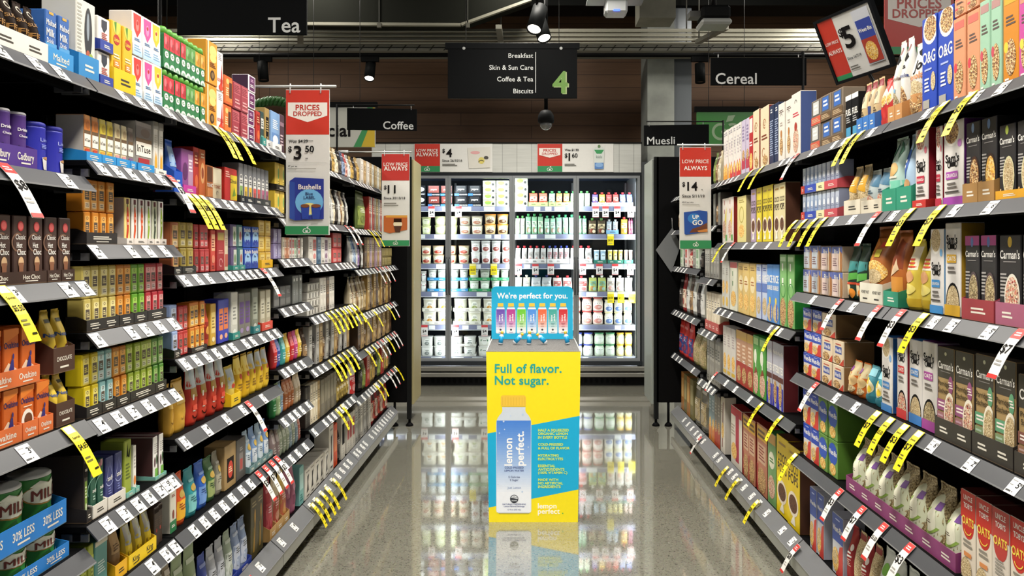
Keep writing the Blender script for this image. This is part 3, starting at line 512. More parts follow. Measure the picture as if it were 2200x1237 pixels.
def art(mb, shapes, mp, w, h, step=.0002, curved=False, lift0=.0004):
    k = lift0
    cl = lambda x: min(.995, max(.005, x))
    def rect(u0, v0, u1, v1, c, k):
        u0, v0, u1, v1 = cl(u0), cl(v0), cl(u1), cl(v1)
        nu, nv = (max(2, int(abs(u1-u0)*10)), max(2, int(abs(v1-v0)*8))) if curved else (1, 1)
        vs = [mp(u0+(u1-u0)*i/nu, v0+(v1-v0)*j/nv, k) for j in range(nv+1) for i in range(nu+1)]
        mb.add(vs, [(j*(nu+1)+i, j*(nu+1)+i+1, (j+1)*(nu+1)+i+1, (j+1)*(nu+1)+i) for j in range(nv) for i in range(nu)], c, curved)
    for s in shapes:
        t = s[0]
        if t == 'r': rect(*s[1:6], k)
        elif t == 'g':
            _, u0, v0, u1, v1, ct, cb, n = s
            for i in range(n): rect(u0, v0+(v1-v0)*i/n, u1, v0+(v1-v0)*(i+1)/n, lerp(cb, ct, (i+.5)/n), k)
        elif t == 'l':
            _, u0, v0, u1, v1, n, c = s; ph = (v1-v0)/n
            for i in range(n): rect(u0, v0+ph*(i+.25), u1-(u1-u0)*(.35*((i*37) % 5)/5), v0+ph*(i+.75), c, k)
        elif t in 'ep':
            if t == 'e':
                _, cu, cv, ru, rv, c = s; ns = 20
                pts = [(cu+ru*math.cos(2*math.pi*i/ns), cv+rv*math.sin(2*math.pi*i/ns)) for i in range(ns)]
            else: pts, c = s[1], s[2]; cu = sum(p[0] for p in pts)/len(pts); cv = sum(p[1] for p in pts)/len(pts)
            if curved and t == 'p':
                q_ = []
                for (a0, b0), (a1, b1) in zip(pts, pts[1:]+pts[:1]):
                    m_ = max(1, int(max(abs(a1-a0)/.1, abs(b1-b0)/.15)))
                    q_ += [(a0+(a1-a0)*i/m_, b0+(b1-b0)*i/m_) for i in range(m_)]
                pts = q_
            pts = [(cl(a), cl(b)) for a, b in pts]; cu, cv = cl(cu), cl(cv)
            if curved:
                vs = [mp(cu, cv, k)]
                QS = (.15, .32, .5, .66, .83, 1)
                for q in QS: vs += [mp(cu+(a-cu)*q, cv+(b-cv)*q, k) for a, b in pts]
                n = len(pts); fs = [(0, 1+i, 1+(i+1) % n) for i in range(n)]
                for l in range(len(QS)-1): fs += [(1+l*n+i, 1+(l+1)*n+i, 1+(l+1)*n+(i+1) % n, 1+l*n+(i+1) % n) for i in range(n)]
                mb.add(vs, fs, c, True)
            else: mb.add([mp(a, b, k) for a, b in pts], [tuple(range(len(pts)))], c)
        elif t == 'n':
            _, cu, cv, r0, r1, a0, a1, c = s; ns = 20; vs = []
            for i in range(ns+1):
                a = math.radians(a0+(a1-a0)*i/ns)
                for r in (r0, r1): vs.append(mp(cu+r*math.cos(a)/w, cv+r*math.sin(a)/h, k))
            mb.add(vs, [(2*i, 2*i+1, 2*i+3, 2*i+2) for i in range(ns)], c)
        elif t == 't':
            _, txt, cu, cv, hh, c, mw, al, rot, bold = s; vs, fs = text_geo(txt, bold)
            x0 = min(v[0] for v in vs); x1 = max(v[0] for v in vs); sc = hh*(w if rot else h)/CAPH; sx = sc
            lim = mw*(h if rot else w)
            if (x1-x0)*sx > lim: sx = lim/(x1-x0); sc = min(sc, sx*1.5)
            ox = {'c': (x0+x1)/2, 'l': x0, 'r': x1}[al]; out = []
            for x, y, zz in vs:
                a, b = (x-ox)*sx, (y-CAPH/2)*sc
                out.append(mp(cu-b/w, cv+a/h, k+zz+(.0004 if curved else 0)) if rot else mp(cu+a/w, cv+b/h, k+zz+(.0004 if curved else 0)))
            mb.add(out, fs, c)
        k += step
def flat_map(w, y=0): return lambda u, v, k: (u, y-k, v)
def badge(cx, cy, r, c, w=1.0, h=1.0):
    q = r*.66
    return [N(cx-r*.42/w, cy-r*.1/h, r*.42, r*.6, 60, 380, c), N(cx+r*.42/w, cy-r*.1/h, r*.42, r*.6, -200, 120, c), N(cx, cy-r*.05/h, r*.2, r*.38, 180, 360, c), P([(cx-r*.05/w, cy+r*.55/h), (cx+r*.1/w, cy+r*1.0/h), (cx+r*.6/w, cy+r*1.05/h), (cx+r*.4/w, cy+r*.65/h)], c)]
# ------------------------------------------------------------------ room shell
def floor_mat():
    m, t, b = nt('polished_concrete'); tc = node(t, 'ShaderNodeTexCoord')
    v = node(t, 'ShaderNodeTexVoronoi'); v.inputs['Scale'].default_value = 150; n = node(t, 'ShaderNodeTexNoise'); n.inputs['Scale'].default_value = 1.3; n.inputs['Detail'].default_value = 8
    n2 = node(t, 'ShaderNodeTexNoise'); n2.inputs['Scale'].default_value = 140; n2.inputs['Detail'].default_value = 4
    for x in (v, n, n2): t.links.new(tc.outputs['Object'], x.inputs['Vector'])
    s = node(t, 'ShaderNodeSeparateColor'); t.links.new(v.outputs['Color'], s.inputs[0])
    r = node(t, 'ShaderNodeValToRGB'); e = r.color_ramp.elements; e[0].color = lin('#6c6a60'); e[0].position = 0; e[1].color = lin('#a19f90'); e[1].position = 1
    x = e.new(.18); x.color = lin('#8f8d80'); x = e.new(.8); x.color = lin('#959386'); t.links.new(s.outputs[0], r.inputs[0])
    mx = node(t, 'ShaderNodeMix', data_type='RGBA', blend_type='MULTIPLY'); mx.inputs['Factor'].default_value = .3; t.links.new(r.outputs[0], mx.inputs['A']); t.links.new(n2.outputs['Color'], mx.inputs['B'])
    m2 = node(t, 'ShaderNodeMix', data_type='RGBA', blend_type='OVERLAY'); m2.inputs['Factor'].default_value = .18; t.links.new(mx.outputs['Result'], m2.inputs['A']); t.links.new(n.outputs['Fac'], m2.inputs['B'])
    t.links.new(m2.outputs['Result'], b.inputs['Base Color'])
    mr = node(t, 'ShaderNodeMapRange'); mr.inputs['To Min'].default_value = .06; mr.inputs['To Max'].default_value = .10; t.links.new(n.outputs['Fac'], mr.inputs[0]); t.links.new(mr.outputs[0], b.inputs['Roughness'])
    b.inputs['IOR'].default_value = 1.6; b.inputs['Coat Weight'].default_value = 1; b.inputs['Coat Roughness'].default_value = .035; b.inputs['Coat IOR'].default_value = 2.1
    return m
def plank_mat(name, c1, c2, cm, bw, rh, rough=.6, mortar=.01):
    m, t, b = nt(name); tc = node(t, 'ShaderNodeTexCoord'); mp = node(t, 'ShaderNodeMapping'); mp.inputs['Rotation'].default_value = (math.pi/2, 0, 0)
    br = node(t, 'ShaderNodeTexBrick'); br.inputs['Color1'].default_value = lin(c1); br.inputs['Color2'].default_value = lin(c2); br.inputs['Mortar'].default_value = lin(cm)
    br.inputs['Scale'].default_value = 1; br.inputs['Brick Width'].default_value = bw; br.inputs['Row Height'].default_value = rh; br.inputs['Mortar Size'].default_value = mortar*.3; br.offset = .37
    nz = node(t, 'ShaderNodeTexNoise'); nz.inputs['Scale'].default_value = 4; nz.inputs['Detail'].default_value = 8; m3 = node(t, 'ShaderNodeMapping'); m3.inputs['Scale'].default_value = (.8, 1, 14)
    t.links.new(tc.outputs['Object'], mp.inputs[0]); t.links.new(tc.outputs['Object'], m3.inputs[0]); t.links.new(mp.outputs[0], br.inputs['Vector']); t.links.new(m3.outputs[0], nz.inputs['Vector'])
    mx = node(t, 'ShaderNodeMix', data_type='RGBA', blend_type='MULTIPLY'); mx.inputs['Factor'].default_value = .35; t.links.new(br.outputs[0], mx.inputs['A']); t.links.new(nz.outputs['Fac'], mx.inputs['B'])
    t.links.new(mx.outputs['Result'], b.inputs['Base Color']); b.inputs['Roughness'].default_value = rough; return m
struct(MB().box(-7, 7, -3, 9.6, -.1, 0, floor_mat()).build('floor'))
struct(MB().box(-7, 7, -3, 9.6, 4.6, 4.7, '#171817').build('ceiling'))
struct(MB().box(-7, 7, 9.35, 9.5, 0, 4.6, plank_mat('timber_planks', '#7c5b42', '#886549', '#38281e', 2.4, .16)).build('wall_back'))
struct(MB().box(1.30, 1.60, 8.35, 8.85, 0, 4.6, speckle('raw_concrete', ['#8f928c', '#a9ada5'], 5, .8, 'NOISE')).build('wall_column'))
t_ = MB().box(1.602, 1.80, 8.38, 8.85, 0, 4.6, M('#5f6468', .3, .3)); struct(t_.build('trim_1'))
# ------------------------------------------------------------------ shelving
PLAST, BLK, RAIL = M('#414246', .4), M('#0d0d0e', .6), M('#96968e', .4, .2)
TV = []
for i, (a, b) in enumerate((('5', '00'), ('2', '80'), ('6', ''), ('4', '50'), ('3', '20'), ('7', ''))):
    mb = MB(); mb.add([(-.021, -.0012, -.004), (.021, -.0012, -.004), (.021, -.0012, .042), (-.021, -.0012, .042)], [(0, 1, 2, 3)], M('#e8e8e6', .35))
    art(mb, [T(a, .72, .62, .34, '#151515', .3), T(b or '0', .9, .72, .16, '#151515', .16), R(.08, .8, .5, .86, '#9a9a98'), R(.08, .52, .36, .57, '#8a8a88'), R(.08, .12, .5, .22, '#2c2c2c'), R(.6, .14, .66, .2, '#2c2c2c')], lambda u, v, k: (-.021+.042*u, -.0012-k, -.004+.046*v), .042, .046, lift0=.0003, step=.0001)
    o = mb.build('price_ticket'); TV.append(o.data); bpy.data.objects.remove(o)
def strip_matrix(s, x, y, z):
    u = Vector((s*.03, 0, .035)).normalized(); o = Vector((-s*.035, 0, .03)).normalized(); X = Vector((0, -s, 0))
    m = Matrix.Identity(4)
    for i, v in enumerate((X, -o, u)): m.col[i][:3] = v
    m.translation = (x, y, z); return m
BAYNAMES = {'LA': ('shelving_bay', 'first tea bay'), 'LB': ('shelving_bay', 'second tea bay'), 'LC': ('shelving_bay', 'third tea bay'), 'LD': ('shelving_bay', 'narrow coffee bay'), 'LE': ('shelving_bay', 'middle coffee bay'), 'LF': ('shelving_bay', 'last coffee bay'),
            'RB': ('shelving_bay', 'muesli bay'), 'RM': ('shelving_bay', 'cereal bay'), 'RS': ('shelving_bay', 'narrow spread bay'), 'RU': ('shelving_bay', 'last spread bay')}
BAYLABEL = {'LA': 'black shelving bay of milk drinks and tins at the near end of the tea aisle', 'LB': 'narrow black shelving bay of small tea cubes beside the milk drinks', 'LC': 'wide black shelving bay of tea packets and pouches', 'LD': 'narrow black shelving bay between tea and coffee',
            'LE': 'black shelving bay of coffee under many yellow flags', 'LF': 'black coffee shelving bay ending at the cream end panel', 'RB': 'wide black shelving bay of muesli and granola packs', 'RM': 'black shelving bay of tall cereal boxes', 'RS': 'narrow black shelving bay beyond the cereal boxes', 'RU': 'last black shelving bay beside the grey end panel'}
ORD = ['first', 'second', 'third', 'fourth', 'fifth', 'sixth', 'seventh', 'eighth', 'ninth', 'tenth', 'eleventh', 'twelfth', 'thirteenth', 'fourteenth', 'fifteenth', 'sixteenth', 'seventeenth', 'eighteenth']
CARD = ['no', 'one', 'two', 'three', 'four', 'five', 'six', 'seven', 'eight', 'nine', 'ten', 'eleven', 'twelve', 'thirteen', 'fourteen', 'fifteen', 'sixteen', 'seventeen', 'eighteen']
def shelf_words(key):
    if key == 'LT': return 'top tea shelf'
    if key == 'RT': return 'top cereal shelf'
    b = BAYNAMES[key[:2]][1]
    return ('base shelf' if key[2] == '0' else ORD[int(key[2])]+' shelf down')+', '+b
for bk in BAYNAMES:
    ks = [k for k in SHELVES if k[:2] == bk]; side, _, d0, d1 = SHELVES[ks[0]]; s = -1 if side == 'L' else 1; L = SIDE_L if side == 'L' else SIDE_R
    root = thing('shelving_bay', BAYLABEL[bk], 'shelf', (s*(L+.5), d0, 0)); ox = s*(L+.5)
    X = lambda a: s*a-ox
    wd = d1-d0
    MB().box(X(L+.50), X(L+.52), .004, wd-.004, .1, 2.02, BLK).build('back_panel', root)
    for y in (.002, wd-.022): MB().box(X(L+.44), X(L+.498), y, y+.02, .02, 2.0, BLK).build('upright', root)
    tops = [(k, SHELVES[k][1]) for k in ks]+[(('LT' if side == 'L' else 'RT'), SHELVES['LT' if side == 'L' else 'RT'][1])]
    for k, h in tops:
        base = k[-1] == '0'; dx = .06 if base else .03; dz = .055 if base else .035
        mb = MB().box(X(L+dx), X(L+.49), .003, wd-.003, h+.02, h+.034, BLK)
        if not base: mb.box(X(L+dx+.02), X(L+dx+.04), .01, wd-.01, h-.005, h+.02, BLK)
        sh = mb.build('base_shelf' if base else 'shelf', root)
        nseg = max(1, round(wd/.96)); 
        for q in range(nseg):
            ya, yb = .004+q*wd/nseg, (q+1)*wd/nseg-.004
            mb = MB(); pr = [(X(L), h), (X(L+dx), h+dz), (X(L+dx)+s*.003, h+dz-.002), (X(L)+s*.003, h-.002)]
            mb.prism(pr, 'y', ya, yb, M('#6b6c6f', .4) if base else PLAST)
            mb.box(X(L-.001), X(L+.002), ya, yb, h-.004, h, M('#8f9092', .25))
            mb.build('price_strip', sh)
        if not base:
            for y in (.012, wd-.018): MB().box(X(L+.03), X(L+.10), y, y+.006, h-.008, h+.012, M('#6d6e70', .35, .5)).build('bracket', sh)
        if k in TICKETS and k[0:2] == bk: ys = [t-d0 for t in TICKETS[k]]
        else:
            ys = []; y = .05; rr = random.Random(hash(bk)*0+sum(map(ord, bk+k))); pit = .095 if side == 'L' else .12
            while y < wd-.04:
                if rr.random() < (.86 if side == 'L' else .6): ys.append(y)
                y += pit*(.75+.5*rr.random())
        for i, y in enumerate(ys):
            if not .02 < y < wd-.02: continue
            t = bpy.data.objects.new('price_ticket', TV[(i*5+len(k)+int(h*100)) % 6]); COL.objects.link(t); t.parent = sh
            m = strip_matrix(s, X(L), y, h)
            if base:
                u = Vector((s*.06, 0, .055)).normalized(); o_ = Vector((-s*.055, 0, .06)).normalized()
                for c_, v in enumerate((Vector((0, -s, 0)), -o_, u)): m.col[c_][:3] = v
                m.translation = Vector((X(L), y, h))+u*.02
            t.matrix_local = m
    mb = MB().box(X(L+.002), X(L+.02), .004, wd-.004, .075, .133, RAIL)
    mb.build('kick_rail', root)
    y = .12
    while y < wd:
        MB().tube([(X(L+.09), y, .02), (X(L+.09), y, .15)], .008, M('#2a2a2a', .4)).lathe([(.028, 0), (.028, .008), (.012, .022)], '#1a1a1a', 12, (X(L+.09), y)).build('foot', root); y += .47
# end panels of the runs
for s, L, c, nm in ((-1, 1.0, '#9a9068', 'cream'), (1, 1.02, '#8f958f', 'grey')):
    root = thing('end_panel', nm+' edged black end panel closing the '+('coffee' if s < 0 else 'cereal')+' shelves', 'panel', (s*1.5, 6.3, 0))
    X = lambda a: s*a-s*1.5
    MB().box(X(1.055), X(1.68), 0.0, .03, .20, 2.28, BLK, bev=.004).build('black_board', root)
    MB().box(X(L+.02), X(L+.055), .0, .045, .06, 2.28, M('#1b1c1c', .4)).build('upright', root)
    MB().box(X(L), X(L+.018), .02, .44, .18, 2.26, M(c, .45), bev=.003).build('side_board', root)
    for y, a in ((.02, L+.035), (.015, 1.16)):
        MB().tube([(X(a), y, .02), (X(a), y, .2)], .011, BLK).lathe([(.032, 0), (.032, .01), (.014, .03)], BLK, 12, (X(a), y)).build('foot', root)
# ------------------------------------------------------------------ chiller
ST = M('#94989b', .35, .25); DARK = M('#202226', .4)
fr = thing('display_chiller', 'glass fronted upright dairy chiller closing the end of the aisle', 'refrigerator', (0, 8.16, 0))
MB().box(-1.75, 1.20, 1.0, 1.04, .1, 2.62, M('#1c1f24', .6)).build('back_panel', fr)
for x in (-1.75, 1.17): MB().box(x, x+.03, .06, 1.0, .1, 2.62, M('#7a7d80', .4)).build('side_panel', fr)
MB().box(-1.72, 1.17, .06, 1.0, 2.33, 2.36, M('#4c5a78', .5)).build('roof_panel', fr)
MB().box(-1.72, 1.17, .06, 1.0, .18, .2, M('#b9bcbf', .4)).build('floor_panel', fr)
hd = MB().box(-1.75, 1.20, 0, .05, 2.335, 2.65, plank_mat('white_boards', '#d2d3cd', '#d6d7d1', '#a8aaa5', .16, 9, .5, .012)); hd.build('fascia', fr)
MB().box(-1.76, 1.21, -.008, .055, 2.65, 2.665, '#1c1b1a').build('fascia_trim', fr)
MB().box(-1.75, 1.20, .0, .05, 2.30, 2.335, M('#34373b', .3, .5)).build('head_rail', fr)
MB().box(-1.75, 1.21, -.03, .06, .225, .27, M('#33373c', .3, .5)).build('sill', fr)
MB().box(-1.75, 1.30, -.06, .02, .165, .215, M('#918f88', .3, .6), bev=.006).build('bumper_rail', fr)
MB().box(-1.75, 1.30, -.075, .02, .105, .15, M('#918f88', .3, .6), bev=.006).build('bumper_rail', fr)
gr = MB().box(-1.75, 1.28, .02, .06, 0, .1, '#141414')
for i in range(36): gr.box(-1.1+i*.06, -1.07+i*.06, .012, .02, .03, .075, '#050505')
gr.build('kick_grille', fr)
MB().box(1.205, 1.285, -.01, .3, .1, 2.45, M('#4f5254', .4, .3)).build('end_post', fr)
MB().box(1.29, 1.37, .05, .3, 0, 2.35, M('#17191b', .4)).build('end_post', fr)
for i, (x0, x1) in enumerate(((-1.615, -.915), (-.913, -.214), (-.212, .489), (.491, 1.19))):
    d = MB(); fw = .03
    for a, b, c, e in ((x0, x0+fw, .27, 2.30), (x1-fw, x1, .27, 2.30), (x0+fw, x1-fw, .27, .30), (x0+fw, x1-fw, 2.27, 2.30)): d.box(a, b, .0, .03, c, e, ST)
    dr = d.build('door', fr)
    MB().box(x0+fw, x1-fw, .012, .018, .30, 2.27, GLASS).build('glass_pane', dr)
    hx = x1-.015 if i % 2 == 0 else x0+.015
    MB().tube([(hx, -.002, 1.0), (hx, -.03, 1.02), (hx, -.03, 1.38), (hx, -.002, 1.40)], .008, M('#5a5d60', .3, .7)).build('handle', dr)
for x in (-1.613, -.913, -.214, .49, 1.16): MB().box(x-.012, x+.012, .045, .07, .27, 2.28, M('#a8adb0', .4)).build('mullion', fr)
for x in (-1.71, -.93, -.2, .5, 1.15): MB().box(x-.012, x+.012, .95, .99, .2, 2.3, M('#3a3d42', .4)).build('shelf_upright', fr)
for k, z in CHILL_SHELF_Z.items():
    mb = MB().box(-1.71, 1.165, .21, .94, z+.016, z+.03, M('#9a9da0', .4)); sh = mb.build('shelf', fr)
    MB().box(-1.71, 1.165, .2, .207, z-.024, z+.028, M('#7c809c', .35)).build('price_strip', sh)
    MB().box(-1.71, 1.165, .197, .2, z-.03, z-.024, M('#f2f4f6', .3)).build('strip_edge', sh)
    rr = random.Random(int(k)); x = -1.66
    while x < 1.1:
        w_ = .07 if rr.random() < .6 else .12
        if rr.random() < .75: MB().box(x, x+w_, .1975, .1995, z-.02, z+.024, M('#eceef0', .4)).build('price_ticket', sh)
        x += w_+.03+rr.random()*.12
# ------------------------------------------------------------------ products
TY = {}
def ty(k, name, cat, look, kind, base, shapes=(), d=.07, side=None, **o): TY[k] = dict(name=name, cat=cat, look=look, kind=kind, base=base, art=list(shapes), d=d, side=side, **o)
WH = '#f2efe8'; INK = '#1c1a1a'
def ctn(k, name, cat, look, base, shapes, d=.07, side=None, **o): ty(k, name, cat, look, 'carton', base, shapes, d, side, **o)
def bag(k, name, cat, look, base, shapes, d=.06, **o): ty(k, name, cat, look, 'bag', base, shapes, d, **o)
# --- tea aisle
bag('choc_bag', 'drinking_chocolate_bag', 'bag', 'dark sugar free chocolate bag', '#2a201b', [N(.5, .88, .006, .009, 0, 360, '#b8b0a0'), T('SUGAR', .5, .68, .17, '#a8793c', .9), T('FREE', .5, .47, .19, '#a8793c', .9), LN(.2, .28, .8, .36, 2, '#8a8074')])
ctn('malt_box', 'malted_milk_box', 'carton', 'blue malted milk carton', '#2b5fa8', [R(0, 0, 1, .42, '#4c9ad0'), R(.3, .93, .7, .98, '#c9a040'), T('Malted', .5, .78, .14, WH, .86), T('Milk', .42, .6, .14, WH, .7), T('Drink', .4, .45, .09, WH, .6, bold=0)])
ctn('kettle_box', 'gift_tea_box', 'carton', 'tall cream carton with dark oval', '#d9d6cc', [LN(.06, .3, .3, .95, 14, '#a8a69c'), E(.62, .6, .2, .33, '#23262c'), E(.6, .68, .07, .18, '#8c96a0'), E(.6, .33, .1, .05, '#b0553a'), E(.75, .28, .12, .07, '#9db14a')], .09)
ctn('fruit_stick', 'tea_box', 'carton', 'small blue banded tea carton', '#e6e2dc', [R(0, 0, 1, .3, '#35449c'), T('Bliss', .5, .16, .1, WH, .7), P([(.3, .92), (.75, .92), (.75, .7), (.52, .55), (.3, .7)], '#2b2f3c'), LN(.3, .34, .8, .55, 4, '#c05a50')])
ctn('lemon_tea', 'tea_box', 'carton', 'yellow lemon tea carton', '#e8b51e', [E(.5, .97, .4, .16, '#dccc50'), P([(.25, .98), (.45, .8), (.5, 1)], '#4f8a2c'), E(.5, .74, .32, .075, '#b8281e'), T('Lipton', .5, .74, .055, '#f3d94a', .52), T('citrus', .5, .5, .08, '#f6edc0', .7), R(.2, .34, .8, .44, '#d98a1e'), T('TEA', .5, .39, .06, WH, .4)])
def inf(k, look, c): ctn(k, 'tea_box', 'carton', look, '#efeae6', [P([(.1, .95), (.9, .95), (.85, .6), (.5, .42), (.15, .6)], c), E(.5, .7, .16, .13, lerp(c, '#ffffff', .35)), E(.5, .75, .1, .045, '#b82a22'), T('infuse', .5, .37, .07, '#5a86b8', .7), G(0, 0, 1, .28, '#eef2f4', '#a9cbe4', 4), LN(.15, .08, .85, .25, 3, '#7ea6c8')])
inf('inf_red', 'red flowered infusion carton', '#d2352c'); inf('inf_pink', 'pink flowered infusion carton', '#cf4c96'); inf('inf_yel', 'yellow flowered infusion carton', '#eec22c')
def bp(k, look, c): ty(k, 'tea_tub', 'tub', look, 'carton', '#2f7d4a', [R(0, .55, 1, 1, c), E(.35, .8, .22, .12, lerp(c, '#ffffff', .3)), E(.68, .7, .2, .1, lerp(c, '#201010', .2)), E(.5, .4, .36, .1, WH), LN(.3, .36, .7, .45, 2, '#2f7d4a'), E(.5, .03, .5, .14, '#dfe8df'), E(.5, .02, .3, .08, '#8fb39a')], .07, lid=('#5fa43c', .17))
bp('berry_pack', 'green lidded red berry pack', '#c93440'); bp('green_pack', 'green lidded leaf pack', '#5c9a4c'); bp('mango_pack', 'green lidded mango pack', '#e09a2c')
ctn('citrus_box', 'tea_box', 'carton', 'orange carton with citrus slices', '#d9962a', [E(.6, .78, .34, .14, '#c9cf7a'), E(.6, .62, .3, .1, '#e8d27a'), E(.55, .22, .2, .12, '#3f2a16'), E(.55, .22, .12, .07, '#8a6a3a'), R(.08, .02, .2, .98, '#efdcb0'), LN(.3, .4, .85, .52, 3, '#8a4c18')])
ctn('rooi_box', 'tea_box', 'carton', 'white red bush tea carton', '#efe9e2', [LN(.2, .78, .8, .95, 4, '#9a94a0'), P([(.35, .05), (.9, .05), (.8, .75), (.6, .3)], '#c2281e'), T('ROOIBOS', .5, .28, .1, '#c2281e', .9), E(.6, .1, .35, .08, '#d9442c')])
ctn('orange_tea', 'tea_box', 'carton', 'orange spice tea carton', '#cf5f24', [R(.1, .1, .9, .9, '#dd7a36'), R(.55, .25, .88, .8, '#4a2614'), LN(.15, .3, .5, .6, 4, '#f4d9a8'), E(.35, .8, .18, .1, '#f0c070')])
ctn('rose_box', 'tea_box', 'carton', 'dusky rose wrapped tea carton', '#9c3b48', [R(.05, .55, .95, .95, '#b85a64'), LN(.1, .6, .9, .9, 5, '#7c2230'), T('Ruby', .5, .3, .22, '#d9a0a0', .8), R(.1, .05, .9, .12, '#c97a80')])
ctn('plum_box', 'tea_box', 'carton', 'white framed plum tea carton', '#efe9ee', [R(.12, .08, .88, .92, '#5c2358'), LN(.3, .6, .7, .78, 2, '#d8b0d0'), T('BLEND', .5, .36, .2, WH, .6)], side='#3a1f3c')
ctn('red_box', 'tea_box', 'carton', 'slim red tea carton', '#b8322a', [R(.15, .6, .85, .9, '#8a1c18'), LN(.2, .65, .8, .85, 3, '#e8b48a'), E(.5, .3, .3, .14, '#e06a3c')])
ctn('teal_box', 'tea_box', 'carton', 'dark teal tea carton', '#2c4a4a', [R(.1, .5, .9, .8, '#d9dcd6'), LN(.2, .55, .8, .75, 3, '#2c4a4a'), R(.1, .1, .9, .3, '#6fae9c')])
ctn('kraft_black_box', 'tea_box', 'carton', 'kraft carton with black label', '#a58a52', [R(.2, .12, .8, .78, '#1d1b19'), LN(.3, .4, .7, .7, 5, '#c9b27a'), T('BIO', .5, .25, .08, '#c9b27a', .5)])
ctn('sky_box', 'tea_box', 'carton', 'sky blue tea carton', '#7fa3cf', [R(.1, .1, .9, .45, '#5f86bb'), LN(.2, .55, .8, .8, 5, '#e2e8f0'), E(.5, .28, .3, .12, '#e2e8f0')])
ctn('plum_dark_box', 'tea_box', 'carton', 'dark plum tea carton', '#4a2f3c', [LN(.2, .2, .8, .5, 4, '#c9b0b8'), R(.1, .7, .9, .8, '#8a6a78')])
def cb(k, look, c, c2, d=.06): bag(k, 'coffee_bag', 'bag', look, c, [R(.06, .12, .94, .62, c2), LN(.2, .45, .8, .58, 3, lerp(c2, '#ffffff' if sum(lin(c2)[:3]) < 1 else '#000000', .7)), E(.5, .28, .28, .1, lerp(c, c2, .4)), R(.1, .8, .9, .86, lerp(c, '#ffffff', .4))], d)
cb('bag_black', 'black coffee bag', '#1d1b1c', '#4a4440'); cb('bag_gold', 'gold coffee bag', '#8a6f3c', '#c9a55a'); cb('bag_cream', 'cream coffee bag', '#b8aa8c', '#e6dcc4'); cb('bag_navy', 'navy coffee bag', '#25304a', '#8fa3c4'); cb('bag_red', 'red coffee bag', '#8f2a2a', '#d9b0a0')
cb('bag_silver', 'silver coffee bag', 'silver', '#dcdcd8'); cb('bag_brown', 'brown coffee bag', '#4b3324', '#a3835c'); cb('bag_kraft', 'kraft coffee bag', '#8f7a58', '#c4ae84'); cb('bag_green', 'olive green coffee bag', '#56662e', '#8a9a4a'); cb('bag_sky', 'pale blue coffee bag', '#7a9ab8', '#dce6ee'); cb('bag_blue', 'blue coffee bag', '#33548c', '#b0c4e0'); cb('bag_violet', 'violet coffee bag', '#4a2f6c', '#b89ac8')
cb('bag_olive', 'olive gold packet', '#6b5a2a', '#a8924c'); cb('bag_redwhite', 'white bag with red panel', '#d8d4cc', '#b8282a'); cb('bag_crimson', 'crimson packet', '#8e1f22', '#e0cdb8'); cb('bag_cocoa', 'cocoa brown packet', '#4a241c', '#c24a38'); cb('bag_redblue', 'red packet with blue panel', '#c8302c', '#2c3c78'); cb('bag_clear', 'clear packet of grain', 'film', 'muesli')
def sk(k, look, c, c2, name='sachet_box'): ctn(k, name, 'carton', look, c, [R(.12, .5, .88, .9, c2), LN(.2, .55, .8, .8, 4, lerp(c, '#000000', .35)), E(.5, .3, .34, .1, lerp(c2, c, .4)), LN(.2, .06, .8, .16, 2, lerp(c, '#000000', .4))], .06)
for k, look, c, c2 in (('stick_white', 'white coffee sachet carton', '#cfcac0', '#e9e5dc'), ('stick_kraft', 'kraft coffee sachet carton', '#a98d60', '#cdb68a'), ('stick_cream', 'cream sachet carton', '#d8cdb4', '#efe6d0'), ('stick_coral2', 'peach sachet carton', '#dd9a76', '#f0d6c0'), ('stick_coral', 'coral striped tea carton', '#c9483c', '#e3b08a'), ('stick_redw', 'white carton with red print', '#e3dad4', '#c04a44'), ('stick_mint', 'mint print sachet carton', '#d3dccb', '#7fa878'), ('stick_grey', 'grey sachet carton', '#8b8880', '#a9a69c'), ('stick_red', 'red sachet carton', '#a8322c', '#d9b09a'), ('stick_silver', 'silver grey sachet carton', '#a6a49e', '#d0cec8'), ('stick_gold', 'gold sachet carton', '#a98748', '#d8c08a'), ('stick_blue', 'slate blue sachet carton', '#3f5f7c', '#8aa5b8'), ('stick_plum', 'plum white sachet carton', '#cfc4cc', '#5c2f52'), ('stick_brown', 'brown sachet carton', '#4f3a2a', '#8a6a48'), ('stick_pink', 'lilac pink sachet carton', '#b89aae', '#ddc8d4'), ('stick_olive', 'olive capsule carton', '#8a7c4c', '#b5a670')): sk(k, look, c, c2)
ty('choc_tin', 'drinking_chocolate_tin', 'tin', 'purple drinking chocolate tin', 'can', '#4b2a78', [E(.75, .2, .3, .18, '#6a48a0'), T('Drinking', .52, .72, .1, WH, .5), T('Chocolate', .54, .6, .07, WH, .46), E(.72, .22, .1, .09, '#d9b98a'), E(.3, .3, .07, .12, '#2f1a50')], lid=('#d8d6dc', .05))
ty('blue_tin', 'drinking_chocolate_tin', 'tin', 'tall deep blue chocolate tin', 'can', '#2427a0', [T('Lindt', .6, .72, .08, '#aab4e8', .4, bold=0), LN(.45, .52, .75, .62, 3, '#8f9ae0'), P([(.5, .05), (.72, .05), (.78, .32), (.46, .32)], '#dcd8d4'), E(.62, .31, .14, .035, '#b98a5c')], lid=('#20229a', .1))
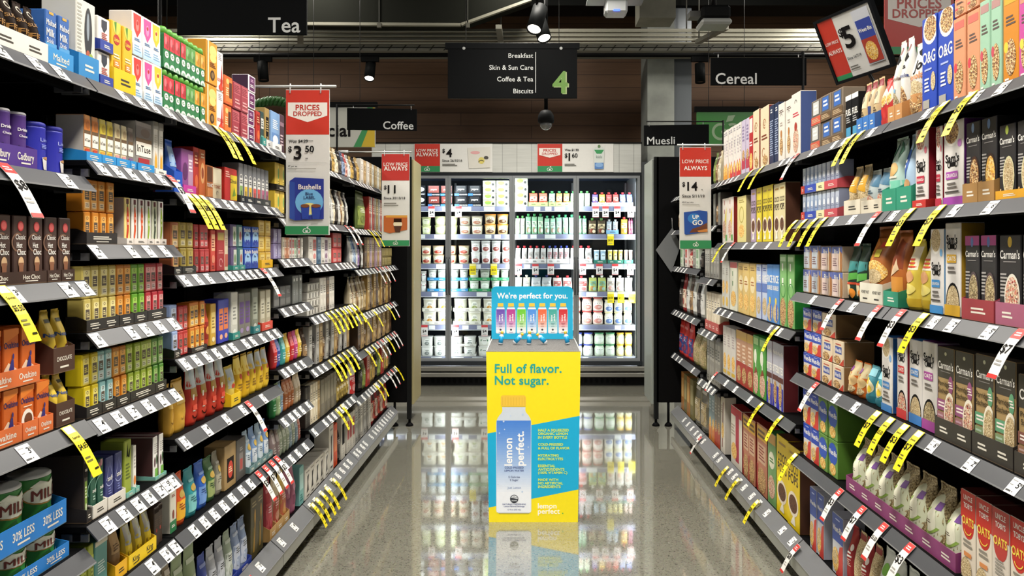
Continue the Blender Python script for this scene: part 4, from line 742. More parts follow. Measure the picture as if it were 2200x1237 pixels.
def hc(k, look, c): ctn(k, 'hot_chocolate_box', 'carton', look, '#45302a', [N(.35, .6, .018, .022, 60, 300, '#7a5a48'), E(.52, .84, .22, .075, '#c23438'), E(.52, .84, .17, .055, '#e06a68'), T('Classic', .5, .68, .07, WH, .7, bold=0), T('Hot', .42, .56, .1, WH, .4), T('Choc', .55, .46, .11, WH, .6), E(.52, .3, .2, .09, '#d2ad84'), P([(.34, .3), (.7, .3), (.64, .08), (.4, .08)], '#8a5a40'), P([(0, .05), (1, .1), (1, .15), (.5, .08), (0, .12)], c)], .075, side='#38241e')
hc('hc', 'brown hot chocolate carton', '#8a5a9c'); hc('hc_mint', 'brown chocolate carton, green swirl', '#4a9a7c'); hc('hc_white', 'brown chocolate carton, cream swirl', '#d9b070')
def ov(k, look, cup): ctn(k, 'malt_drink_box', 'carton', look, '#d0621f', [P([(0, .75), (1, .9), (1, 1), (0, 1)], '#e07c2c'), T('Ovaltine', .5, .72, .17, '#23215c', .95, bold=.035)]+([E(.5, .3, .45, .25, '#efe6da'), E(.55, .34, .3, .13, '#6a3c22'), LN(.2, .58, .8, .62, 1, '#f2dcc4')] if cup else [P([(0, .0), (1, .0), (1, .25), (.3, .42), (0, .3)], '#eccdb0'), N(.35, .14, .008, .010, 0, 360, '#2c2a5c'), N(.68, .14, .008, .010, 0, 360, '#2c2a5c'), P([(.32, .3), (.5, .48), (.62, .46), (.66, .3), (.52, .2)], '#2f2c78'), E(.6, .52, .06, .05, '#2f2c78')]), .09)
ov('ov', 'orange malt carton with cyclist', 0); ov('ov_cup', 'orange malt carton with cup', 1)
bag('nesq_bag', 'chocolate_milk_bag', 'bag', 'yellow chocolate milk powder bag', '#d8b83a', [R(.2, .82, .8, .88, '#3a3a2a'), T('Nesquik', .5, .62, .17, '#23509a', .95, bold=.03), E(.6, .34, .2, .12, '#5a2f20'), T('CHOCOLATE', .62, .4, .05, WH, .4), E(.3, .2, .2, .1, '#efe6c0')])
ty('milo', 'malt_drink_tin', 'tin', 'green malt drink tin', 'can', '#2f7a34', [E(.5, .7, .42, .2, '#a8823c'), E(.5, .71, .4, .18, '#e9ead8'), P([(.2, .86), (.35, .96), (.5, .88), (.65, .96), (.8, .86), (.5, .8)], '#e9ead8'), T('MILO', .5, .7, .2, '#6a241c', .56, bold=.03), T('30%', .68, .3, .1, WH, .3), T('LESS', .68, .18, .1, WH, .3), P([(.2, .05), (.5, .3), (.45, .5), (.3, .4)], '#1f4f24')], lid=('#c9cac6', .06))
def zen(k, look, c, bd='#a5443a'): ctn(k, 'infusion_box', 'carton', look, lerp(c, '#ddd6c8', .25), [R(0, .66, 1, .9, c), E(.6, .78, .3, .09, lerp(c, '#5a2a10', .25)), R(0, .58, 1, .66, '#6a5238'), R(0, .3, 1, .58, '#efe9dc'), T('InTuse', .5, .45, .13, INK, .85), R(.15, .16, .85, .26, bd)], .075, side='#cfc8bc')
zen('zen_o', 'orange topped infusion carton', '#cf7a30', '#c8452c'); zen('zen_y', 'yellow topped infusion carton', '#d9c43c', '#d9a03c'); zen('zen_c', 'cream topped infusion carton', '#d8c89a', '#d99a9a'); zen('zen_d', 'dark topped infusion carton', '#6b6158', '#7a5a8a'); zen('zen_r', 'grey topped infusion carton', '#7a7470', '#a82c34')
ctn('flame_box', 'infusion_box', 'carton', 'slim white carton, yellow flame', '#dedbd2', [R(0, .85, 1, 1, '#98968e'), P([(.2, .12), (.8, .12), (.7, .42), (.5, .3), (.35, .45)], '#e3a630'), LN(.2, .5, .8, .75, 6, '#c2beb2')])
ctn('mint_box', 'infusion_box', 'carton', 'slim mint tea carton', '#cfd8d0', [E(.5, .4, .3, .1, '#5fae7a'), LN(.2, .5, .8, .7, 3, '#9aa89c')])
def cube(k, look, c, lite): ctn(k, 'tea_cube', 'carton', look, c, [R(.12, .05, .88, .88, lite), N(.5, .8, .003, .0045, 0, 360, '#6a5040'), R(.22, .36, .78, .68, '#5a4e44'), LN(.3, .42, .7, .6, 3, lerp(c, '#ffffff', .3)), R(.22, .1, .78, .28, lerp(lite, '#ffffff', .5)), LN(.3, .13, .7, .25, 2, '#7a7064')], .045, side=c)
cube('cube_o', 'small orange tea cube', '#dc8a28', '#eeb15a'); cube('cube_y', 'small pale yellow tea cube', '#d8c46a', '#ecdf9c'); cube('cube_g', 'small bright green tea cube', '#6fb030', '#a5d058'); cube('cube_r', 'small red tea cube', '#c2303c', '#e8a8a4'); cube('cube_l', 'small lemon tea cube', '#e0c81e', '#eee07a'); cube('cube_b', 'small pale blue tea cube', '#8cc0c2', '#c4dedc'); cube('cube_k', 'small lime tea cube', '#a0b838', '#c8d878'); cube('cube_m', 'small leaf green tea cube', '#5e9a3e', '#a4c878')
cube('chai_cube', 'gold red chai cube', '#a8623c', '#d8b070'); cube('gold_cube', 'gold tea cube', '#a8923c', '#c4b05c'); cube('red_cube', 'deep red tea cube', '#a82c2e', '#c4484a'); cube('amber_cube', 'amber tea cube', '#d07a28', '#eab64e'); cube('red_cube2', 'red gift tea cube', '#b02828', '#cf5450'); cube('pale_blue', 'lavender blue tea cube', '#8fa3cc', '#c4cfe6')
def chil(k, look, c, bg=WH): ctn(k, 'spice_tea_box', 'carton', look, bg, [R(.3, .86, .7, .97, '#5c1f2e'), P([(.3, .15), (.5, .08), (.72, .3), (.75, .6), (.6, .8), (.42, .8), (.34, .55), (.42, .35)], c), P([(.42, .8), (.6, .8), (.5, .88)], '#4f7a2c'), T('chai', .55, .5, .16, lerp(c, '#ffffff', .7), .3, rot=1), LN(.1, .02, .9, .08, 1, '#9a8a88')], .07, side='#b8ada6')
chil('chil_y', 'white carton, red chilli yellow flash', '#c83a24', '#efd98a'); chil('chil_r', 'white carton with orange chilli', '#d9562a'); chil('chil_g', 'white carton with green pepper', '#9cba3c'); chil('chil_d', 'dark striped pepper carton', '#3c4434', '#c9cdb4')
ctn('teabag_box', 'tea_box', 'carton', 'dark carton with green label', '#3b322e', [R(.2, .08, .8, .62, '#7a9a3c'), LN(.3, .35, .7, .55, 4, '#e4ead0'), E(.5, .22, .16, .06, '#e4ead0'), R(.1, .68, .9, .9, '#2a2422'), LN(.2, .75, .8, .83, 1, '#b0a498')], .12)
ctn('floral_box', 'tea_box', 'carton', 'dark green floral tea carton', '#2a5a48', [E(.25, .85, .2, .1, '#b86a78'), E(.6, .95, .2, .08, '#c98a90'), N(.7, .5, .03, .032, 90, 200, '#8ac0a8'), T('zodi', .62, .48, .14, WH, .6), LN(.4, .3, .8, .4, 2, '#a8c8b8'), E(.2, .12, .12, .06, '#b86a58')])
ctn('zodi_box', 'tea_box', 'carton', 'indigo tea carton, petal outline', '#3c4078', [N(.5, .55, .016, .018, 200, 340, '#a8b0dc'), P([(.5, .92), (.53, .9), (.95, .55), (.9, .55)], '#a8b0dc'), P([(.5, .92), (.47, .9), (.05, .55), (.1, .55)], '#a8b0dc'), T('zodi', .5, .58, .14, WH, .6), LN(.3, .25, .7, .4, 3, '#7a82c0')])
ctn('olive_box', 'tea_box', 'carton', 'olive carton with black leaves', '#9aa83c', [P([(.3, .7), (.5, .95), (.55, .72)], '#23281c'), P([(.5, .7), (.85, .9), (.7, .68)], '#23281c'), LN(.2, .3, .8, .6, 5, '#5c6a24')])
ctn('fruit_box', 'tea_box', 'carton', 'slim white orange print carton', '#ebe7de', [E(.5, .25, .4, .1, '#e38a3c'), LN(.2, .5, .8, .8, 4, '#b0aca4')])
ctn('leaf_box', 'tea_box', 'carton', 'white carton, leaves green foot', '#eceae4', [R(.4, 0, 1, .24, '#7ab84c'), E(.35, .4, .16, .12, '#5c3840'), E(.75, .45, .14, .12, '#3a5a38'), LN(.25, .6, .45, .85, 5, '#8a8880'), LN(.6, .6, .85, .85, 5, '#8a8880')], .15, side='#4a2c2c')
ctn('lime_box', 'tea_box', 'carton', 'yellow green tea carton', '#a9b53c', [R(.5, 0, 1, .8, '#c2cc5c'), LN(.55, .3, .9, .6, 4, '#6f7c24')], .1)
ctn('teal_tall', 'tea_box', 'carton', 'tall teal tea carton', '#5f9a94', [R(0, .9, 1, 1, '#c9c4b0'), LN(.2, .35, .8, .6, 5, '#d4e6e0'), R(0, 0, 1, .2, '#3c7a74'), E(.5, .1, .2, .05, '#b85a48')])
bag('brown_foil', 'loose_tea_bag', 'bag', 'brown foil tea bag', '#7d5c34', [R(.1, .5, .9, .9, '#a8865a'), LN(.2, .55, .8, .7, 3, '#5a3c1c')], .04); bag('yellow_foil', 'loose_tea_bag', 'bag', 'clear yellow tea bag', '#c9b23c', [R(.1, .5, .9, .92, 'silver'), R(.1, .1, .9, .5, '#e6c81e'), T('King', .5, .3, .1, '#7a5a14', .6)], .04)
ctn('dark_brown_box', 'tea_box', 'carton', 'dark brown tea carton', '#3a2a24', [E(.5, .4, .12, .05, '#b83a34'), LN(.2, .5, .8, .7, 4, '#5a463c'), R(.1, .85, .9, .95, '#241a16')], .06); ctn('green_base_box', 'tea_box', 'carton', 'cream carton with green foot', '#d8d4c4', [R(0, 0, 1, .26, '#2f7a4c'), T('LEAF', .5, .14, .07, WH, .6), T('Ceylon', .5, .82, .07, '#8a3a34', .6), E(.5, .4, .14, .1, '#8a3a2c')])
for k, look, c, c2 in (('grey_foil', 'grey foil tea packet', '#8f8c84', '#a8a59c'), ('kraft_foil', 'taupe foil tea packet', '#8a7c64', '#a89a80'), ('green_foil', 'silver green tea packet', '#8a9a74', '#c4ccb0'), ('navy_bag', 'blue white tea packet', '#33479c', '#d8dce4'), ('silver_blue', 'silver packet with blue foot', '#a9acb4', '#c8ccd4'), ('green_silver', 'silver packet with green foot', '#9aa894', '#d0d6cc'), ('blue_silver', 'pale blue foil packet', '#8a9cc0', '#ccd4e4'), ('red_bag', 'deep red packet', '#a82838', '#c45058'), ('cream_red', 'cream packet with red edge', '#d0bfa0', '#b84a3c'), ('yellow_red', 'yellow packet with red print', '#d8b45c', '#c86a4a')): cb(k, look, c, c2, .05)
ctn('wheat_box', 'tea_box', 'carton', 'dark olive carton, wheat ears', '#4a4226', [P([(.4, .1), (.5, .1), (.7, .6), (.6, .62)], '#b8862c'), E(.62, .66, .1, .12, '#c9983c'), P([(.3, .1), (.36, .1), (.4, .5), (.34, .5)], '#8a7a2c'), LN(.2, .82, .8, .92, 2, '#a89a70')]); bag('pink_pack', 'snack_pack', 'bag', 'mauve pink snack pack', '#a8627c', [E(.5, .6, .3, .12, '#c890a8'), R(.2, .2, .8, .4, '#7c3c58')], .05); ctn('teal_pack', 'tea_box', 'carton', 'pale teal tea carton', '#7fb8b4', [R(.1, .4, .9, .8, '#b4dcd8'), LN(.2, .1, .8, .3, 3, '#3f7a78')])
ctn('ink_box', 'coffee_box', 'carton', 'white carton with ink drawing', '#d8d4ca', [P([(.3, .2), (.7, .25), (.6, .55), (.75, .8), (.4, .75), (.45, .5)], '#2a2826'), LN(.2, .86, .8, .94, 1, '#8a867c'), LN(.3, .06, .8, .14, 1, '#5a564c')], .09)
bag('blue_bag', 'tea_bag_pack', 'bag', 'shiny blue tea pack', '#2a5ab4', [R(.1, .5, .9, .9, '#8aa8cc'), T('Blue', .5, .25, .12, WH, .7)], .05); ctn('purple_box', 'tea_box', 'carton', 'purple berry tea carton', '#8a4a8c', [R(.55, .1, .95, .9, '#b088a8'), E(.3, .5, .2, .2, '#5c2a60'), LN(.6, .5, .9, .8, 4, '#efe0ea')], .09); ctn('orange_box', 'tea_box', 'carton', 'rust orange tea carton', '#c2602c', [E(.5, .5, .35, .22, '#d8a06a'), E(.5, .5, .2, .12, '#8a3c1c'), LN(.2, .8, .8, .92, 2, '#f0d8b8')])
ctn('tonic_o', 'tea_box', 'carton', 'orange tonic tea carton', '#b86a30', [R(.1, .5, .9, .95, '#6a3c20'), T('TONIC', .5, .4, .1, WH, .9), R(.1, .05, .9, .3, '#d98a4c')]); ctn('tonic_c', 'tea_box', 'carton', 'cream tonic tea carton', '#d2c2a2', [R(.1, .5, .9, .95, '#e8dcc0'), T('TONIC', .5, .4, .1, '#a85a34', .9), N(.5, .2, .006, .008, 0, 250, '#4a3a2a')])
ctn('dilmah_y', 'tea_box', 'carton', 'red yellow leaf tea carton', '#b82820', [R(.45, .05, 1, .8, '#e3c62c'), T('Dilmah', .7, .62, .12, '#3a3a1c', .5), P([(.6, .15), (.9, .2), (.75, .45)], '#7a9a2c'), LN(.05, .7, .4, .9, 3, '#e8b0a0')], .1)
def arch(k, look, c): ctn(k, 'tea_box', 'carton', look, '#75767a', [R(.1, .05, .9, .62, '#e4e2dc'), N(.5, .62, .012, .016, 0, 180, '#dcdad4'), R(.16, .06, .84, .42, c), R(.4, .14, .6, .3, '#3a3a3a'), LN(.25, .48, .75, .58, 2, '#5a5a5a')])
arch('arch_g', 'grey tea carton, green arch', '#8ab05c'); arch('arch_y', 'grey tea carton, yellow arch', '#e3b82e'); arch('arch_r', 'grey tea carton, coral arch', '#d8524c'); arch('arch_p', 'grey tea carton, pink arch', '#b85c80')
ctn('sun_box', 'tea_box', 'carton', 'yellow sunny tea carton', '#d0b03c', [R(.55, .1, .95, .9, '#e8d060'), E(.75, .6, .14, .2, '#5f9a4c'), LN(.6, .2, .9, .35, 2, '#7a6a1c')], .1)
ctn('red_tall', 'tea_box', 'carton', 'tall crimson tea carton', '#a02428', [R(.1, .72, .9, .9, '#a8924c'), N(.5, .2, .012, .016, 0, 300, '#d8a0a0'), LN(.2, .4, .8, .5, 2, '#d88a80')]); ctn('cream_tall', 'tea_box', 'carton', 'cream red tea carton', '#cfc0a4', [R(.1, .1, .9, .4, '#b85a48'), LN(.2, .6, .8, .8, 4, '#9a8a70')])
ctn('herb_p', 'tea_box', 'carton', 'purple herbal tea carton', '#5c4c74', [R(.4, .05, .95, .9, '#c8ccc0'), E(.65, .5, .18, .2, '#6f8a5c'), LN(.45, .1, .9, .25, 2, '#8a5a5c')]); ctn('herb_t', 'tea_box', 'carton', 'teal herbal tea carton', '#3c6a68', [R(.4, .05, .95, .9, '#b8c8c0'), E(.65, .5, .18, .2, '#a85a50'), LN(.45, .1, .9, .25, 2, '#3c6a68')])
ctn('bluelabel', 'tea_box', 'carton', 'royal blue tea carton', '#2347a4', [E(.5, .45, .42, .3, '#9cc4e8'), T('Bushells', .5, .82, .16, WH, .9), T('Blue', .5, .6, .1, '#1c2c6a', .5), E(.36, .25, .15, .12, '#23389c'), E(.64, .25, .15, .12, '#23389c')])
ctn('yellow_gold', 'tea_box', 'carton', 'golden yellow tea carton', '#cfa83c', [R(.1, .2, .9, .85, '#e0c878'), LN(.2, .3, .8, .7, 4, '#a8802c')]); ctn('lavender', 'tea_box', 'carton', 'lavender tea carton', '#8f82b0', [R(.1, .1, .5, .9, '#b0a8cc'), LN(.55, .2, .9, .7, 5, '#d8d4e6')])
bag('ember_pack', 'tea_pack', 'bag', 'ember orange tea pack', '#c2452c', [R(.1, .2, .9, .6, '#8a2418'), E(.5, .4, .25, .1, '#e0a04c')], .04)
for k, look, c, c2 in (('gold_tall', 'gold tall tea carton', '#d0a63c', '#e6cc7c'), ('cobalt_tall', 'cobalt orange tea carton', '#3a3fae', '#e07a3c'), ('silver_tall', 'white speckled tea carton', '#c9c8be', '#dddcd2'), ('violet_tall', 'grey violet tea carton', '#77746c', '#5f3a80'), ('sage_tall', 'sage grey tea carton', '#7c8070', '#a0a494'), ('cream_silver', 'silver cream tea carton', '#b4ae94', '#cfcab4')): ctn(k, 'tea_box', 'carton', look, c, [R(.15, .3, .85, .8, c2), LN(.25, .4, .75, .7, 4, lerp(c, '#000000', .3)), E(.5, .15, .25, .06, lerp(c2, '#ffffff', .4))])
bag('gold_pouch', 'tea_pouch', 'pouch', 'gold tea pouch, crimped top', '#c99a34', [LN(.3, .72, .7, .8, 2, '#8a5f1c'), R(.15, .55, .85, .95, '#d9b25a'), N(.5, .3, .008, .011, 200, 340, '#8a5f1c')], .05); bag('red_pouch', 'tea_pouch', 'pouch', 'red tea pouch, silver top', '#b8301f', [R(.0, .66, 1, .98, 'silver'), R(.2, .5, .8, .66, '#a8823c'), T('TEA', .4, .4, .16, WH, .5, rot=1), N(.5, .2, .012, .017, 190, 350, '#2c0f0a'), R(.3, .27, .7, .36, '#cc4a38')], .05)
bag('maize_pouch', 'tea_pouch', 'pouch', 'straw yellow tea pouch', '#c8b24e', [R(.1, .45, .9, .95, 'silver'), E(.5, .5, .16, .06, '#b8402c')], .05)
for k, look, c, c2 in (('yellow_pack', 'bright yellow tea pack', '#dcae20', '#ecd05c'), ('yellow_silver', 'yellow tea pack, silver top', '#dab530', 'silver')): bag(k, 'tea_pack', 'bag', look, c, [R(.0, .62, 1, .98, c2), E(.5, .55, .15, .06, '#b8402c'), LN(.2, .2, .8, .4, 3, '#8a641c')], .05)
for k, look, c, c2 in (('sunset_bag', 'orange yellow coffee bag', '#d4511e', '#ecb028'), ('aqua_bag', 'turquoise coffee bag', '#2f8f98', '#7cc4c4'), ('royal_bag', 'royal blue coffee bag', '#2a5cb8', '#6f98d8'), ('forest_bag', 'forest green coffee bag', '#3f6a42', '#98a868'), ('stone_bag', 'stone grey coffee bag', '#8f8b7c', '#b0ab98'), ('ice_bag', 'pale silver blue bag', '#93a9bc', '#c8d4dc'), ('ice_bag2', 'blue topped silver bag', '#7a98c4', '#d0d8e0')): bag(k, 'coffee_bag', 'bag', look, c, [R(.1, .12, .9, .5, c2), LN(.2, .3, .8, .45, 3, lerp(c, '#000000', .3)), E(.5, .62, .25, .08, '#b89a4c'), R(.2, .75, .8, .8, lerp(c, '#ffffff', .4))], .055)
ctn('kraft_window', 'coffee_box', 'carton', 'kraft carton with red window', '#a5885a', [R(.2, .15, .8, .7, '#2a2420'), E(.5, .42, .22, .2, '#c43a2a'), LN(.35, .35, .65, .5, 3, '#efd8b8')], .08); ctn('charcoal_bag', 'coffee_box', 'carton', 'charcoal carton with arch', '#4f4c4a', [R(.3, .2, .7, .65, '#7a7674'), R(.36, .24, .64, .5, '#a84440'), LN(.35, .7, .65, .8, 2, '#a8a4a0')], .08)
ctn('steel_box', 'coffee_machine_box', 'carton', 'dark grey machine box', '#4a4a48', [R(.1, .1, .9, .4, '#6a6a66'), LN(.2, .6, .8, .8, 3, '#8a8a86')], .1); ctn('slate_box', 'coffee_box', 'carton', 'slate grey coffee carton', '#5f615e', [R(.3, .8, .7, .9, '#c8c8c2'), R(.2, .1, .8, .7, '#6c6e6a'), LN(.3, .3, .7, .5, 3, '#8c8e8a')], .08)
for k, look, c in (('mini_red', 'red sachet pack', '#c0282c'), ('mini_blue', 'blue sachet pack', '#33479a'), ('mini_teal', 'aqua sachet pack', '#3f9a98'), ('mini_yel', 'yellow sachet pack', '#d8b23c'), ('mini_pink', 'pink sachet pack', '#b83c78'), ('mini_green', 'green sachet pack', '#1f7a3c'), ('mini_mint', 'pale green sachet pack', '#a8c490'), ('mini_sky', 'pale blue sachet pack', '#8aaccc'), ('mini_amber', 'copper sachet pack', '#b0663a'), ('mini_cream', 'cream sachet pack', '#c4b294'), ('thin_rose', 'grey rose sachet pack', '#8c7a78'), ('thin_mint', 'grey green sachet pack', '#a4b09a'), ('thin_sky', 'grey blue sachet pack', '#8fa6b4'), ('thin_coral', 'coral sachet pack', '#c87a6a')): bag(k, 'sachet_pack', 'pack', look, c, [R(.1, .55, .9, .85, lerp(c, '#ffffff', .35)), LN(.2, .2, .8, .45, 3, lerp(c, '#ffffff', .55))], .045)
ctn('capsule_box', 'capsule_box', 'carton', 'flat silver capsule carton', '#b0ada4', [R(.1, .2, .6, .8, '#d0cec6'), R(.65, .2, .9, .8, '#5a564e')])
for k, look, c, c2 in (('box_dark', 'dark coffee carton', '#3a3632', '#5a544c'), ('grey_brown_box', 'taupe coffee carton', '#77705f', '#8f8874'), ('box_white_dark', 'white carton with black window', '#d2cec2', '#1f1d1c'), ('box_orange', 'orange coffee carton', '#d8522a', '#e88a4c'), ('box_white_red', 'white red coffee carton', '#cfcabe', '#b03030'), ('box_grey', 'grey spread carton', '#5c5854', '#7a7670'), ('box_amber', 'amber spread carton', '#a8713c', '#d0a86c'), ('box_olive', 'olive spread carton', '#7c744c', '#a8a078')): ctn(k, 'coffee_box', 'carton', look, c, [R(.15, .35, .85, .85, c2), LN(.25, .1, .75, .28, 3, lerp(c, '#808080', .4))], .08)
# --- cereal aisle
def cer(k, look, base, shapes, side=None, d=.075, name='cereal_box'): ctn(k, name, 'box', look, base, shapes, d, side)
def oatw(k, look, c): cer(k, look, '#dad5ce', [LN(.15, .88, .85, .96, 2, '#8a8890'), T('OATS', .45, .66, .2, '#7c7684', .6, rot=1), P([(0, 0), (1, 0), (1, .2), (.5, .34), (0, .22)], c), E(.5, .2, .35, .1, 'cornmix'), LN(.6, .45, .9, .8, 6, '#b8b2bc')])
oatw('oat_w', 'white oat carton, orange foot', '#e39a2c'); oatw('oat_w2', 'white oat carton, red foot', '#c4383a')
cer('lilac_box', 'lilac oat carton', '#c2b8cc', [R(0, .1, 1, .3, '#b03a50'), E(.5, .35, .35, .1, 'granola'), LN(.2, .6, .8, .9, 5, '#8a7ca0')]); cer('bran_red', 'red bran carton', '#b0282c', [R(.1, .7, .9, .95, '#e8dcd4'), E(.5, .2, .4, .14, 'cornmix'), T('BRAN', .5, .5, .1, WH, .8)])
cer('swirl_box', 'cream carton, brown swirls', '#dfcfae', [N(.5, .72, .02, .026, 0, 300, '#a5683c'), N(.5, .72, .008, .013, 90, 360, '#a5683c'), N(.4, .25, .02, .026, 40, 340, '#a5683c'), T('swirl', .5, .5, .1, '#7a3a24', .8), E(.6, .12, .3, .08, 'granola')], '#8f2a22')
cer('navy_box', 'navy printed nutrition carton', '#20304f', [T('fit', .5, .9, .08, WH, .5), LN(.1, .15, .9, .75, 16, '#9aa8c4')]); cer('ginger_box', 'white carton, ginger biscuit pictures', '#e3dcd2', [T('Crunch', .5, .86, .06, '#5a4a44', .8), N(.5, .78, .01, .013, 0, 180, '#3a3a3a'), LN(.3, .6, .7, .68, 2, '#a89c90'), E(.5, .26, .26, .16, 'granola'), E(.5, .47, .13, .07, '#b5793c')]); cer('ginger_red', 'white carton, red biscuit picture', '#e3dcd2', [T('Berry', .5, .66, .08, '#c43a4a', .8), N(.5, .84, .012, .016, 0, 180, '#3a3a3a'), E(.5, .26, .3, .2, 'berry'), E(.5, .47, .15, .07, '#a83a2c')], '#4a5f9c')
def bar(k, look, c): ctn(k, 'snack_bar_box', 'box', look, '#8a7a68', [R(.08, .35, .92, .95, '#5f5a58'), R(.2, .4, .8, .92, c), T('fu', .5, .68, .3, WH, .5), R(0, 0, 1, .32, '#6a5238' if c[1] != 'd' else '#cf5a44'), LN(.1, .08, .9, .26, 3, '#c9b08c')], .09)
bar('bar_blue', 'brown bar carton, blue wrapper', '#3a6ab8'); bar('bar_coral', 'coral bar carton, black wrapper', '#d0d0cc')
ctn('black_tub', 'breakfast_pouch', 'pouch', 'black pouch with white lettering', '#1a1a1c', [R(0, .88, 1, 1, WH), T('FUEL', .5, .6, .2, WH, .9, bold=.03), LN(.15, .35, .85, .5, 3, '#a8a8a8'), R(.15, .05, .9, .25, '#4a9ac4')], .08)
bag('oat_sack', 'oat_bag', 'bag', 'cream oat bag, maroon top', '#d3b98a', [R(0, .85, 1, 1, '#8a2a30'), R(.1, .5, .9, .75, '#e6d4b0'), E(.5, .68, .25, .08, '#6a5a3c'), LN(.2, .3, .8, .45, 3, '#4a3a28'), R(0, 0, 1, .2, '#d98a3c')], .06); bag('oat_sack2', 'oat_bag', 'bag', 'cream oat bag, blue label', '#cfb892', [R(0, .85, 1, 1, '#8a2a30'), R(.2, .2, .8, .5, '#2a3f7c'), E(.5, .68, .25, .08, '#6a5a3c')], .06); bag('red_sack', 'cereal_bag', 'bag', 'red white cereal bag', '#c22c28', [E(.55, .62, .4, .2, '#e8dcc8'), E(.6, .55, .25, .12, 'cornmix'), R(0, 0, 1, .15, '#d04038')], .06)
bag('gran_bag', 'granola_bag', 'bag', 'white granola bag, blue lettering', '#e2e0da', [E(.5, .9, .16, .05, '#7a3030'), P([(.2, .8), (.5, .85), (.8, .78), (.6, .72), (.4, .75)], INK), T('crunchy', .5, .66, .05, INK, .6), T('granola', .5, .55, .1, '#2a3f80', .95), E(.5, .22, .42, .2, 'granola')], .07); bag('gran_bag2', 'granola_bag', 'bag', 'white granola bag, brown lettering', '#dedad0', [E(.5, .9, .16, .05, '#7a3030'), P([(.2, .8), (.5, .85), (.8, .78), (.6, .72), (.4, .75)], INK), T('granola', .5, .55, .1, '#6a3f2a', .95), R(.3, .3, .7, .42, '#8ab8dc'), E(.5, .2, .42, .18, 'muesli')], .07); bag('gran_bag3', 'granola_bag', 'bag', 'white granola bag, orange lettering', '#e0dcd4', [P([(.2, .92), (.5, .96), (.8, .88), (.6, .82), (.4, .86)], INK), T('Jo', .6, .7, .14, INK, .5), T('granola', .5, .55, .09, '#d98a4c', .9), E(.5, .33, .45, .16, 'oats'), R(.05, .02, .95, .3, '#c89058'), E(.5, .16, .38, .12, 'granola')], .08)
cer('og_box', 'bright blue oat granola box', '#2347b4', [E(.6, .86, .5, .16, WH), E(.6, .87, .42, .13, 'granola'), T('O&G', .5, .57, .13, WH, .9), LN(.2, .42, .7, .46, 1, '#aab8e8'), LN(.2, .2, .55, .36, 4, '#dfe4f6'), E(.8, .3, .16, .1, 'oats'), R(.1, .03, .55, .12, '#a8a49c')])
def gr3(k, look, c, acc): cer(k, look, c, [R(.1, .86, .9, .95, lerp(c, acc, .5)), LN(.2, .62, .8, .74, 3, '#5a4a44'), E(.5, .28, .33, .2, 'granola'), E(.22, .4, .13, .06, acc), LN(.15, .03, .4, .07, 1, '#efe6dc')], name='granola_box')
gr3('coral_box', 'peach granola box', '#d8946c', '#d0404c'); gr3('mint_gran', 'mint green granola box', '#9cc4a8', '#c84a5c'); gr3('amber_gran', 'amber granola box', '#cf8418', '#e8c83c'); gr3('pink_gran', 'hot pink granola box', '#c44c98', '#d8d04c')
def slim(k, look, c, c2): ctn(k, 'milk_carton', 'carton', look, c, [G(0, .2, 1, 1, '#c2cbd8', c, 6), R(0, .0, 1, .28, c2), E(.5, .55, .3, .16, '#dfe4ec'), LN(.2, .4, .8, .5, 2, '#3a4a7c')], .06)
slim('slim_red', 'slim red breakfast drink carton', '#7a90b8', '#c0433a'); slim('slim_blue', 'slim blue breakfast drink carton', '#7c98c4', '#2f4aa8'); slim('slim_cream', 'slim cream breakfast drink carton', '#8a9ab8', '#e2d9ac'); slim('slim_coral', 'slim coral breakfast drink carton', '#9098b4', '#c4525c')
bag('pasta_bag', 'muesli_bag', 'bag', 'clear bag with gold label', 'oats', [R(.05, .62, .95, .98, '#8a7c5c'), P([(.1, .55), (.9, .45), (.9, .8), (.1, .85)], '#d9a228'), LN(.2, .6, .8, .75, 3, '#f4e4b4')], .08); bag('fruit_bag', 'muesli_bag', 'bag', 'pale blue fruit muesli bag', '#b9c4c4', [P([(.0, .7), (1, .6), (1, .9), (0, .95)], '#4a7a98'), E(.5, .25, .38, .18, 'berry'), LN(.2, .45, .8, .55, 2, '#3a5a70')], .07)
bag('teal_bag', 'granola_bag', 'bag', 'aqua granola bag, rosemary sprigs', '#bcd8cc', [R(0, .0, 1, .42, '#7fcfb4'), E(.5, .58, .3, .1, '#d8b070'), P([(.1, .8), (.4, .98), (.3, .75)], '#4a7a60'), P([(.6, .98), (.9, .85), (.7, .72)], '#4a7a60'), LN(.2, .44, .8, .5, 1, '#efe8d8')], .08); bag('blue_bag2', 'granola_bag', 'bag', 'sky blue granola bag, rosemary', '#a9c4dc', [P([(.3, .98), (.7, .95), (.5, .7)], '#4a6a58'), E(.3, .62, .25, .2, '#2b56a4'), T('L', .3, .62, .16, WH, .2), E(.5, .35, .2, .06, '#c89a6a'), G(.05, .03, .95, .3, '#a9c4dc', '#7fa4d8', 4)], .08)
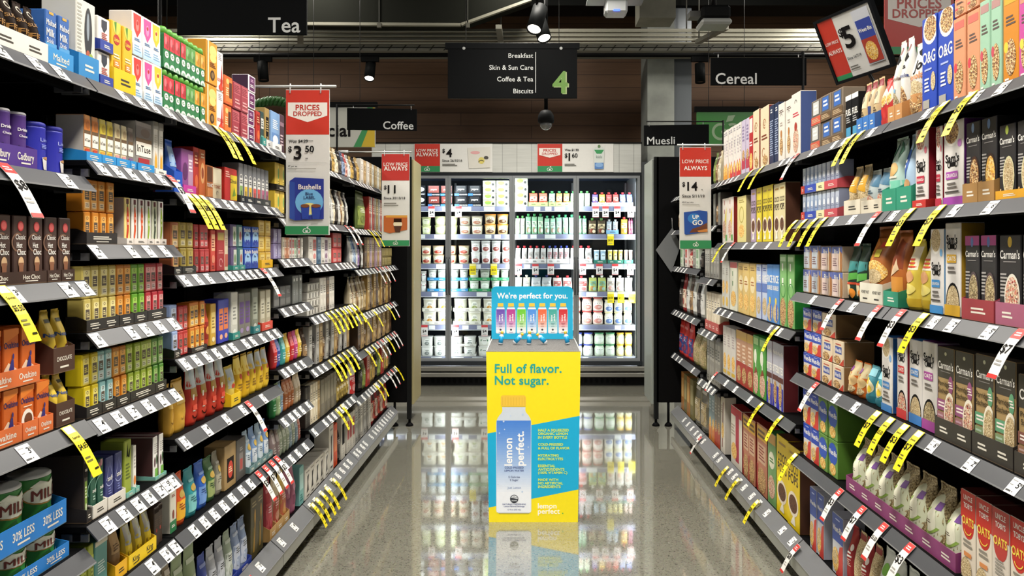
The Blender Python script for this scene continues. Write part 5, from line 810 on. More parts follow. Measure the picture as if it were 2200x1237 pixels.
def sam(k, look, c, food, top=1, side=None):
    a = [E(.42, .86, .4, .16, WH), E(.42, .87, .35, .14, food), E(.82, .72, .1, .045, lerp(c, '#ffffff', .3))] if top else [E(.5, .14, .44, .22, INK), E(.5, .13, .4, .2, food)]
    y = .56 if top else .82
    a += [T("Sam's", .45, y, .09, INK, .7, bold=.03), P([(.32, y-.1), (.62, y-.1), (.62, y-.05), (.32, y-.05)], INK), N(.29, y-.075, .006, .009, 0, 360, INK), N(.65, y-.075, .006, .009, 0, 360, INK)]
    y2 = .36 if top else .62
    a += [R(.14, y2-.05, .74, y2+.04, c), T('GRANOLA' if top else 'OATS', .44, y2-.005, .045, WH, .54), LN(.2, y2-.17, .7, y2-.08, 2, '#6a6460')]
    a += [R(0, 0, 1, .1, c), LN(.1, .14, .8, .18, 1, '#4a4440')] if top else [R(0, 0, 1, .12, c)]
    cer(k, look, '#dedad6', a, side or c, .07, 'granola_box')
sam('sam_red', 'white granola box, red label', '#c23048', 'berry', 1, '#8f1f2c'); sam('sam_pur', 'white granola box, purple label', '#a848ac', 'granola', 1, '#6a2a7c'); sam('sam_blue', 'white granola box, blue label', '#3f8ccc', 'oats'); sam('sam_blue2', 'white oat box, oats pictured above', '#3f80c4', 'oats', 1, '#2f6ab4'); sam('sam_red2', 'white porridge box, red label', '#c8343c', 'berry', 0, '#9a2430'); sam('sam_blue3', 'white porridge box, blue label', '#3f80c8', 'oats', 0); sam('sam_pur2', 'white porridge box, magenta label', '#a8489c', 'muesli', 0, '#6f2c74'); sam('sam_yel', 'white granola box, yellow label', '#d8a82c', 'oats', 0, '#b8902c')
def car(k, look, food, bowl, badge_, top=None):
    cer(k, look, '#2e2c2d', ([R(0, .88, 1, 1, top)] if top else [])+[E(.5, .92, .1, .06, badge_), T("Carman's", .5, .78, .12, WH, .92), LN(.2, .69, .8, .71, 1, '#8a8684'), LN(.06, .3, .4, .58, 7, '#a8a4a0'), E(.62, .3, .36, .27, bowl), E(.62, .3, .31, .235, food), E(.12, .12, .05, .03, 'granola'), E(.3, .06, .04, .02, 'granola')], '#232122', .065, 'muesli_box')
car('car_a', 'black muesli box, brown bowl', 'granola', '#4a2c1c', '#7a94b8'); car('car_a2', 'black muesli box, amber bowl', 'cornmix', '#3a2418', '#6a88b4'); car('car_b', 'black muesli box, cream bowl', 'oats', '#d8d0a4', '#a8b84c'); car('car_c', 'black muesli box, pink top', 'muesli', '#5a4a4c', '#5f7ab8', '#b04888'); car('car_d', 'black muesli box, red berry bowl', 'berry', '#e2dccc', '#d8b43c')
def mug(k, look, c): ctn(k, 'cereal_biscuit_box', 'box', look, '#cdb49a', [R(0, .72, 1, 1, '#5c6ab0'), T('Bix', .4, .78, .2, WH, .6), R(.0, .05, .62, .72, c), LN(.08, .2, .5, .55, 4, '#8a6a70'), E(.85, .4, .2, .4, '#a8703c'), R(.7, .05, .78, .95, '#e6d4b8')], .09)
mug('mug_blue', 'cream drink box, blue panel', '#d4dde8'); mug('mug_cream', 'cream drink box, pink panel', '#e6d0c8')
bag('jungle_bag', 'muesli_bag', 'bag', 'dark green muesli bag, fruit', '#1f3a2c', [P([(.05, .45), (.95, .55), (.95, .7), (.05, .72)], '#3f8a88'), P([(.05, .32), (.95, .38), (.95, .5), (.05, .46)], '#5fb04c'), E(.35, .2, .3, .12, '#d8c8a0'), E(.72, .12, .2, .09, '#e08a2c'), R(.05, .28, .95, .32, '#c84a2c')], .07); bag('crunch_bag', 'cereal_bag', 'bag', 'large orange honey nut bag', '#a8622a', [P([(.0, .62), (.45, .55), (.45, .8), (.1, .9)], '#c87c30'), R(.05, .6, .3, .7, '#d8c83c'), R(.45, .62, .68, .72, '#d8c83c'), R(.55, .75, .75, .82, '#c83c2c'), E(.5, .42, .42, .16, 'cornmix'), E(.5, .36, .3, .1, 'oats')], .12); bag('amber_bag', 'cereal_bag', 'bag', 'creased orange cereal bag', '#b8682c', [P([(.1, .6), (.9, .5), (.85, .85), (.3, .92)], '#8a3c18'), R(.1, .1, .9, .4, '#d8923c'), P([(.3, .4), (.8, .5), (.6, .65)], '#e4c8a4')], .09); bag('yellow_bag', 'cereal_bag', 'bag', 'yellow oat cluster bag', '#d8c24c', [R(.1, .58, .9, .92, '#e8dcc0'), LN(.15, .6, .85, .76, 3, '#c8452c'), E(.5, .48, .3, .09, '#d8a070'), R(.0, .04, 1, .16, '#c8a82c'), E(.5, .3, .36, .08, '#e8d878')], .08)
def wb(k, look, c, c2, foot): cer(k, look, c, [R(0, .55, 1, 1, c2), T('Weet-Bix', .5, .76, .2, WH, .92, bold=.03), LN(.3, .9, .7, .94, 1, '#c4ccec'), P([(.35, 0), (1, 0), (1, .55), (.7, .5)], foot), E(.32, .25, .3, .2, 'cornmix'), E(.3, .28, .2, .12, 'oats')], '#2f3f94' if k != 'wheat_big' else '#b9bac6', .09, 'wheat_biscuit_box')
wb('wheat_bx', 'small blue wheat biscuit box', '#dcd4cc', '#2f4ab0', '#cc3a34'); wb('wheat_tall', 'blue wheat biscuit box', '#dcd4cc', '#2545b0', '#d03c34'); wb('wheat_big', 'large white wheat biscuit box', '#c9cad0', '#3f56a8', '#c8443c')
cer('wheat_green', 'green wheat biscuit box', '#6f9a4c', [E(.5, .62, .5, .3, '#2a50b4'), T('Weet-Bix', .5, .66, .2, WH, .92, bold=.03), E(.5, .2, .35, .16, 'cornmix'), R(0, .92, 1, 1, '#5c8a3c')], '#56802f', .16, 'wheat_biscuit_box'); cer('wheat_cream', 'cream wheat biscuit box', '#e0cdb0', [R(.2, .45, .8, .75, '#4a5aa0'), T('Weet-Bix', .5, .6, .16, WH, .56), LN(.25, .8, .75, .88, 1, '#c04a3c'), E(.4, .2, .3, .16, 'granola'), P([(.6, 0), (1, 0), (1, .3)], '#c8402c')], '#8a6a44', .12, 'wheat_biscuit_box')
bag('cookie_bag', 'cereal_bag', 'bag', 'orange bag with clear top', '#cf6a24', [R(.0, .6, 1, 1, '#c2b288'), E(.3, .55, .25, .14, '#d8b880'), E(.7, .45, .25, .16, '#d8b880'), E(.5, .2, .4, .12, 'oats'), E(.25, .78, .2, .08, '#8a4a90')], .08); bag('popcorn_bag', 'cereal_bag', 'bag', 'teal bag with popcorn', '#3f8a98', [E(.5, .45, .4, .2, '#e8dcb4'), E(.4, .6, .14, .1, '#e8c83c'), E(.65, .4, .14, .1, '#e8c83c'), R(.1, .75, .9, .95, '#8ac4d0'), R(0, 0, 1, .2, '#2f7888')], .07)
def por(k, look, c, food): cer(k, look, '#a5895c', [R(0, .66, 1, 1, '#3b3733'), E(.5, .93, .07, .02, '#c8c8a8'), T("Carman's", .5, .8, .1, WH, .92), LN(.2, .725, .8, .74, 1, '#8a8684'), E(.82, .6, .14, .1, c), LN(.68, .56, .95, .64, 3, '#efe4dc'), T('Porridge', .4, .6, .055, '#3a2c1c', .7), T('Sachets', .38, .52, .055, '#3a2c1c', .65), R(0, .3, .62, .42, c), LN(.08, .33, .5, .4, 2, '#efe4dc'), R(0, .12, .6, .28, lerp(c, '#a5895c', .45)), LN(.05, .14, .5, .26, 3, lerp(c, '#efe4dc', .5)), E(.8, .28, .34, .24, '#efe8d4'), E(.8, .28, .29, .2, food)], '#4a423a', .07, 'porridge_box')
por('por_p', 'kraft porridge box, purple band', '#94507c', 'berry'); por('por_g', 'kraft porridge box, green band', '#5f9a74', 'oats'); por('por_b', 'kraft porridge box, brown band', '#7c4c44', 'muesli')
bag('muesli_bag', 'muesli_bag', 'bag', 'clear muesli bag, green swirl', 'muesli', [E(.52, .45, .42, .43, '#d9dcc0'), N(.5, .45, .034, .043, 60, 300, '#8aa84c'), E(.54, .45, .22, .28, '#e4e2cc'), T('Organic', .42, .46, .06, '#5a4a3c', .4), R(.62, .66, .84, .78, '#6a3a88'), N(.4, .5, .04, .047, 240, 330, '#8aa84c')], .12)
cer('oats_box', 'red white oats box', '#e2d6c4', [E(.5, .62, .4, .16, '#c4281e'), R(0, .68, 1, 1, '#c4281e'), T('UNCLE', .5, .92, .06, WH, .6), T('TOBYS', .5, .83, .06, WH, .6), T('OATS', .5, .66, .11, '#f0d24c', .8, bold=.04), N(.5, .58, .016, .019, 200, 340, '#f0d24c'), LN(.2, .36, .8, .46, 2, '#8a8478'), R(.25, .26, .75, .31, '#d88a4c'), E(.4, .1, .36, .15, 'oats')], '#4a1c18', .14, 'oats_box'); cer('oats_box2', 'white oats box, faded red top', '#d8cec0', [E(.5, .62, .4, .16, '#b83a34'), R(0, .68, 1, 1, '#b83a34'), T('UNCLE', .5, .92, .06, WH, .6), T('TOBYS', .5, .83, .06, WH, .6), T('OATS', .5, .66, .11, '#f0d24c', .8, bold=.04), LN(.2, .3, .8, .48, 5, '#9a948a'), R(.05, .02, .4, .2, '#5a3428')], '#4a1c18', .14, 'oats_box')
bag('redoat_bag', 'oat_bag', 'bag', 'dark red rolled oat bag', '#9c1f24', [T('oats', .5, .55, .12, WH, .7), LN(.2, .35, .8, .48, 4, '#e0b8a8'), E(.75, .68, .12, .06, '#efe4dc')], .07); bag('oat_clear', 'oat_bag', 'bag', 'clear rolled oat bag', 'oats', [R(.05, .0, .95, .1, '#9c1f24'), R(.05, .9, .95, 1, '#8a2228')], .08); bag('bluegreen_bag', 'oat_bag', 'bag', 'white bag, blue green print', '#ccd0c8', [R(.1, .3, .9, .6, '#3f5fb0'), E(.6, .75, .25, .09, '#7ab848'), LN(.2, .34, .8, .56, 5, '#dfe4ee')], .08)
cer('mixgrain', 'white cereal box, yellow swoosh', '#dcd2c8', [P([(.2, .1), (.7, .2), (.8, .8), (.5, .6)], '#d8c23c'), E(.4, .3, .3, .2, 'berry'), T('GRAIN', .4, .8, .1, '#9a2c2c', .5, rot=1), R(.6, .05, .9, .18, '#5fa04c')], '#8f2620'); cer('corn_pale', 'pale yellow cereal box', '#ddd08a', [N(.5, .6, .04, .048, 0, 360, '#b0a24c'), E(.5, .25, .32, .14, 'cornmix'), LN(.2, .85, .8, .93, 2, '#a8984c')], '#b8a684')
def pops(k, look, c): cer(k, look, c, [T('COCO', .5, .73, .11, '#3a2418', .8, bold=.03), T('POPS', .5, .6, .11, '#3a2418', .8, bold=.03), LN(.2, .88, .8, .94, 1, '#a8823c'), E(.5, .3, .42, .15, '#e9dcc8'), E(.5, .3, .34, .11, 'chocflake'), P([(.3, .05), (.7, .05), (.6, .2)], '#f2ecdc')], '#5c3a2a')
pops('pops_purple', 'lilac yellow chocolate cereal box', '#b09ab4'); pops('pops_yel', 'yellow chocolate cereal box', '#e0cc28'); pops('pops_cream', 'cream chocolate cereal box', '#ddd0a0'); pops('coco_yel', 'bright yellow chocolate cereal box', '#e6c818')
cer('pale_cereal', 'pale cereal box, gold flakes', '#c9c8c0', [E(.5, .45, .35, .14, 'cornmix'), LN(.2, .7, .8, .85, 4, '#9a9890'), E(.5, .15, .3, .1, '#e0b84c')]); cer('pale_cereal2', 'white cereal box, yellow flakes', '#cfcac2', [E(.5, .3, .38, .16, 'cornmix'), LN(.2, .6, .8, .85, 5, '#a89a98'), R(.1, .05, .9, .12, '#d8b43c')]); cer('nutri', 'green white cereal box, red top', '#dcdcc8', [R(0, .88, 1, 1, '#b04038'), T('GRAIN', .4, .66, .1, '#4a7a3c', .5, rot=1), E(.5, .25, .38, .16, 'cornmix')]); cer('honey_cereal', 'honey yellow cereal box', '#d3b56a', [E(.5, .6, .36, .16, '#e6d6a8'), T('nut', .5, .62, .1, '#a86a2c', .6), E(.5, .25, .38, .16, 'cornmix'), LN(.2, .86, .8, .94, 2, '#8a6a2c')])
cer('rice_white', 'blue white rice cereal box', '#b9c4dc', [T('RICE', .5, .75, .12, WH, .8), R(0, .5, 1, .66, '#5f78b8'), E(.5, .25, .4, .16, 'oats'), LN(.2, .88, .8, .95, 2, '#3f5aa8')], '#2f48a8'); cer('rice_blue', 'bright blue rice cereal box', '#4f8ad0', [T('RICE', .5, .75, .12, WH, .85, bold=.03), T('BUBBLES', .5, .6, .1, WH, .85, bold=.03), E(.5, .38, .14, .06, '#e6c83c'), E(.5, .18, .45, .16, 'oats'), R(.55, .05, .75, .32, '#2f5ac0')], '#2f5ab0'); cer('chex_green', 'green square cereal box', '#7cb468', [T('gg', .45, .72, .2, WH, .5, rot=1), N(.5, .5, .03, .036, 0, 360, '#3f8a3c'), E(.5, .2, .45, .2, 'granola'), R(.1, .9, .9, .96, '#b8dca8')], '#2a8a34')
cer('grain_red', 'tan cereal box, red foot', '#b98a68', [R(0, .84, 1, 1, '#d0a83c'), R(0, 0, 1, .42, '#a8382c'), LN(.2, .5, .8, .78, 4, '#e0c8b0'), E(.5, .2, .38, .15, 'granola'), T('bran', .5, .45, .06, WH, .6)], '#6a2420'); cer('green_cereal', 'bright green cereal box', '#4f9a3c', [R(.1, .85, .9, .96, '#a8d480'), E(.4, .65, .25, .12, '#e0e4d0'), T('gg', .5, .62, .12, WH, .5, rot=1), E(.5, .22, .42, .2, 'berry'), P([(.2, .35), (.8, .4), (.5, .48)], '#8a3a24')], '#2f8a34'); cer('bite_box', 'white blue wheat bites box', '#b4b4c0', [T('Weet-Bix', .5, .85, .09, WH, .9), T('BITES', .5, .6, .18, WH, .95, bold=.03), R(0, .42, 1, .5, '#5a2c24'), R(0, 0, .3, .34, '#2f2fb0'), R(.72, 0, 1, .34, '#2f2fb0'), E(.5, .24, .3, .18, 'granola')], '#5c1f22')
cer('white_cereal', 'tall white cereal box', '#d6d0c4', [P([(.3, .1), (.5, .1), (.7, .9), (.55, .9)], '#7a3a30'), E(.5, .4, .3, .14, 'cornmix'), LN(.1, .7, .5, .85, 4, '#a89a88')]); cer('red_stripe', 'white cereal box, red ribbon', '#d8d2c6', [R(0, .85, 1, 1, '#c02a2c'), R(.45, .1, .75, .9, '#a81f38'), E(.3, .25, .25, .14, 'cornmix'), LN(.05, .5, .4, .7, 4, '#a89a88')], '#7a1c1c'); cer('sultana', 'tan sultana cereal box, yellow top', '#b5765a', [R(0, .78, 1, .97, '#dcae34'), LN(.1, .8, .9, .94, 2, '#6a4a1c'), R(.1, .45, .9, .72, '#c9a888'), LN(.2, .48, .8, .7, 5, '#8a3c30'), E(.5, .2, .42, .18, 'granola'), R(0, 0, .12, .4, '#a8302c')], '#7c2420'); cer('green_loop', 'green sweet cereal box', '#6f9a60', [E(.5, .62, .36, .12, '#e4e2cc'), T('loop', .5, .62, .08, '#3f7a3c', .6), E(.5, .25, .42, .16, 'berry'), R(0, .85, 1, 1, '#d0a04c')], '#3f7a3c')
cer('sky_cereal', 'blue cereal box, orange foot', '#8fa4ac', [R(0, 0, 1, .3, '#d0803c'), E(.5, .35, .34, .12, 'cornmix'), LN(.2, .6, .8, .85, 4, '#cfd8dc')]); cer('coral_cereal', 'grey cereal box, red foot', '#8f8a80', [R(0, 0, 1, .35, '#b0442c'), E(.5, .38, .34, .12, 'granola'), LN(.2, .6, .8, .85, 4, '#c4beb2')])
bag('pasta_clear', 'grain_bag', 'bag', 'clear bag of olive grain', '#8a8458', [R(.05, .1, .95, .8, 'muesli'), LN(.2, .82, .8, .9, 2, '#c8c49c')], .1)
# --- chilled
def tub(k, look, c, lidc, food=None, band=None, kind='tub', name='yoghurt_tub', cat='tub'): ty(k, name, cat, look, kind, c, ([R(.1, .55, .9, .75, band)] if band else [])+[E(.5, .5, .32, .34, lerp(c, '#ffffff', .5)), LN(.34, .56, .72, .68, 1, '#5a6a5c')]+([E(.5, .3, .26, .2, food), E(.56, .33, .1, .09, lerp(food, '#ffffff', .45))] if food else []), lid=(lidc, .09))
ctn('skyr', 'yoghurt_pack', 'pack', 'black yoghurt pack, white lettering', '#17181c', [E(.5, .62, .4, .22, '#e8e8e6'), T('skyr', .5, .62, .18, INK, .6), R(0, .05, 1, .28, '#2c2e36'), LN(.1, .1, .9, .22, 1, '#c8ccd4')], .1); ctn('skyr_r', 'yoghurt_pack', 'pack', 'black yoghurt pack, red label', '#1b1a1c', [R(.08, .3, .92, .95, '#7a3a34'), T('yopro', .5, .62, .16, WH, .8), R(0, 0, .35, .2, '#3f78cc'), R(.35, 0, 1, .2, '#2c2e36'), T('HIGH PROTEIN', .68, .1, .09, WH, .6)], .1); ctn('skyr_w', 'yoghurt_pack', 'pack', 'black yoghurt pack, white edge', '#17181c', [P([(.1, .3), (.9, .3), (.85, .95), (.15, .95)], '#26272c'), T('yopro', .5, .65, .18, WH, .8), R(0, 0, .35, .22, '#3f78cc'), R(.35, 0, 1, .22, '#2c2e36'), T('HIGH PROTEIN', .68, .11, .09, WH, .6)], .1)
ctn('dip_box', 'dip_tub', 'tub', 'white green dip tub', '#bfc4ae', [R(0, .8, 1, 1, '#c9d2b0'), E(.4, .6, .26, .3, '#86b04c'), E(.8, .4, .1, .2, '#2a2c2a'), R(.1, .05, .7, .3, '#d8c89a'), LN(.15, .7, .8, .85, 1, '#c09a5c')], .1)
tub('tub_lime', 'pale green yoghurt tub', '#d4dca4', '#c4c898'); tub('tub_cream', 'cream yoghurt tub, rosy label', '#e6dec8', '#8a8478', '#b87a60'); tub('tub_orange', 'orange lidded yoghurt tub', '#e4c890', '#e6952c', '#6a4420'); tub('tub_red', 'cream yoghurt tub, red fruit', '#e2d8b8', '#9a7a5c', '#b03a24'); tub('cup_white', 'tall white yoghurt cup', '#ecebe8', '#f4f4f2', '#9a4a40'); tub('cup_blue', 'small blue yoghurt cup', '#a8c8e0', '#e4ecf2'); tub('cup_yellow', 'small yellow yoghurt cup', '#e4d468', '#efe8c0'); tub('cup_pink', 'small pink yoghurt cup', '#e8c4b8', '#f0e4dc'); tub('cup_redband', 'white yoghurt cup, red band', '#e6e4e0', '#d8d6d2', None, '#b02c30'); tub('cup_green', 'grey white yoghurt cup', '#dfe4dc', '#eef0ec'); tub('cup_mint', 'mint white yoghurt cup', '#d8e4d4', '#eef2ea')
tub('square_tub', 'square cream tub, orange fruit', '#e4dfcc', '#efeee6', '#d89a3c', None, 'sqtub'); tub('square_tub2', 'square cream tub, green fruit', '#e2e0cc', '#efeee6', '#a8b46c', None, 'sqtub'); tub('butter_tub', 'square white butter tub', '#dcdcd6', '#f0f0ec', '#8a908c', None, 'sqtub', 'butter_tub'); tub('butter_green', 'square white tub, green label', '#dcdcd2', '#f0f0ec', None, '#4a7a5c', 'sqtub', 'butter_tub')
tub('jar_red', 'white yoghurt jar, red lid', '#ead8cc', '#c04a48', '#c8857a', None, 'jar', 'yoghurt_jar', 'jar'); tub('jar_yellow', 'white yoghurt jar, blue print', '#eae8da', '#f0e8b4', '#6a86c0', None, 'jar', 'yoghurt_jar', 'jar'); tub('jar_blue', 'white yoghurt jar, blue lid', '#e2e4dc', '#3f4fb0', None, None, 'jar', 'yoghurt_jar', 'jar'); tub('jar_green', 'pale green yoghurt jar', '#d2dfc8', '#4f9a68', None, None, 'jar', 'yoghurt_jar', 'jar'); tub('jar_teal', 'yoghurt jar, yellow lid teal label', '#e4d490', '#e8b838', None, '#3f8a88', 'jar', 'yoghurt_jar', 'jar')
for k, look, c, c2, cap in (('spout_red', 'red yoghurt pouch, green cap', '#d0573c', '#ece6d4', '#5ab04c'), ('spout_green', 'green yoghurt pouch', '#8fc4a0', '#e4ecd8', '#48a860'), ('spout_orange', 'orange yoghurt pouch, green cap', '#dd8f4c', '#ece0cc', '#48a860'), ('spout_white', 'clear green yoghurt pouch', '#cfdcc8', '#e8e0c8', '#58b058'), ('spout_purple', 'violet red yoghurt pouch', '#5c4a98', '#d8d0e4', '#c83440'), ('spout_yellow', 'yellow yoghurt pouch, red cap', '#e0b03c', '#f0e0b0', '#cc3c38'), ('spout_dark', 'dark red yoghurt pouch', '#98282c', '#c86a60', '#b82c30'), ('spout_red2', 'coral yoghurt pouch', '#cf4a44', '#e8b4a8', '#c83440'), ('spout_blue', 'blue white yoghurt pouch', '#6a82c4', '#e4e8f2', '#c83c48'), ('spout_mint', 'mint yoghurt pouch', '#9fd0b8', '#dce8dc', '#48b078'), ('spout_leaf', 'dark pouch with leafy top', '#4a3a24', '#d8c49a', '#4f8a3c'), ('spout_sky', 'silver blue yoghurt pouch', '#b8c4d4', '#e6eaf0', '#c8ccd4'), ('spout_pink', 'pink yoghurt pouch', '#d87aa0', '#f0d0dc', '#d05a88'), ('spout_redcap', 'white yoghurt pouch, red cap', '#d8d8d8', '#c0b8b4', '#c8323c'), ('spout_bluecap', 'white yoghurt pouch, blue cap', '#d4d4d8', '#b87a80', '#3a48a8'), ('spout_cream', 'cream yoghurt pouch', '#dcd8c4', '#e8e6dc', '#e8e4cc'), ('spout_navy', 'silver navy yoghurt pouch', '#c4c8cc', '#e4e6e8', '#2a2a68'), ('spout_crim', 'white crimson yoghurt pouch', '#dcd0cc', '#b83a3a', '#cc3038'), ('spout_olive', 'yellow green yoghurt pouch', '#a8b464', '#6aa898', '#e4e4dc'), ('spout_white2', 'white yoghurt pouch, fruit print', '#e8e6e0', '#c4b0a0', '#f0eeea')): ty(k, 'yoghurt_pouch', 'pouch', look, 'spout', c, [R(.08, .42, .92, .74, c2), E(.42, .24, .28, .16, lerp(c, '#c04030', .4)), E(.68, .2, .2, .12, lerp(c2, '#ffffff', .3)), LN(.16, .5, .84, .7, 3, lerp(c, '#202020', .4))], .05, cap=cap)
# ------------------------------------------------------------------ bodies
def bag_body(mb, w, d, h, base, shapes, seed):
    d = max(.02, d-.007); rr = random.Random(seed); ph = [rr.random()*6.28 for _ in range(4)]; NU, NV = 10, 14
    def prof(v): return .8+.2*min(1, v/.12) if v < .12 else (1 if v < .5 else max(.03, 1-((v-.5)/.44)**1.6) if v < .94 else .03)
    def wf(v): return 1-.05*max(0, (v-.3)/.7)+.02*math.sin(5*v+ph[0])
    def sfc(u, v, k, sg):
        th = d/2*(max(0, 1-abs(2*u-1)**3)**.6)*prof(v); wr = .0022*math.sin(9*u+ph[1]+7*v)*math.sin(13*v+ph[2])*prof(v)*(1 if .02 < u < .98 else 0)
        return (w*(u-.5)*wf(v)+min(.004, w*.03)*math.sin(6*v+ph[3])*v, sg*(th+wr+.0006)+sg*k, h*v)
    for sg in (-1, 1):
        vs = [sfc(i/NU, j/NV, 0, sg) for j in range(NV+1) for i in range(NU+1)]
        mb.add(vs, [(j*(NU+1)+i, j*(NU+1)+i+1, (j+1)*(NU+1)+i+1, (j+1)*(NU+1)+i) for j in range(NV) for i in range(NU)], base, True)
    n = NU+1; o0, o1 = len(mb.v)-2*n*(NV+1), len(mb.v)-n*(NV+1)
    q = mb.mi(base)
    ring0 = [i for i in range(n)]; 
    for a, b in zip(ring0[:-1], ring0[1:]):
        for jj in (0, NV): mb.f.append([o0+jj*n+a, o0+jj*n+b, o1+jj*n+b, o1+jj*n+a]); mb.m.append(q); mb.sm.append(False)
    for j in range(NV):
        for i in (0, NU): mb.f.append([o0+j*n+i, o0+(j+1)*n+i, o1+(j+1)*n+i, o1+j*n+i]); mb.m.append(q); mb.sm.append(True)
    art(mb, shapes, lambda u, v, k: sfc(u, v, k, -1), w, h, .0004, True, .0008)
    return sfc
def shell(name):
    o = bpy.data.objects.new(name, None); COL.objects.link(o); o.empty_display_size = .05; return o
def make(typ, w, h, seed=0, fine=False):
    t = TY[typ]; k = t['kind']; d = t['d']; mb = MB(); kids = []
    if k == 'carton':
        lid = t.get('lid'); hb = h-(h*lid[1] if lid else 0)
        mb.box(-w/2, w/2, -d/2, d/2, 0, hb, t['base'], t['side'], None, bev=min(.0022, w*.06))
        art(mb, t['art'], lambda u, v, kk: (w*(u-.5), -d/2-kk, hb*v), w, hb)
        if not lid and not fine: return mb.build(t['name']), kids
        o = shell(t['name']); kids.append(mb.build('carton_body', o))
        if not lid: kids.append(MB().box(-w/2+.001, w/2-.001, -d/2+.001, d/2-.001, hb, hb+.0007, t['side'] or t['base']).build('top_flap', o))
        if lid: kids.append(MB().lathe([(min(w, d)*.40, hb), (min(w, d)*.49, hb+.001), (min(w, d)*.49, hb+(h-hb)*.7), (min(w, d)*.40, h)], lid[0], 16, (0, -d/2+min(w, d)*.495)).build('lid', o))
        return o, kids
    if k == 'bag':
        bag_body(mb, w, d, h*.97, t['base'], t['art'], seed); o = shell(t['name']); kids.append(mb.build('bag_body', o))
        b = MB(); ph = random.Random(seed).random()*6; n = 12
        vs = []
        for i in range(n+1):
            x = w*.94*(i/n-.5); y = .0015*math.sin(9*i/n+ph)
            vs += [(x, y-.0008, h*.965), (x, y-.0008, h), (x, y+.0008, h), (x, y+.0008, h*.965)]
        b.add(vs, [(4*i+a, 4*i+(a+1) % 4, 4*i+4+(a+1) % 4, 4*i+4+a) for i in range(n) for a in range(4)], t['base']); kids.append(b.build('crimped_seal', o))
        return o, kids
    if k == 'spout':
        bag_body(mb, w, d, h*.86, t['base'], t['art'], seed); o = shell(t['name']); kids.append(mb.build('pouch_body', o))
        r = min(.016, w*.24); kids.append(MB().lathe([(r*.6, h*.85), (r*.6, h*.9), (r, h*.9), (r, h*.985), (r*.8, h)], t['cap'], 12).build('cap', o)); return o, kids
    lc, lf = t['lid']; hl = h*lf; hb = h-hl; r = w/2
    if k == 'can': pr = [(r*.97, 0), (r*.985, .003), (r*.97, .006), (r*.97, hb-.006), (r*.985, hb-.003), (r*.97, hb)]; rad = lambda v: r*.97; sq = 0
    elif k == 'tub': pr = [(r*.78, 0), (r*.8, .004), (r*.93, hb)]; rad = lambda v: r*(.8+.13*v); sq = 0
    elif k == 'sqtub': pr = [(r*.84, 0), (r*.86, .004), (r*.94, hb)]; rad = lambda v: r*(.86+.08*v); sq = 5
    else: pr = [(r*.86, 0), (r*.94, .008), (r*.95, hb*.7), (r*.8, hb*.9), (r*.72, hb)]; rad = lambda v: r*.95 if v < .7 else r*(.95-.23*(v-.7)/.3); sq = 0
    mb.lathe(pr, t['base'], 24, sq=sq)
    def mp(u, v, kk):
        if sq: return (2*rad(v)*.8*(u-.5), -(rad(v)+kk), hb*v)
        a = -math.pi/2+(u-.5)*math.pi*.98; q = rad(v)+kk; return (q*math.cos(a), q*math.sin(a), hb*v)
    art(mb, t['art'], mp, w, hb, .0006, not sq, .0009); o = shell(t['name']); kids.append(mb.build({'can': 'tin_body', 'jar': 'jar_body'}.get(k, 'tub_body'), o))
    if k == 'jar': kids.append(MB().lathe([(r*.86, hb), (r*.9, hb+.002), (r*.9, h-.002), (r*.86, h)], lc, 24).build('lid', o))
    else: kids.append(MB().lathe([(r*.93, hb), (r*.98, hb+.001), (r*.98, h-.003), (r*.93, h-.001), (r*.9, h)], lc, 24, sq=sq).build('lid', o))
    return o, kids
TRAYN = {'#e9e2d6': 'white', '#2f8fd0': 'light blue', '#2b86c4': 'blue', '#2a3f9a': 'navy', '#f0c414': 'yellow', '#3f9a94': 'teal', '#e8e8e6': 'white', '#4d2f86': 'purple', '#3f2a23': 'brown', '#dc6f3a': 'orange', '#4b3129': 'chocolate brown', '#1f78c8': 'bright blue', '#2d93d6': 'sky blue', '#ece8e0': 'white', '#2e2a2a': 'black', '#efe6de': 'white', '#2b2828': 'black', '#2b2626': 'black', '#e4dfd4': 'off-white', '#7fbdb0': 'pale teal', '#f0b51c': 'amber', '#f3cd1d': 'yellow', '#b9925a': 'kraft', '#1c50b8': 'blue', '#c23c9a': 'magenta', '#2a2a2a': 'black', '#2a2622': 'black', '#2e8a80': 'teal', '#e7b41c': 'yellow', '#2e7a80': 'teal', '#d8452f': 'red', '#e8c21e': 'yellow', '#6a8a8c': 'grey blue', '#3d78c2': 'blue', '#c89058': 'kraft', '#d0402f': 'red', '#2a45b0': 'blue', '#e8dfae': 'cream', '#c9505a': 'coral', '#e6ddc8': 'cream', '#2f9678': 'green', '#c9342f': 'red', '#a8804c': 'kraft', '#e2a52c': 'yellow', '#e9e4d2': 'white', '#9c3a42': 'dull red', '#a8607a': 'mauve', '#3a3531': 'dark brown', '#86386e': 'purple', '#b4453c': 'red', '#b9d68a': 'pale green', '#efe9e6': 'white', '#7fb2d8': 'blue', '#e9e6e4': 'white', '#2f7d6c': 'dark green', '#2f86bd': 'blue', '#2f9a62': 'green', '#e8e6da': 'cream', '#d9d9d2': 'grey'}
TRAYTXT = {'#1f78c8': '30% LESS', '#4d2f86': 'Cadbury', '#3f2a23': 'Hot Choc', '#dc6f3a': 'Ovaltine', '#4b3129': 'CHOCOLATE', '#f3cd1d': 'King', '#e9e4d2': 'HONEY NUT', '#2b2828': 'TEA', '#2e2a2a': 'TEA', '#2d93d6': 'herbal', '#2f8fd0': 'Malted'}
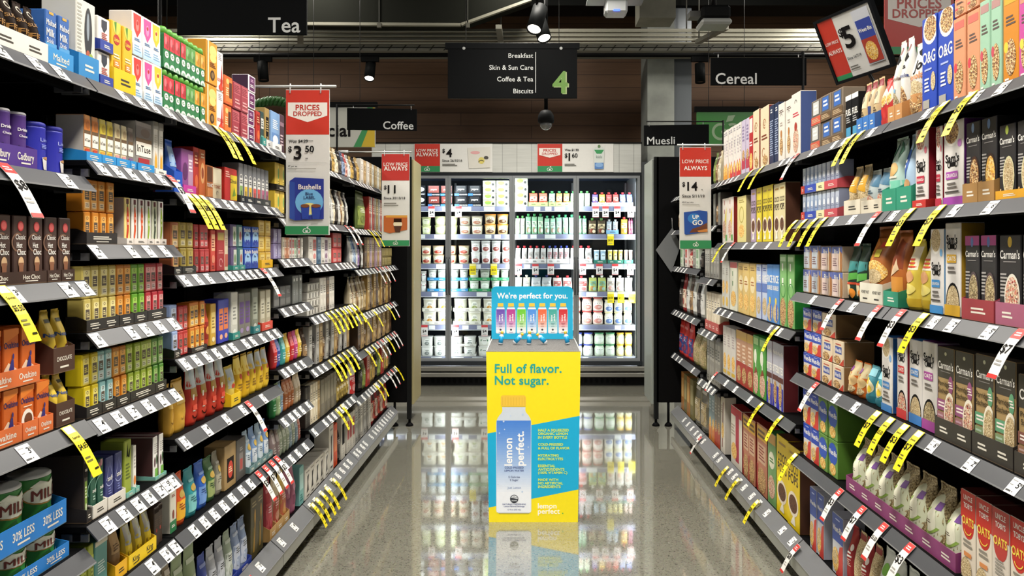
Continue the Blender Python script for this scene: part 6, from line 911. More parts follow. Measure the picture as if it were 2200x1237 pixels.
def tray_mesh(w, d, lip, c):
    mb = MB(); e = .0015; dk = lerp(c, '#8a7050', .5)
    mb.box(-w/2, w/2, -d/2, d/2, 0, .002, dk); mb.box(-w/2, w/2, -d/2, -d/2+e, .002, lip, c); mb.box(-w/2, w/2, d/2-e, d/2, .002, lip*.9, dk)
    for s in (-1, 1): mb.prism([(-d/2+e, .002), (d/2-e, .002), (d/2-e, lip*1.3), (0, lip*1.3), (-d/2+e, lip)], 'x', s*w/2, s*(w/2-e), c)
    ink = '#e8e2d4' if sum(lin(c)[:3]) < 1.2 else '#3a342c'; n = max(1, round(w/.1))
    for i in range(n):
        x = -w/2+w*(i+.5)/n; tx = TRAYTXT.get(c); wd = w/n
        sh = [T(tx, .5, .55, .34, ink, .7), LN(.3, .15, .7, .3, 1, ink)] if tx else [LN(.3, .3, .75, .65, 2, ink)]
        art(mb, sh, lambda u, v, k: (x+(u-.5)*wd, -d/2-k, lip*v), wd, lip)
    return mb
ITEMS = []   # (object, look, shelf phrase, order value)
def put_copies(proto, spots):
    for i, (loc, rz) in enumerate(spots):
        o = proto if i == 0 else copy_tree(proto)
        o.location = loc; o.rotation_euler = (0, 0, rz); yield o
def reg(o, look, cat, shelf, pos, grp, tier=''):
    ITEMS.append((o, (tier+' ' if tier else '')+look, shelf, pos)); o['category'] = cat; o['group'] = grp
rj = random.Random(11)
def stock(side, lat, a, b, n, zb, h, types, s, trayspec, tr1, trl, shelf, fridge=False):
    """One run of packs: n facings from a to b along the shelf, s high."""
    cw = abs(b-a)/n; sg = 0 if fridge else (-1 if side == 'L' else 1)
    def world(along, back): return (along, 8.38+back) if fridge else (sg*(lat+back), along)
    rz = 0 if fridge else (math.pi/2 if sg < 0 else -math.pi/2)
    step = (b-a)/n; cell = [a+step*(i+.5) for i in range(n)]; tlist = [types[i % len(types)] if len(types) < n else types[i] for i in range(n)]
    groups = []
    for i, t in enumerate(tlist):
        if groups and groups[-1][0] == t: groups[-1][1].append(i)
        else: groups.append([t, [i]])
    wmax = cw*.955
    protos = {}
    for level in range(s):
        tier = ('lower' if level == 0 else 'upper') if s == 2 else ({0: 'lowest', s-1: 'topmost'}.get(level, ORD[level]+' tier') if s > 2 else '')
        z0 = zb+level*h
        for t, idx in groups:
            tr = None
            if trl: tr = trl[idx[0]]
            elif trayspec and not (tr1 and level): tr = trayspec
            td = max(TY[t]['d'] if TY[t]['kind'] in ('carton', 'bag', 'spout') else cw, .04)
            d = td
            if tr:
                lip = max(.012, tr[1]*h); al = cw*len(idx)-.003; cx = sum(cell[i] for i in idx)/len(idx)
                o = tray_mesh(al, d+.012, lip, tr[0]).build('display_tray'); x, y = world(cx, .008+d/2); o.location = (x, y, z0); o.rotation_euler.z = rz
                reg(o, TRAYN.get(tr[0], 'card')+' display tray', 'tray', shelf, cx, 'shelf display trays', tier)
            key = (t, bool(tr))
            hh = h-.002-(.0022 if tr else 0)
            if TY[t]['kind'] in ('can', 'tub', 'jar', 'sqtub'): pass
            if key not in protos:
                p, kids = make(t, (min(wmax, cw-.0085) if tr else wmax)*(.93 if TY[t]['kind'] in ('bag', 'spout') else 1), hh, len(ITEMS), not fridge and max(a, b) < 3.4 and zb+h*s < 1.5); KIDS[p.name] = kids; protos[key] = p; first = True
            else: first = False
            spots = []
            for i in idx:
                jx = rj.uniform(-.002, .002)*(cw > .05 and not tr); jb = rj.uniform(0, .006) if not tr else rj.uniform(0, .001)
                x, y = world(cell[i]+jx, .010+d/2+jb); spots.append(((x, y, z0+(.0022 if tr else 0)), rz+rj.uniform(-.012, .012)*(0 if tr else 1)))
            if not first: spots = [None]+spots
            for q, (o) in enumerate(put_copies_any(protos[key], spots)):
                reg(o, TY[t]['look'], TY[t]['cat'], shelf, cell[idx[q]], TY[t]['look']+' run on '+shelf, tier)
def put_copies_any(proto, spots):
    for i, sp in enumerate(spots):
        if sp is None: continue
        o = proto if i == 0 else copy_tree(proto)
        o.location = sp[0]; o.rotation_euler = (0, 0, sp[1]); yield o
for key, a, b, n, zb, h, types, opt in ROWS:
    side = SHELVES[key][0]; lat = (SIDE_L if side == 'L' else SIDE_R)+(.07 if key[-1] == '0' else .04)
    stock(side, lat, a, b, n, zb, h, types, opt.get('s', 1), opt.get('tray'), opt.get('tr1'), opt.get('trl'), shelf_words(key))
for row, a, b, n, zb, h, types, s, tr in CHILL:
    stock('F', 0, a, b, n, zb+.001, h, types, s, (tr, .26) if tr else None, False, None, ORD[row-1]+' chiller shelf', True)
# price flags hanging from the strips
def flag_mesh(kind, v):
    Lp = [(-.002, .034), (.016, .016), (.031, -.001), (.049, -.028), (.064, -.056), (.078, -.086)]; w = .038; mb = MB(); c = '#f2df18' if kind == 'y' else '#e9e7e2'
    def pt(x, t, k):
        f = t*(len(Lp)-1); i = min(int(f), len(Lp)-2); q = f-i; a = Lp[i][0]*(1-q)+Lp[i+1][0]*q; z = Lp[i][1]*(1-q)+Lp[i+1][1]*q
        return (x, -a-.006-k, z+k*.5)
    n = 10; vs = []
    for i in range(n+1):
        for k in (0, -.0007): vs += [pt(-w/2, i/n, k), pt(w/2, i/n, k)]
    mb.add(vs, [f for i in range(n) for f in ((4*i, 4*i+1, 4*i+5, 4*i+4), (4*i+2, 4*i+6, 4*i+7, 4*i+3), (4*i, 4*i+4, 4*i+6, 4*i+2), (4*i+1, 4*i+3, 4*i+7, 4*i+5))]+[(0, 2, 3, 1), (4*n, 4*n+1, 4*n+3, 4*n+2)], c)
    pr = ('4.65', '3', '2.50', '7', '8', '5.50')[v]
    if kind == 'y': a = [R(.1, .82, .9, .98, '#e8e6d8'), T('Special', .5, .7, .07, '#2a2a1c', .7), T('$'+pr, .5, .5, .13, INK, .85), LN(.12, .22, .7, .34, 2, '#6a641c'), LN(.5, .08, .9, .14, 1, '#2c2a14')]
    else: a = [R(0, .74, 1, 1, '#c8302c'), LN(.2, .8, .8, .92, 2, '#f0d8d4'), T('$'+pr, .5, .5, .15, INK, .85), LN(.15, .2, .8, .32, 2, '#9a9894'), R(0, 0, 1, .07, '#c8302c')]
    art(mb, a, lambda u, q, k: pt(w*(u-.5), 1-q, k), w, .17, .0002, True, .0004)
    return mb
FM = {}
for key, ys, kind in FLAGS:
    side, h, d0, d1 = SHELVES[key]; s = -1 if side == 'L' else 1; L = SIDE_L if side == 'L' else SIDE_R
    for i, y in enumerate(ys):
        v = (i+len(ITEMS)) % 6
        if (kind, v) not in FM: p = flag_mesh(kind, v).build('price_flag'); FM[kind, v] = p; o = p
        else: o = FM[kind, v].copy(); COL.objects.link(o)
        bx = key[-1] == '0'
        o.location = (s*(L+.03), y, h+(.014 if bx else .003)); o.rotation_euler.z = math.pi/2 if s < 0 else -math.pi/2
        reg(o, ('yellow special' if kind == 'y' else 'red and white')+' price flag', 'price tag', shelf_words(key), y, 'price flags on the shelf edges')
for row, xs, kind in CHILL_FLAGS:
    z = CHILL_SHELF_Z[row]
    for x in xs:
        mb = MB().box(-.036, .036, -.0012, 0, -.095, .03, '#f0d818' if kind == 'y' else '#efe8e6')
        art(mb, ([R(0, .8, 1, 1, '#f7ec90')] if kind == 'y' else [R(0, .78, 1, 1, '#d8484c'), R(0, 0, 1, .04, '#d8484c')])+[T('$4' if kind == 'w' else '$4.50', .5, .45, .24, INK, .7), LN(.2, .12, .8, .22, 1, '#8a8884')], lambda u, v, k: (.072*(u-.5), -.0012-k, -.095+.125*v), .072, .125)
        o = mb.build('price_flag'); o.location = (x, 8.355, z); reg(o, ('yellow' if kind == 'y' else 'red topped white')+' price flag', 'price tag', ORD[row-1]+' chiller shelf', x, 'price flags on the chiller shelves')
by = {}
for it in ITEMS: by.setdefault((it[1], it[2]), []).append(it)
for (look, shelf), L in by.items():
    L.sort(key=lambda x: x[3])
    for i, (o, *_r) in enumerate(L):
        n = len(L); a = look
        o['label'] = f'{a} on {shelf}' if n == 1 else f'{a}, {ORD[i] if i < len(ORD) else str(i+1)+"th"} of {CARD[n] if n < len(CARD) else n} along {shelf}'

# ------------------------------------------------------------------ signs, lamps, promotional stand
def pix(x, y, d): return ((x-1142)*d/1600, EYE-(y-532)*d/1600)
def panel(mb, x0, x1, z0, z1, y, th, c, shapes, back=None):
    """Sign board facing the aisle's near end; artwork in (u, v) over its face."""
    mb.box(x0, x1, y, y+th, z0, z1, c, bev=min(.002, th*.3))
    art(mb, shapes, lambda u, v, k: (x0+(x1-x0)*u, y-k, z0+(z1-z0)*v), x1-x0, z1-z0, .0006, False, .0006)
def at_origin(mb, loc): mb.v = [(a-loc[0], b-loc[1], c-loc[2]) for a, b, c in mb.v]; return mb
# --- dark department blades on arms
def blade(word, x0, x1, y0, y1, d, al, label, tilt=0):
    xa, zt = pix(x0, y0, d); xb, zb = pix(x1, y1, d); c = (xa+xb)/2; s = -1 if c < 0 else 1; loc = (c, d, zb)
    root = thing('department_sign', label, 'sign', loc); w, h = xb-xa, zt-zb
    mb = MB(); panel(mb, -w/2, w/2, 0, h, 0, .012, '#0c0d0e', [T(word, .05 if al == 'l' else .95, .24 if h < .25 else .2, .066/h, '#c9cac8', .6, al, 0, .015)])
    b = mb.build('board', root); b.rotation_euler.z = tilt
    MB().tube([(-w/2+.02 if s > 0 else w/2-.02, .006, h+.03), (s*1.70-c, .006, h+.03)], .006, '#1c1c1c').build('arm', root)
    MB().tube([(s*1.70-c, .006, h+.04), (s*1.70-c, .006, 2.0-loc[2])], .009, '#1c1c1c').build('post', root)
    for q in (-.42, .42): MB().tube([(w*q, .006, h-.012), (w*q, .006, h+.03)], .003, M('#c8c8c8', .3, .6)).build('hook', root)
blade('Tea', 380, 659, -14, 75, 3.4, 'r', 'black hanging sign reading Tea above the top tea shelf')
blade('Cereal', 1527, 1733, 124, 183, 4.66, 'l', 'black hanging sign reading Cereal above the cereal shelves')
blade('Coffee', 747, 895, 233, 280, 6.5, 'r', 'black hanging sign reading Coffee above the far shelves', math.radians(6))
blade('Muesli', 1384, 1522, 268, 312, 6.6, 'l', 'black hanging sign reading Muesli beside the concrete column', math.radians(-6))
# --- aisle number sign
d = 6.0; xa, zt = pix(962, 92, d); xb, zb = pix(1240, 211, d); w, h = xb-xa, zt-zb; root = thing('aisle_sign', 'large black aisle sign with green number four', 'sign', ((xa+xb)/2, d, zb))
mb = MB(); panel(mb, -w/2, w/2, 0, h, 0, .02, '#0c0d0e', [T('Breakfast', .66, .77, .082, '#bdbebc', .5, 'r', 0, .008), T('Skin & Sun Care', .66, .555, .082, '#bdbebc', .5, 'r', 0, .008), T('Coffee & Tea', .66, .345, .082, '#bdbebc', .5, 'r', 0, .008), T('Biscuits', .66, .13, .082, '#bdbebc', .5, 'r', 0, .008), R(.677, .1, .682, .83, '#bdbebc'), T('4', .878, .27, .37, '#8a9a68', .2, 'c', 0, .06), T('4', .868, .285, .37, '#587e30', .2, 'c', 0, .06), E(.125, .9, .012, .026, '#9a9c9a'), E(.875, .9, .012, .026, '#9a9c9a')])
mb.build('board', root); MB().box(-w/2-.02, w/2+.02, -.004, .024, h-.05, h, '#101112', bev=.003).build('top_rail', root)
for q in (-.36, .36): MB().tube([(w*q, .01, h-.02), (w*q, .01, 4.6-zb)], .0025, '#4a4a4a').build('hanging_wire', root)
# --- security dome
d = 6.3; x, z = pix(1173, 258, d); root = thing('dome_camera', 'black dome security camera hanging below the aisle sign', 'camera', (x, d, z))
MB().tube([(0, 0, .07), (0, 0, 4.6-z)], .016, '#161616').build('drop_pole', root); MB().lathe([(.02, .085), (.045, .075), (.066, .04), (.07, 0), (.066, -.02), (.05, -.03)], M('#1a1b1c', .3), 24).build('housing', root)
MB().lathe([(.052, -.028), (.05, -.05), (.035, -.072), (.012, -.084)], M('#77797a', .08, .3), 24).build('lens_dome', root)
# --- long price tickets hanging from rods
def long_ticket(x0, x1, y0, y1, d, shapes, label, rod_px):
    xa, zt = pix(x0, y0, d); xb, zb = pix(x1, y1, d); w, h = xb-xa, zt-zb; s = -1 if xa < 0 else 1; c = (xa+xb)/2
    root = thing('price_sign', label, 'sign', (c, d, zb)); mb = MB(); panel(mb, -w/2, w/2, 0, h, 0, .004, '#d9d8d3', shapes); mb.build('card', root)
    a = (rod_px-1142)*d/1600-c; b_ = s*1.70-c
    MB().tube([(a, .002, h+.014), (b_, .002, h+.014)], .006, M('#b5b6b4', .3, .3)).build('rod', root)
    MB().tube([(s*1.35-c, .002, h+.014), (s*1.42-c, .002, h+.014)], .011, M('#c8c8c6', .3)).build('rod_collar', root)
    MB().tube([(b_, .002, h+.03), (b_, .002, 1.96-zb)], .008, '#2a2a2a').build('post', root)
    for q in (-.4, .3): MB().tube([(w*q, .002, h+.026), (w*q, -.003, h-.018)], .003, '#d8d8d8').build('clip', root)
RED, GRN = '#c4301f', '#2f8a55'
def feet(v): return [R(0, 0, 1, v, GRN)]
long_ticket(614, 708, 192, 505, 3.34, [R(0, .69, 1, 1, RED), P([(.05, .91), (.95, .91), (.95, .82), (.5, .775), (.05, .82)], '#e9e4dc'), T('PRICES', .5, .875, .036, '#b82c20', .82, bold=.045), T('DROPPED', .5, .833, .03, '#b82c20', .82), T('Was $4.29', .07, .645, .02, INK, .6, 'l'), R(.3, .644, .63, .647, INK), T('$', .06, .59, .035, INK, .2, 'l', 0, .03), T('3', .19, .565, .088, INK, .3, 'l', 0, .03), T('50', .45, .59, .042, INK, .3, 'l', 0, .03), T('ea', .46, .527, .012, INK, .1, 'l'), R(.06, .497, .94, .499, '#b8b6b0'), T('47 per ea', .06, .472, .011, INK, .4, 'l'), LN(.06, .45, .7, .46, 1, '#9a9890'),
 P([(.1, .115), (.1, .37), (.22, .395), (.88, .385), (.88, .11), (.22, .1)], '#22328c'), P([(.1, .115), (.1, .37), (.22, .36), (.22, .1)], '#2c4a9c'), E(.55, .225, .32, .09, '#6fb0dc'), E(.55, .18, .2, .04, '#e8dc8a'), T('Bushells', .56, .33, .032, '#e8dcd8', .58, bold=.03), T('Blue', .55, .283, .02, '#1c2c5c', .3), T('LABEL', .56, .257, .02, '#1c2c5c', .4), P([(.36, .2), (.56, .2), (.54, .11), (.39, .11)], '#24409c'), P([(.6, .2), (.82, .2), (.79, .11), (.63, .11)], '#24409c'), E(.46, .2, .1, .012, '#7a4426'), E(.71, .2, .11, .012, '#7a4426')]+feet(.062)+badge(.5, .032, .018, '#e6e8e2', .21, .7), 'tall white ticket, red top, three fifty tea price', 722)
long_ticket(1460, 1528, 316, 535, 4.78, [R(0, .71, 1, 1, RED), T('LOW PRICE', .5, .86, .034, '#e9e0d8', .86), T('ALWAYS', .5, .795, .038, '#efe9e2', .88, bold=.05), T('$', .08, .635, .04, INK, .2, 'l', 0, .03), T('14', .24, .615, .08, INK, .45, 'l', 0, .06), T('ea', .68, .585, .012, INK, .1, 'l'), T('Since 5/11/19', .08, .52, .027, INK, .72, 'l'), T('$9.47 per Litre', .08, .46, .012, INK, .45, 'l'), LN(.08, .43, .62, .44, 1, '#9a9890'),
 P([(.15, .15), (.13, .36), (.62, .38), (.87, .37), (.87, .17), (.2, .14)], '#1f4c9c'), P([(.3, .16), (.87, .17), (.87, .26), (.62, .22), (.4, .2)], '#6a3a24'), E(.45, .3, .2, .05, '#2f7ac0'), T('UP', .5, .315, .035, WH, .3, bold=.04), T('GO', .56, .26, .045, WH, .36, bold=.04), P([(.55, .18), (.87, .2), (.87, .17), (.6, .165)], '#c8803c')]+feet(.085)+badge(.5, .045, .018, '#e6e8e2', .21, .69), 'tall white ticket, red top, fourteen dollar price', 1455)
long_ticket(820, 880, 330, 529, 5.48, [R(0, .71, 1, 1, '#b02a22'), T('LOW PRICE', .5, .885, .036, '#dcd4cc', .86), T('ALWAYS', .5, .84, .042, '#e2dcd4', .88, bold=.05), T('$', .08, .635, .04, INK, .2, 'l', 0, .03), T('11', .22, .615, .085, INK, .4, 'l', 0, .06), T('Since 30/10/18', .08, .52, .026, INK, .78, 'l'), LN(.08, .43, .6, .475, 2, '#8a8880'), P([(.08, .16), (.08, .33), (.92, .335), (.92, .18), (.3, .14)], '#b8602c'), R(.15, .31, .92, .335, '#d89a3c'), E(.58, .24, .16, .04, '#e6d8b8'), P([(.44, .22), (.72, .22), (.66, .15), (.5, .15)], '#4a2a1c'), R(.44, .26, .72, .3, '#2f1c14')]+feet(.065)+badge(.5, .035, .018, '#d8dcd4', .21, .69), 'tall grey lit ticket, eleven dollar coffee price', 884)
# --- posters on the chiller fascia
def poster(x0, x1, left, label, kind):
    y = 8.155; D_ = y; xa = (x0-1142)*D_/1600; xb = (x1-1142)*D_/1600; z0, z1 = 2.34, 2.648; w, h = xb-xa, z1-z0; f = left
    sh = [R(0, 0, f, 1, RED), R(0, 0, f, .21, GRN)]+badge(f/2, .1, .03, '#e6e8e2', w, h)
    if kind: sh += [T('LOW PRICE', f/2, .76, .1, '#efe6de', f*.84), T('ALWAYS', f/2, .62, .13, '#efe6de', f*.86, bold=.05), T('$', f+.03, .75, .13, INK, .1, 'l', 0, .03), T('4', f+.08, .67, .28, INK, .2, 'l', 0, .06), T('Since 26/10/16', f+.03, .4, .08, INK, .3, 'l'), LN(f+.03, .2, f+.22, .3, 2, '#6a6860'), P([(.7, .12), (.68, .85), (.97, .88), (.97, .15)], '#dad6cc'), E(.78, .68, .06, .06, '#e0a8a8'), E(.86, .4, .04, .12, '#d8c86a'), E(.92, .5, .03, .06, '#4a4640'), N(.86, .3, .03, .037, 40, 160, '#3a3630')]
    else: sh += [P([(f*.08, .84), (f*.92, .84), (f*.92, .6), (f/2, .5), (f*.08, .6)], '#efe6de'), T('PRICES', f/2, .76, .1, '#b82c20', f*.78, bold=.04), T('DROPPED', f/2, .64, .085, '#b82c20', f*.78), T('Was $1.90', f+.03, .78, .075, INK, .2, 'l'), T('$', f+.03, .58, .14, INK, .1, 'l', 0, .02), T('1', f+.08, .53, .26, INK, .1, 'l', 0, .05), T('60', f+.125, .58, .14, INK, .16, 'l', 0, .02), LN(f+.03, .2, f+.18, .3, 2, '#6a6860'), P([(.75, .1), (.74, .8), (.76, .88), (.86, .88), (.88, .8), (.87, .1)], '#d6dcd6'), P([(.745, .78), (.875, .78), (.84, .64), (.78, .64)], '#3f9a5c'), E(.81, .9, .018, .06, '#6a8a5c'), T('kids', .81, .53, .09, '#8a9a94', .1), R(.752, .1, .868, .32, '#5a86c4'), E(.81, .24, .05, .08, '#8ab0dc')]
    mb = MB(); panel(mb, -w/2, w/2, 0, h, -.003, .003, '#e4e3de', sh); o = mb.build('price_poster'); o.location = ((xa+xb)/2, y, z0); tag(o, label, 'poster', 'posters on the chiller fascia')
poster(890, 1058, .33, 'wide chiller fascia poster, low price always, four dollars', 1); poster(1154, 1318, .33, 'wide chiller fascia poster, prices dropped, one sixty', 0)
# --- boards hung over the back wall and the corner of the top cereal shelf
d = 7.2; xa, zt = pix(640, 230, d); xb, zb = pix(806, 316, d); root = thing('wall_sign', 'pale sign ending in cial with green curve and yellow', 'sign', ((xa+xb)/2, d, zb)); w, h = xb-xa, zt-zb
mb = MB(); panel(mb, -w/2, w/2, 0, h, 0, .02, '#bdbdb2', [P([(.78, 0), (1, 0), (1, 1), (.93, 1), (.9, .5)], '#c9a81e'), P([(.72, 0), (.82, 0), (.93, .55), (.97, 1), (.9, 1), (.85, .5)], '#2f8a4a'), T('Special', .68, .42, .3, INK, .66, 'r', 0, .03)]); mb.build('board', root); MB().box(-w/2-.02, w/2+.02, -.01, .03, h, h+.05, '#121212').build('top_rail', root)
for q in (-.3, .3): MB().tube([(w*q, .01, h), (w*q, .01, 4.6-zb)], .003, '#3a3a3a').build('hanging_wire', root)
d = 7.2; xa, zt = pix(1497, 240, d); xb, zb = pix(1625, 312, d); root = thing('wall_sign', 'green hanging sign with a pale apple shaped mark', 'sign', ((xa+xb)/2, d, zb)); w, h = xb-xa, zt-zb
mb = MB(); panel(mb, -w/2, w/2, 0, h, 0, .02, '#2f7a2c', badge(.5, .45, .14, '#8fa884', w, h)); mb.build('board', root); MB().box(-w/2-.02, w/2+.02, -.01, .03, h, h+.05, '#121212').build('top_rail', root)
for q in (-.3, .3): MB().tube([(w*q, .01, h), (w*q, .01, 4.6-zb)], .003, '#3a3a3a').build('hanging_wire', root)
# garland of green leaves on the back wall
root = thing('leaf_garland', 'twisted dark green garland hanging behind the top tea boxes', 'garland', (pix(588, 228, 7.2)[0], 7.2, pix(588, 228, 7.2)[1]))
for k in range(3):
    pts = [(-.2+.4*i/24, .03*math.sin(i*.9+k*2.1), .03*math.cos(i*.9+k*2.1)+.05*math.sin(math.pi*i/24)) for i in range(25)]; MB().tube(pts, .022, '#2a5c22', 7).build('strand', root)
for q in (-.14, .14): MB().tube([(q, 0, .03), (q, 0, 4.6-root.location[2])], .002, '#2a2a2a').build('hanging_wire', root)
# tilted board over the muesli
def quad_sign(corners, shapes, name, label, rim):
    """corners TL, TR, BR, BL as points; a thin board in their plane."""
    A, B, C_, D_ = [Vector(c) for c in corners]; o = D_; ex = (C_-D_); ey = (A-D_); w, h = ex.length, ey.length; n = ex.cross(ey).normalized(); ex.normalize(); ey = n.cross(ex).normalized()
    root = thing(name, label, 'sign', o); mt = Matrix.Identity(4)
    for i, v in enumerate((ex, -n, ey)): mt.col[i][:3] = v
    mt.translation = o; root.matrix_world = mt
    mb = MB(); panel(mb, 0, w, 0, h, 0, .01, '#d9d8d3', shapes(w, h)); mb.build('card', root)
    f = MB(); r = .012
    for a, b, c, e in ((-r, w+r, -r, 0), (-r, w+r, h, h+r), (-r, 0, 0, h), (w, w+r, 0, h)): f.box(a, b, -.006, .022, c, e, '#1a1b1d')
    if rim: f.build('frame', root)
    return root, w, h
def ray(x, y, d): a, z = pix(x, y, d); return (a, d, z)
A, B, D_ = ray(1774, 45, 3.32), ray(1888, -4, 3.08), ray(1801, 176, 3.40)
C_ = tuple(B[i]+D_[i]-A[i] for i in range(3))
rt, w, h = quad_sign((A, B, C_, D_), lambda w, h: [R(0, 0, .3, 1, '#c23626'), R(0, 0, .3, .08, GRN), T('LOW PRICE', .15, .62, .085, '#eadfd8', .25), T('ALWAYS', .15, .47, .1, '#f0e8e0', .26, bold=.05), T('$', .33, .72, .12, INK, .1, 'l', 0, .03), T('5', .38, .62, .32, INK, .2, 'l', 0, .03), T('Since 16/7/19', .33, .3, .07, INK, .26, 'l'), LN(.33, .1, .5, .18, 2, '#6a6860'), P([(.66, .1), (.66, .96), (.96, .96), (.96, .1)], '#cdd0d8'), R(.68, .5, .95, .8, '#34479c'), T('Weet-Bix', .81, .64, .12, WH, .24, bold=.05), R(.68, .12, .95, .5, '#a83a2c'), E(.8, .3, .1, .15, 'cornmix')], 'tilted_price_sign', 'tilted white five dollar sign, red side, above cereal packs', True)
MB().tube([(w*.5, .02, .05), (w*.5, .10, -.30)], .008, '#2a2a2a').build('support_arm', rt)
d = 3.4; xa, zt = pix(1900, -75, d); xb, zb = pix(2050, 118, d); root = thing('price_sign', 'large red prices dropped board behind the tilted sign', 'sign', ((xa+xb)/2, d, zb)); w, h = xb-xa, zt-zb
mb = MB(); panel(mb, -w/2, w/2, 0, h, 0, .006, '#a8281e', [P([(.05, .66), (.95, .66), (.95, .4), (.5, .31), (.05, .4)], '#cfc6be'), T('PRICES', .5, .575, .11, '#a02418', .82, bold=.03), T('DROPPED', .5, .46, .092, '#a02418', .82), R(0, 0, 1, .09, '#2a7a48')]); mb.build('card', root); MB().tube([(.1, .012, .1), (.1, .012, 1.96-zb)], .008, '#2a2a2a').build('post', root)
# grey card dangling by a corner at the end panel
root = thing('hanging_card', 'square grey card turned on its corner by the end panel', 'card', (1.17, 6.268, 1.51)); c = (1437-1142)*6.27/1600-1.17; r_ = .155
mb = MB().prism([(c-.11, -.02), (c+.03, .17), (c+.10, .02), (c+.02, -.21)], 'y', 0, .003, '#77797b'); mb.build('card', root); MB().tube([(c+.03, .0015, .16), (c+.03, .02, .24), (c+.03, .028, .25)], .003, '#9a9a9a').build('hook', root)
# --- ceiling services
for i in range(7):
    x, z = pix(1100, 64+i*4.6, 7.9); o = MB().tube([(-7, 0, 0), (7, 0, 0)], .012, M('#a19e8e', .5), 8).build('conduit'); o.location = (0, 7.9-(.02 if i % 2 else 0), z); tag(o, 'grey ceiling conduit, '+ORD[i]+' pipe from the top of the bundle', 'pipe', 'ceiling conduits')
x, z = pix(1100, 103, 8.0); root = thing('cable_tray', 'pale ribbed cable tray running under the conduits', 'tray', (0, 8.0, z))
mb = MB().box(-7, 7, 0, .35, .0, .01, '#8d8a7e').box(-7, 7, 0, .006, -.03, .05, '#9a978b').box(-7, 7, .34, .35, -.03, .05, '#8d8a7e')
mb.build('tray_bed', root); m2 = MB()
for i in range(90): m2.prism([(-6.8+i*.15, -.028), (-6.785+i*.15, -.028), (-6.74+i*.15, .03), (-6.755+i*.15, .03)], 'y', -.003, 0, '#3a3932')
m2.build('tray_slots', root)
for x in (-4, -1.2, 1.7, 4): MB().tube([(x, .17, .01), (x, .17, 4.6-z)], .008, '#55534c').build('hanger', root)
def duct(pts, d0, d1, label, c):
    P_ = [pix(x, y, d0) for x, y in pts]; cx = sum(p[0] for p in P_)/len(P_); cz = min(p[1] for p in P_); root = thing('air_duct', label, 'duct', (cx, d0, cz))
    q = [(a-cx, b-cz) for a, b in P_]; MB().prism(q, 'y', 0, d1-d0, c).build('casing', root); return root, q
root, q = duct([(430, 47), (990, 50), (1140, -4), (1140, -60), (430, -60)], 7.35, 7.6, 'dark grey ceiling duct with a sloping end', M('#262722', .7))
f = MB()
for a, b in ((q[0], q[1]), (q[1], q[2])):
    dx, dz = b[0]-a[0], b[1]-a[1]; l = math.hypot(dx, dz); nx, nz = -dz/l*.026, dx/l*.026
    f.prism([a, b, (b[0]-nx, b[1]-nz), (a[0]-nx, a[1]-nz)], 'y', -.012, .03, M('#9d9a89', .5))
f.build('flange', root)
for x in (815, 1005):
    a = (x-1142)*7.35/1600-root.location[0]; MB().box(a-.006, a+.006, -.012, .0, 0, 1.3, '#4a4a44').build('hanger', root); MB().box(a-.02, a+.02, -.02, .01, -.045, .0, '#6a675c').build('clamp', root)
for x0, x1 in ((600, 640), (1060, 1085), (1500, 1545)):
    d = 7.4; a, z = pix(x0, 66, d); b, _ = pix(x1, 66, d); o = MB().box(-.03, .03, -.5, .05, -.02, .02, M('#8a887c', .4)).build('roof_strut'); o.location = ((a+b)/2, 7.78, pix(0, 86, 7.75)[1]); o.rotation_euler.z = .3 if x0 != 1060 else 0; tag(o, 'short steel roof strut by the '+{600: 'Tea sign', 1060: 'aisle sign', 1500: 'Cereal sign'}[x0], 'strut', 'roof struts')
    MB().tube([(0, .02, .02), (0, .02, 4.6-o.location[2])], .008, '#55534c').build('hanger', o)
# dark beam above, access points and projector
x, z = pix(1100, 52, 8.6); o = MB().box(-7, 7, 0, .4, 0, .5, '#1c1d1b').build('trim_2'); o.location = (0, 8.3, z+.12); struct(o)
d = 5.2; x, z = pix(1325, 14, d); root = thing('wireless_access_point', 'white ceiling box with a blue light', 'device', (x, d, z))
MB().box(-.2, .2, -.02, .2, .07, .078, M('#8a8c88', .3, .6)).build('mounting_plate', root); MB().box(-.078, .078, 0, .14, -.042, .068, M('#b9bcbc', .4), bev=.016).build('housing', root); MB().box(-.022, .022, -.004, .0, -.032, -.02, M('#3f5cff', .4, 0, 3.0)).build('status_light', root); MB().tube([(0, .1, .07), (0, .1, 4.6-z)], .012, '#3a3a3a').build('drop_pole', root)
d = 5.6; x, z = pix(1540, 30, d); root = thing('projector', 'black and silver projector hanging from the ceiling', 'projector', (x, d, z))
MB().box(-.11, .11, 0, .2, -.03, .075, M('#1b1c1c', .35), bev=.02).build('body', root); MB().box(-.115, .115, -.01, .2, -.075, -.03, M('#a8aaa6', .35), bev=.015).build('face_plate', root); MB().box(-.19, -.11, .05, .15, -.005, .04, M('#6a6a66', .4)).build('side_bracket', root); MB().tube([(0, .1, .07), (0, .1, 4.6-z)], .02, '#2a2a2a').build('drop_pole', root)
x, z = pix(1413, 38, 7.0); o = MB().box(-.17, .17, 0, .3, 0, .6, speckle('plaster', ['#6f6d60', '#8a887a'], 4, .8, 'NOISE')).build('trim_3'); o.location = (x, 7.0, z); struct(o)
o = MB().tube([(-7, 0, 0), (7, 0, 0)], .022, M('#101010', .4)).build('light_track'); o.location = (0, 7.6, pix(0, 118, 7.6)[1]); tag(o, 'long black lighting track across the timber wall', 'track')
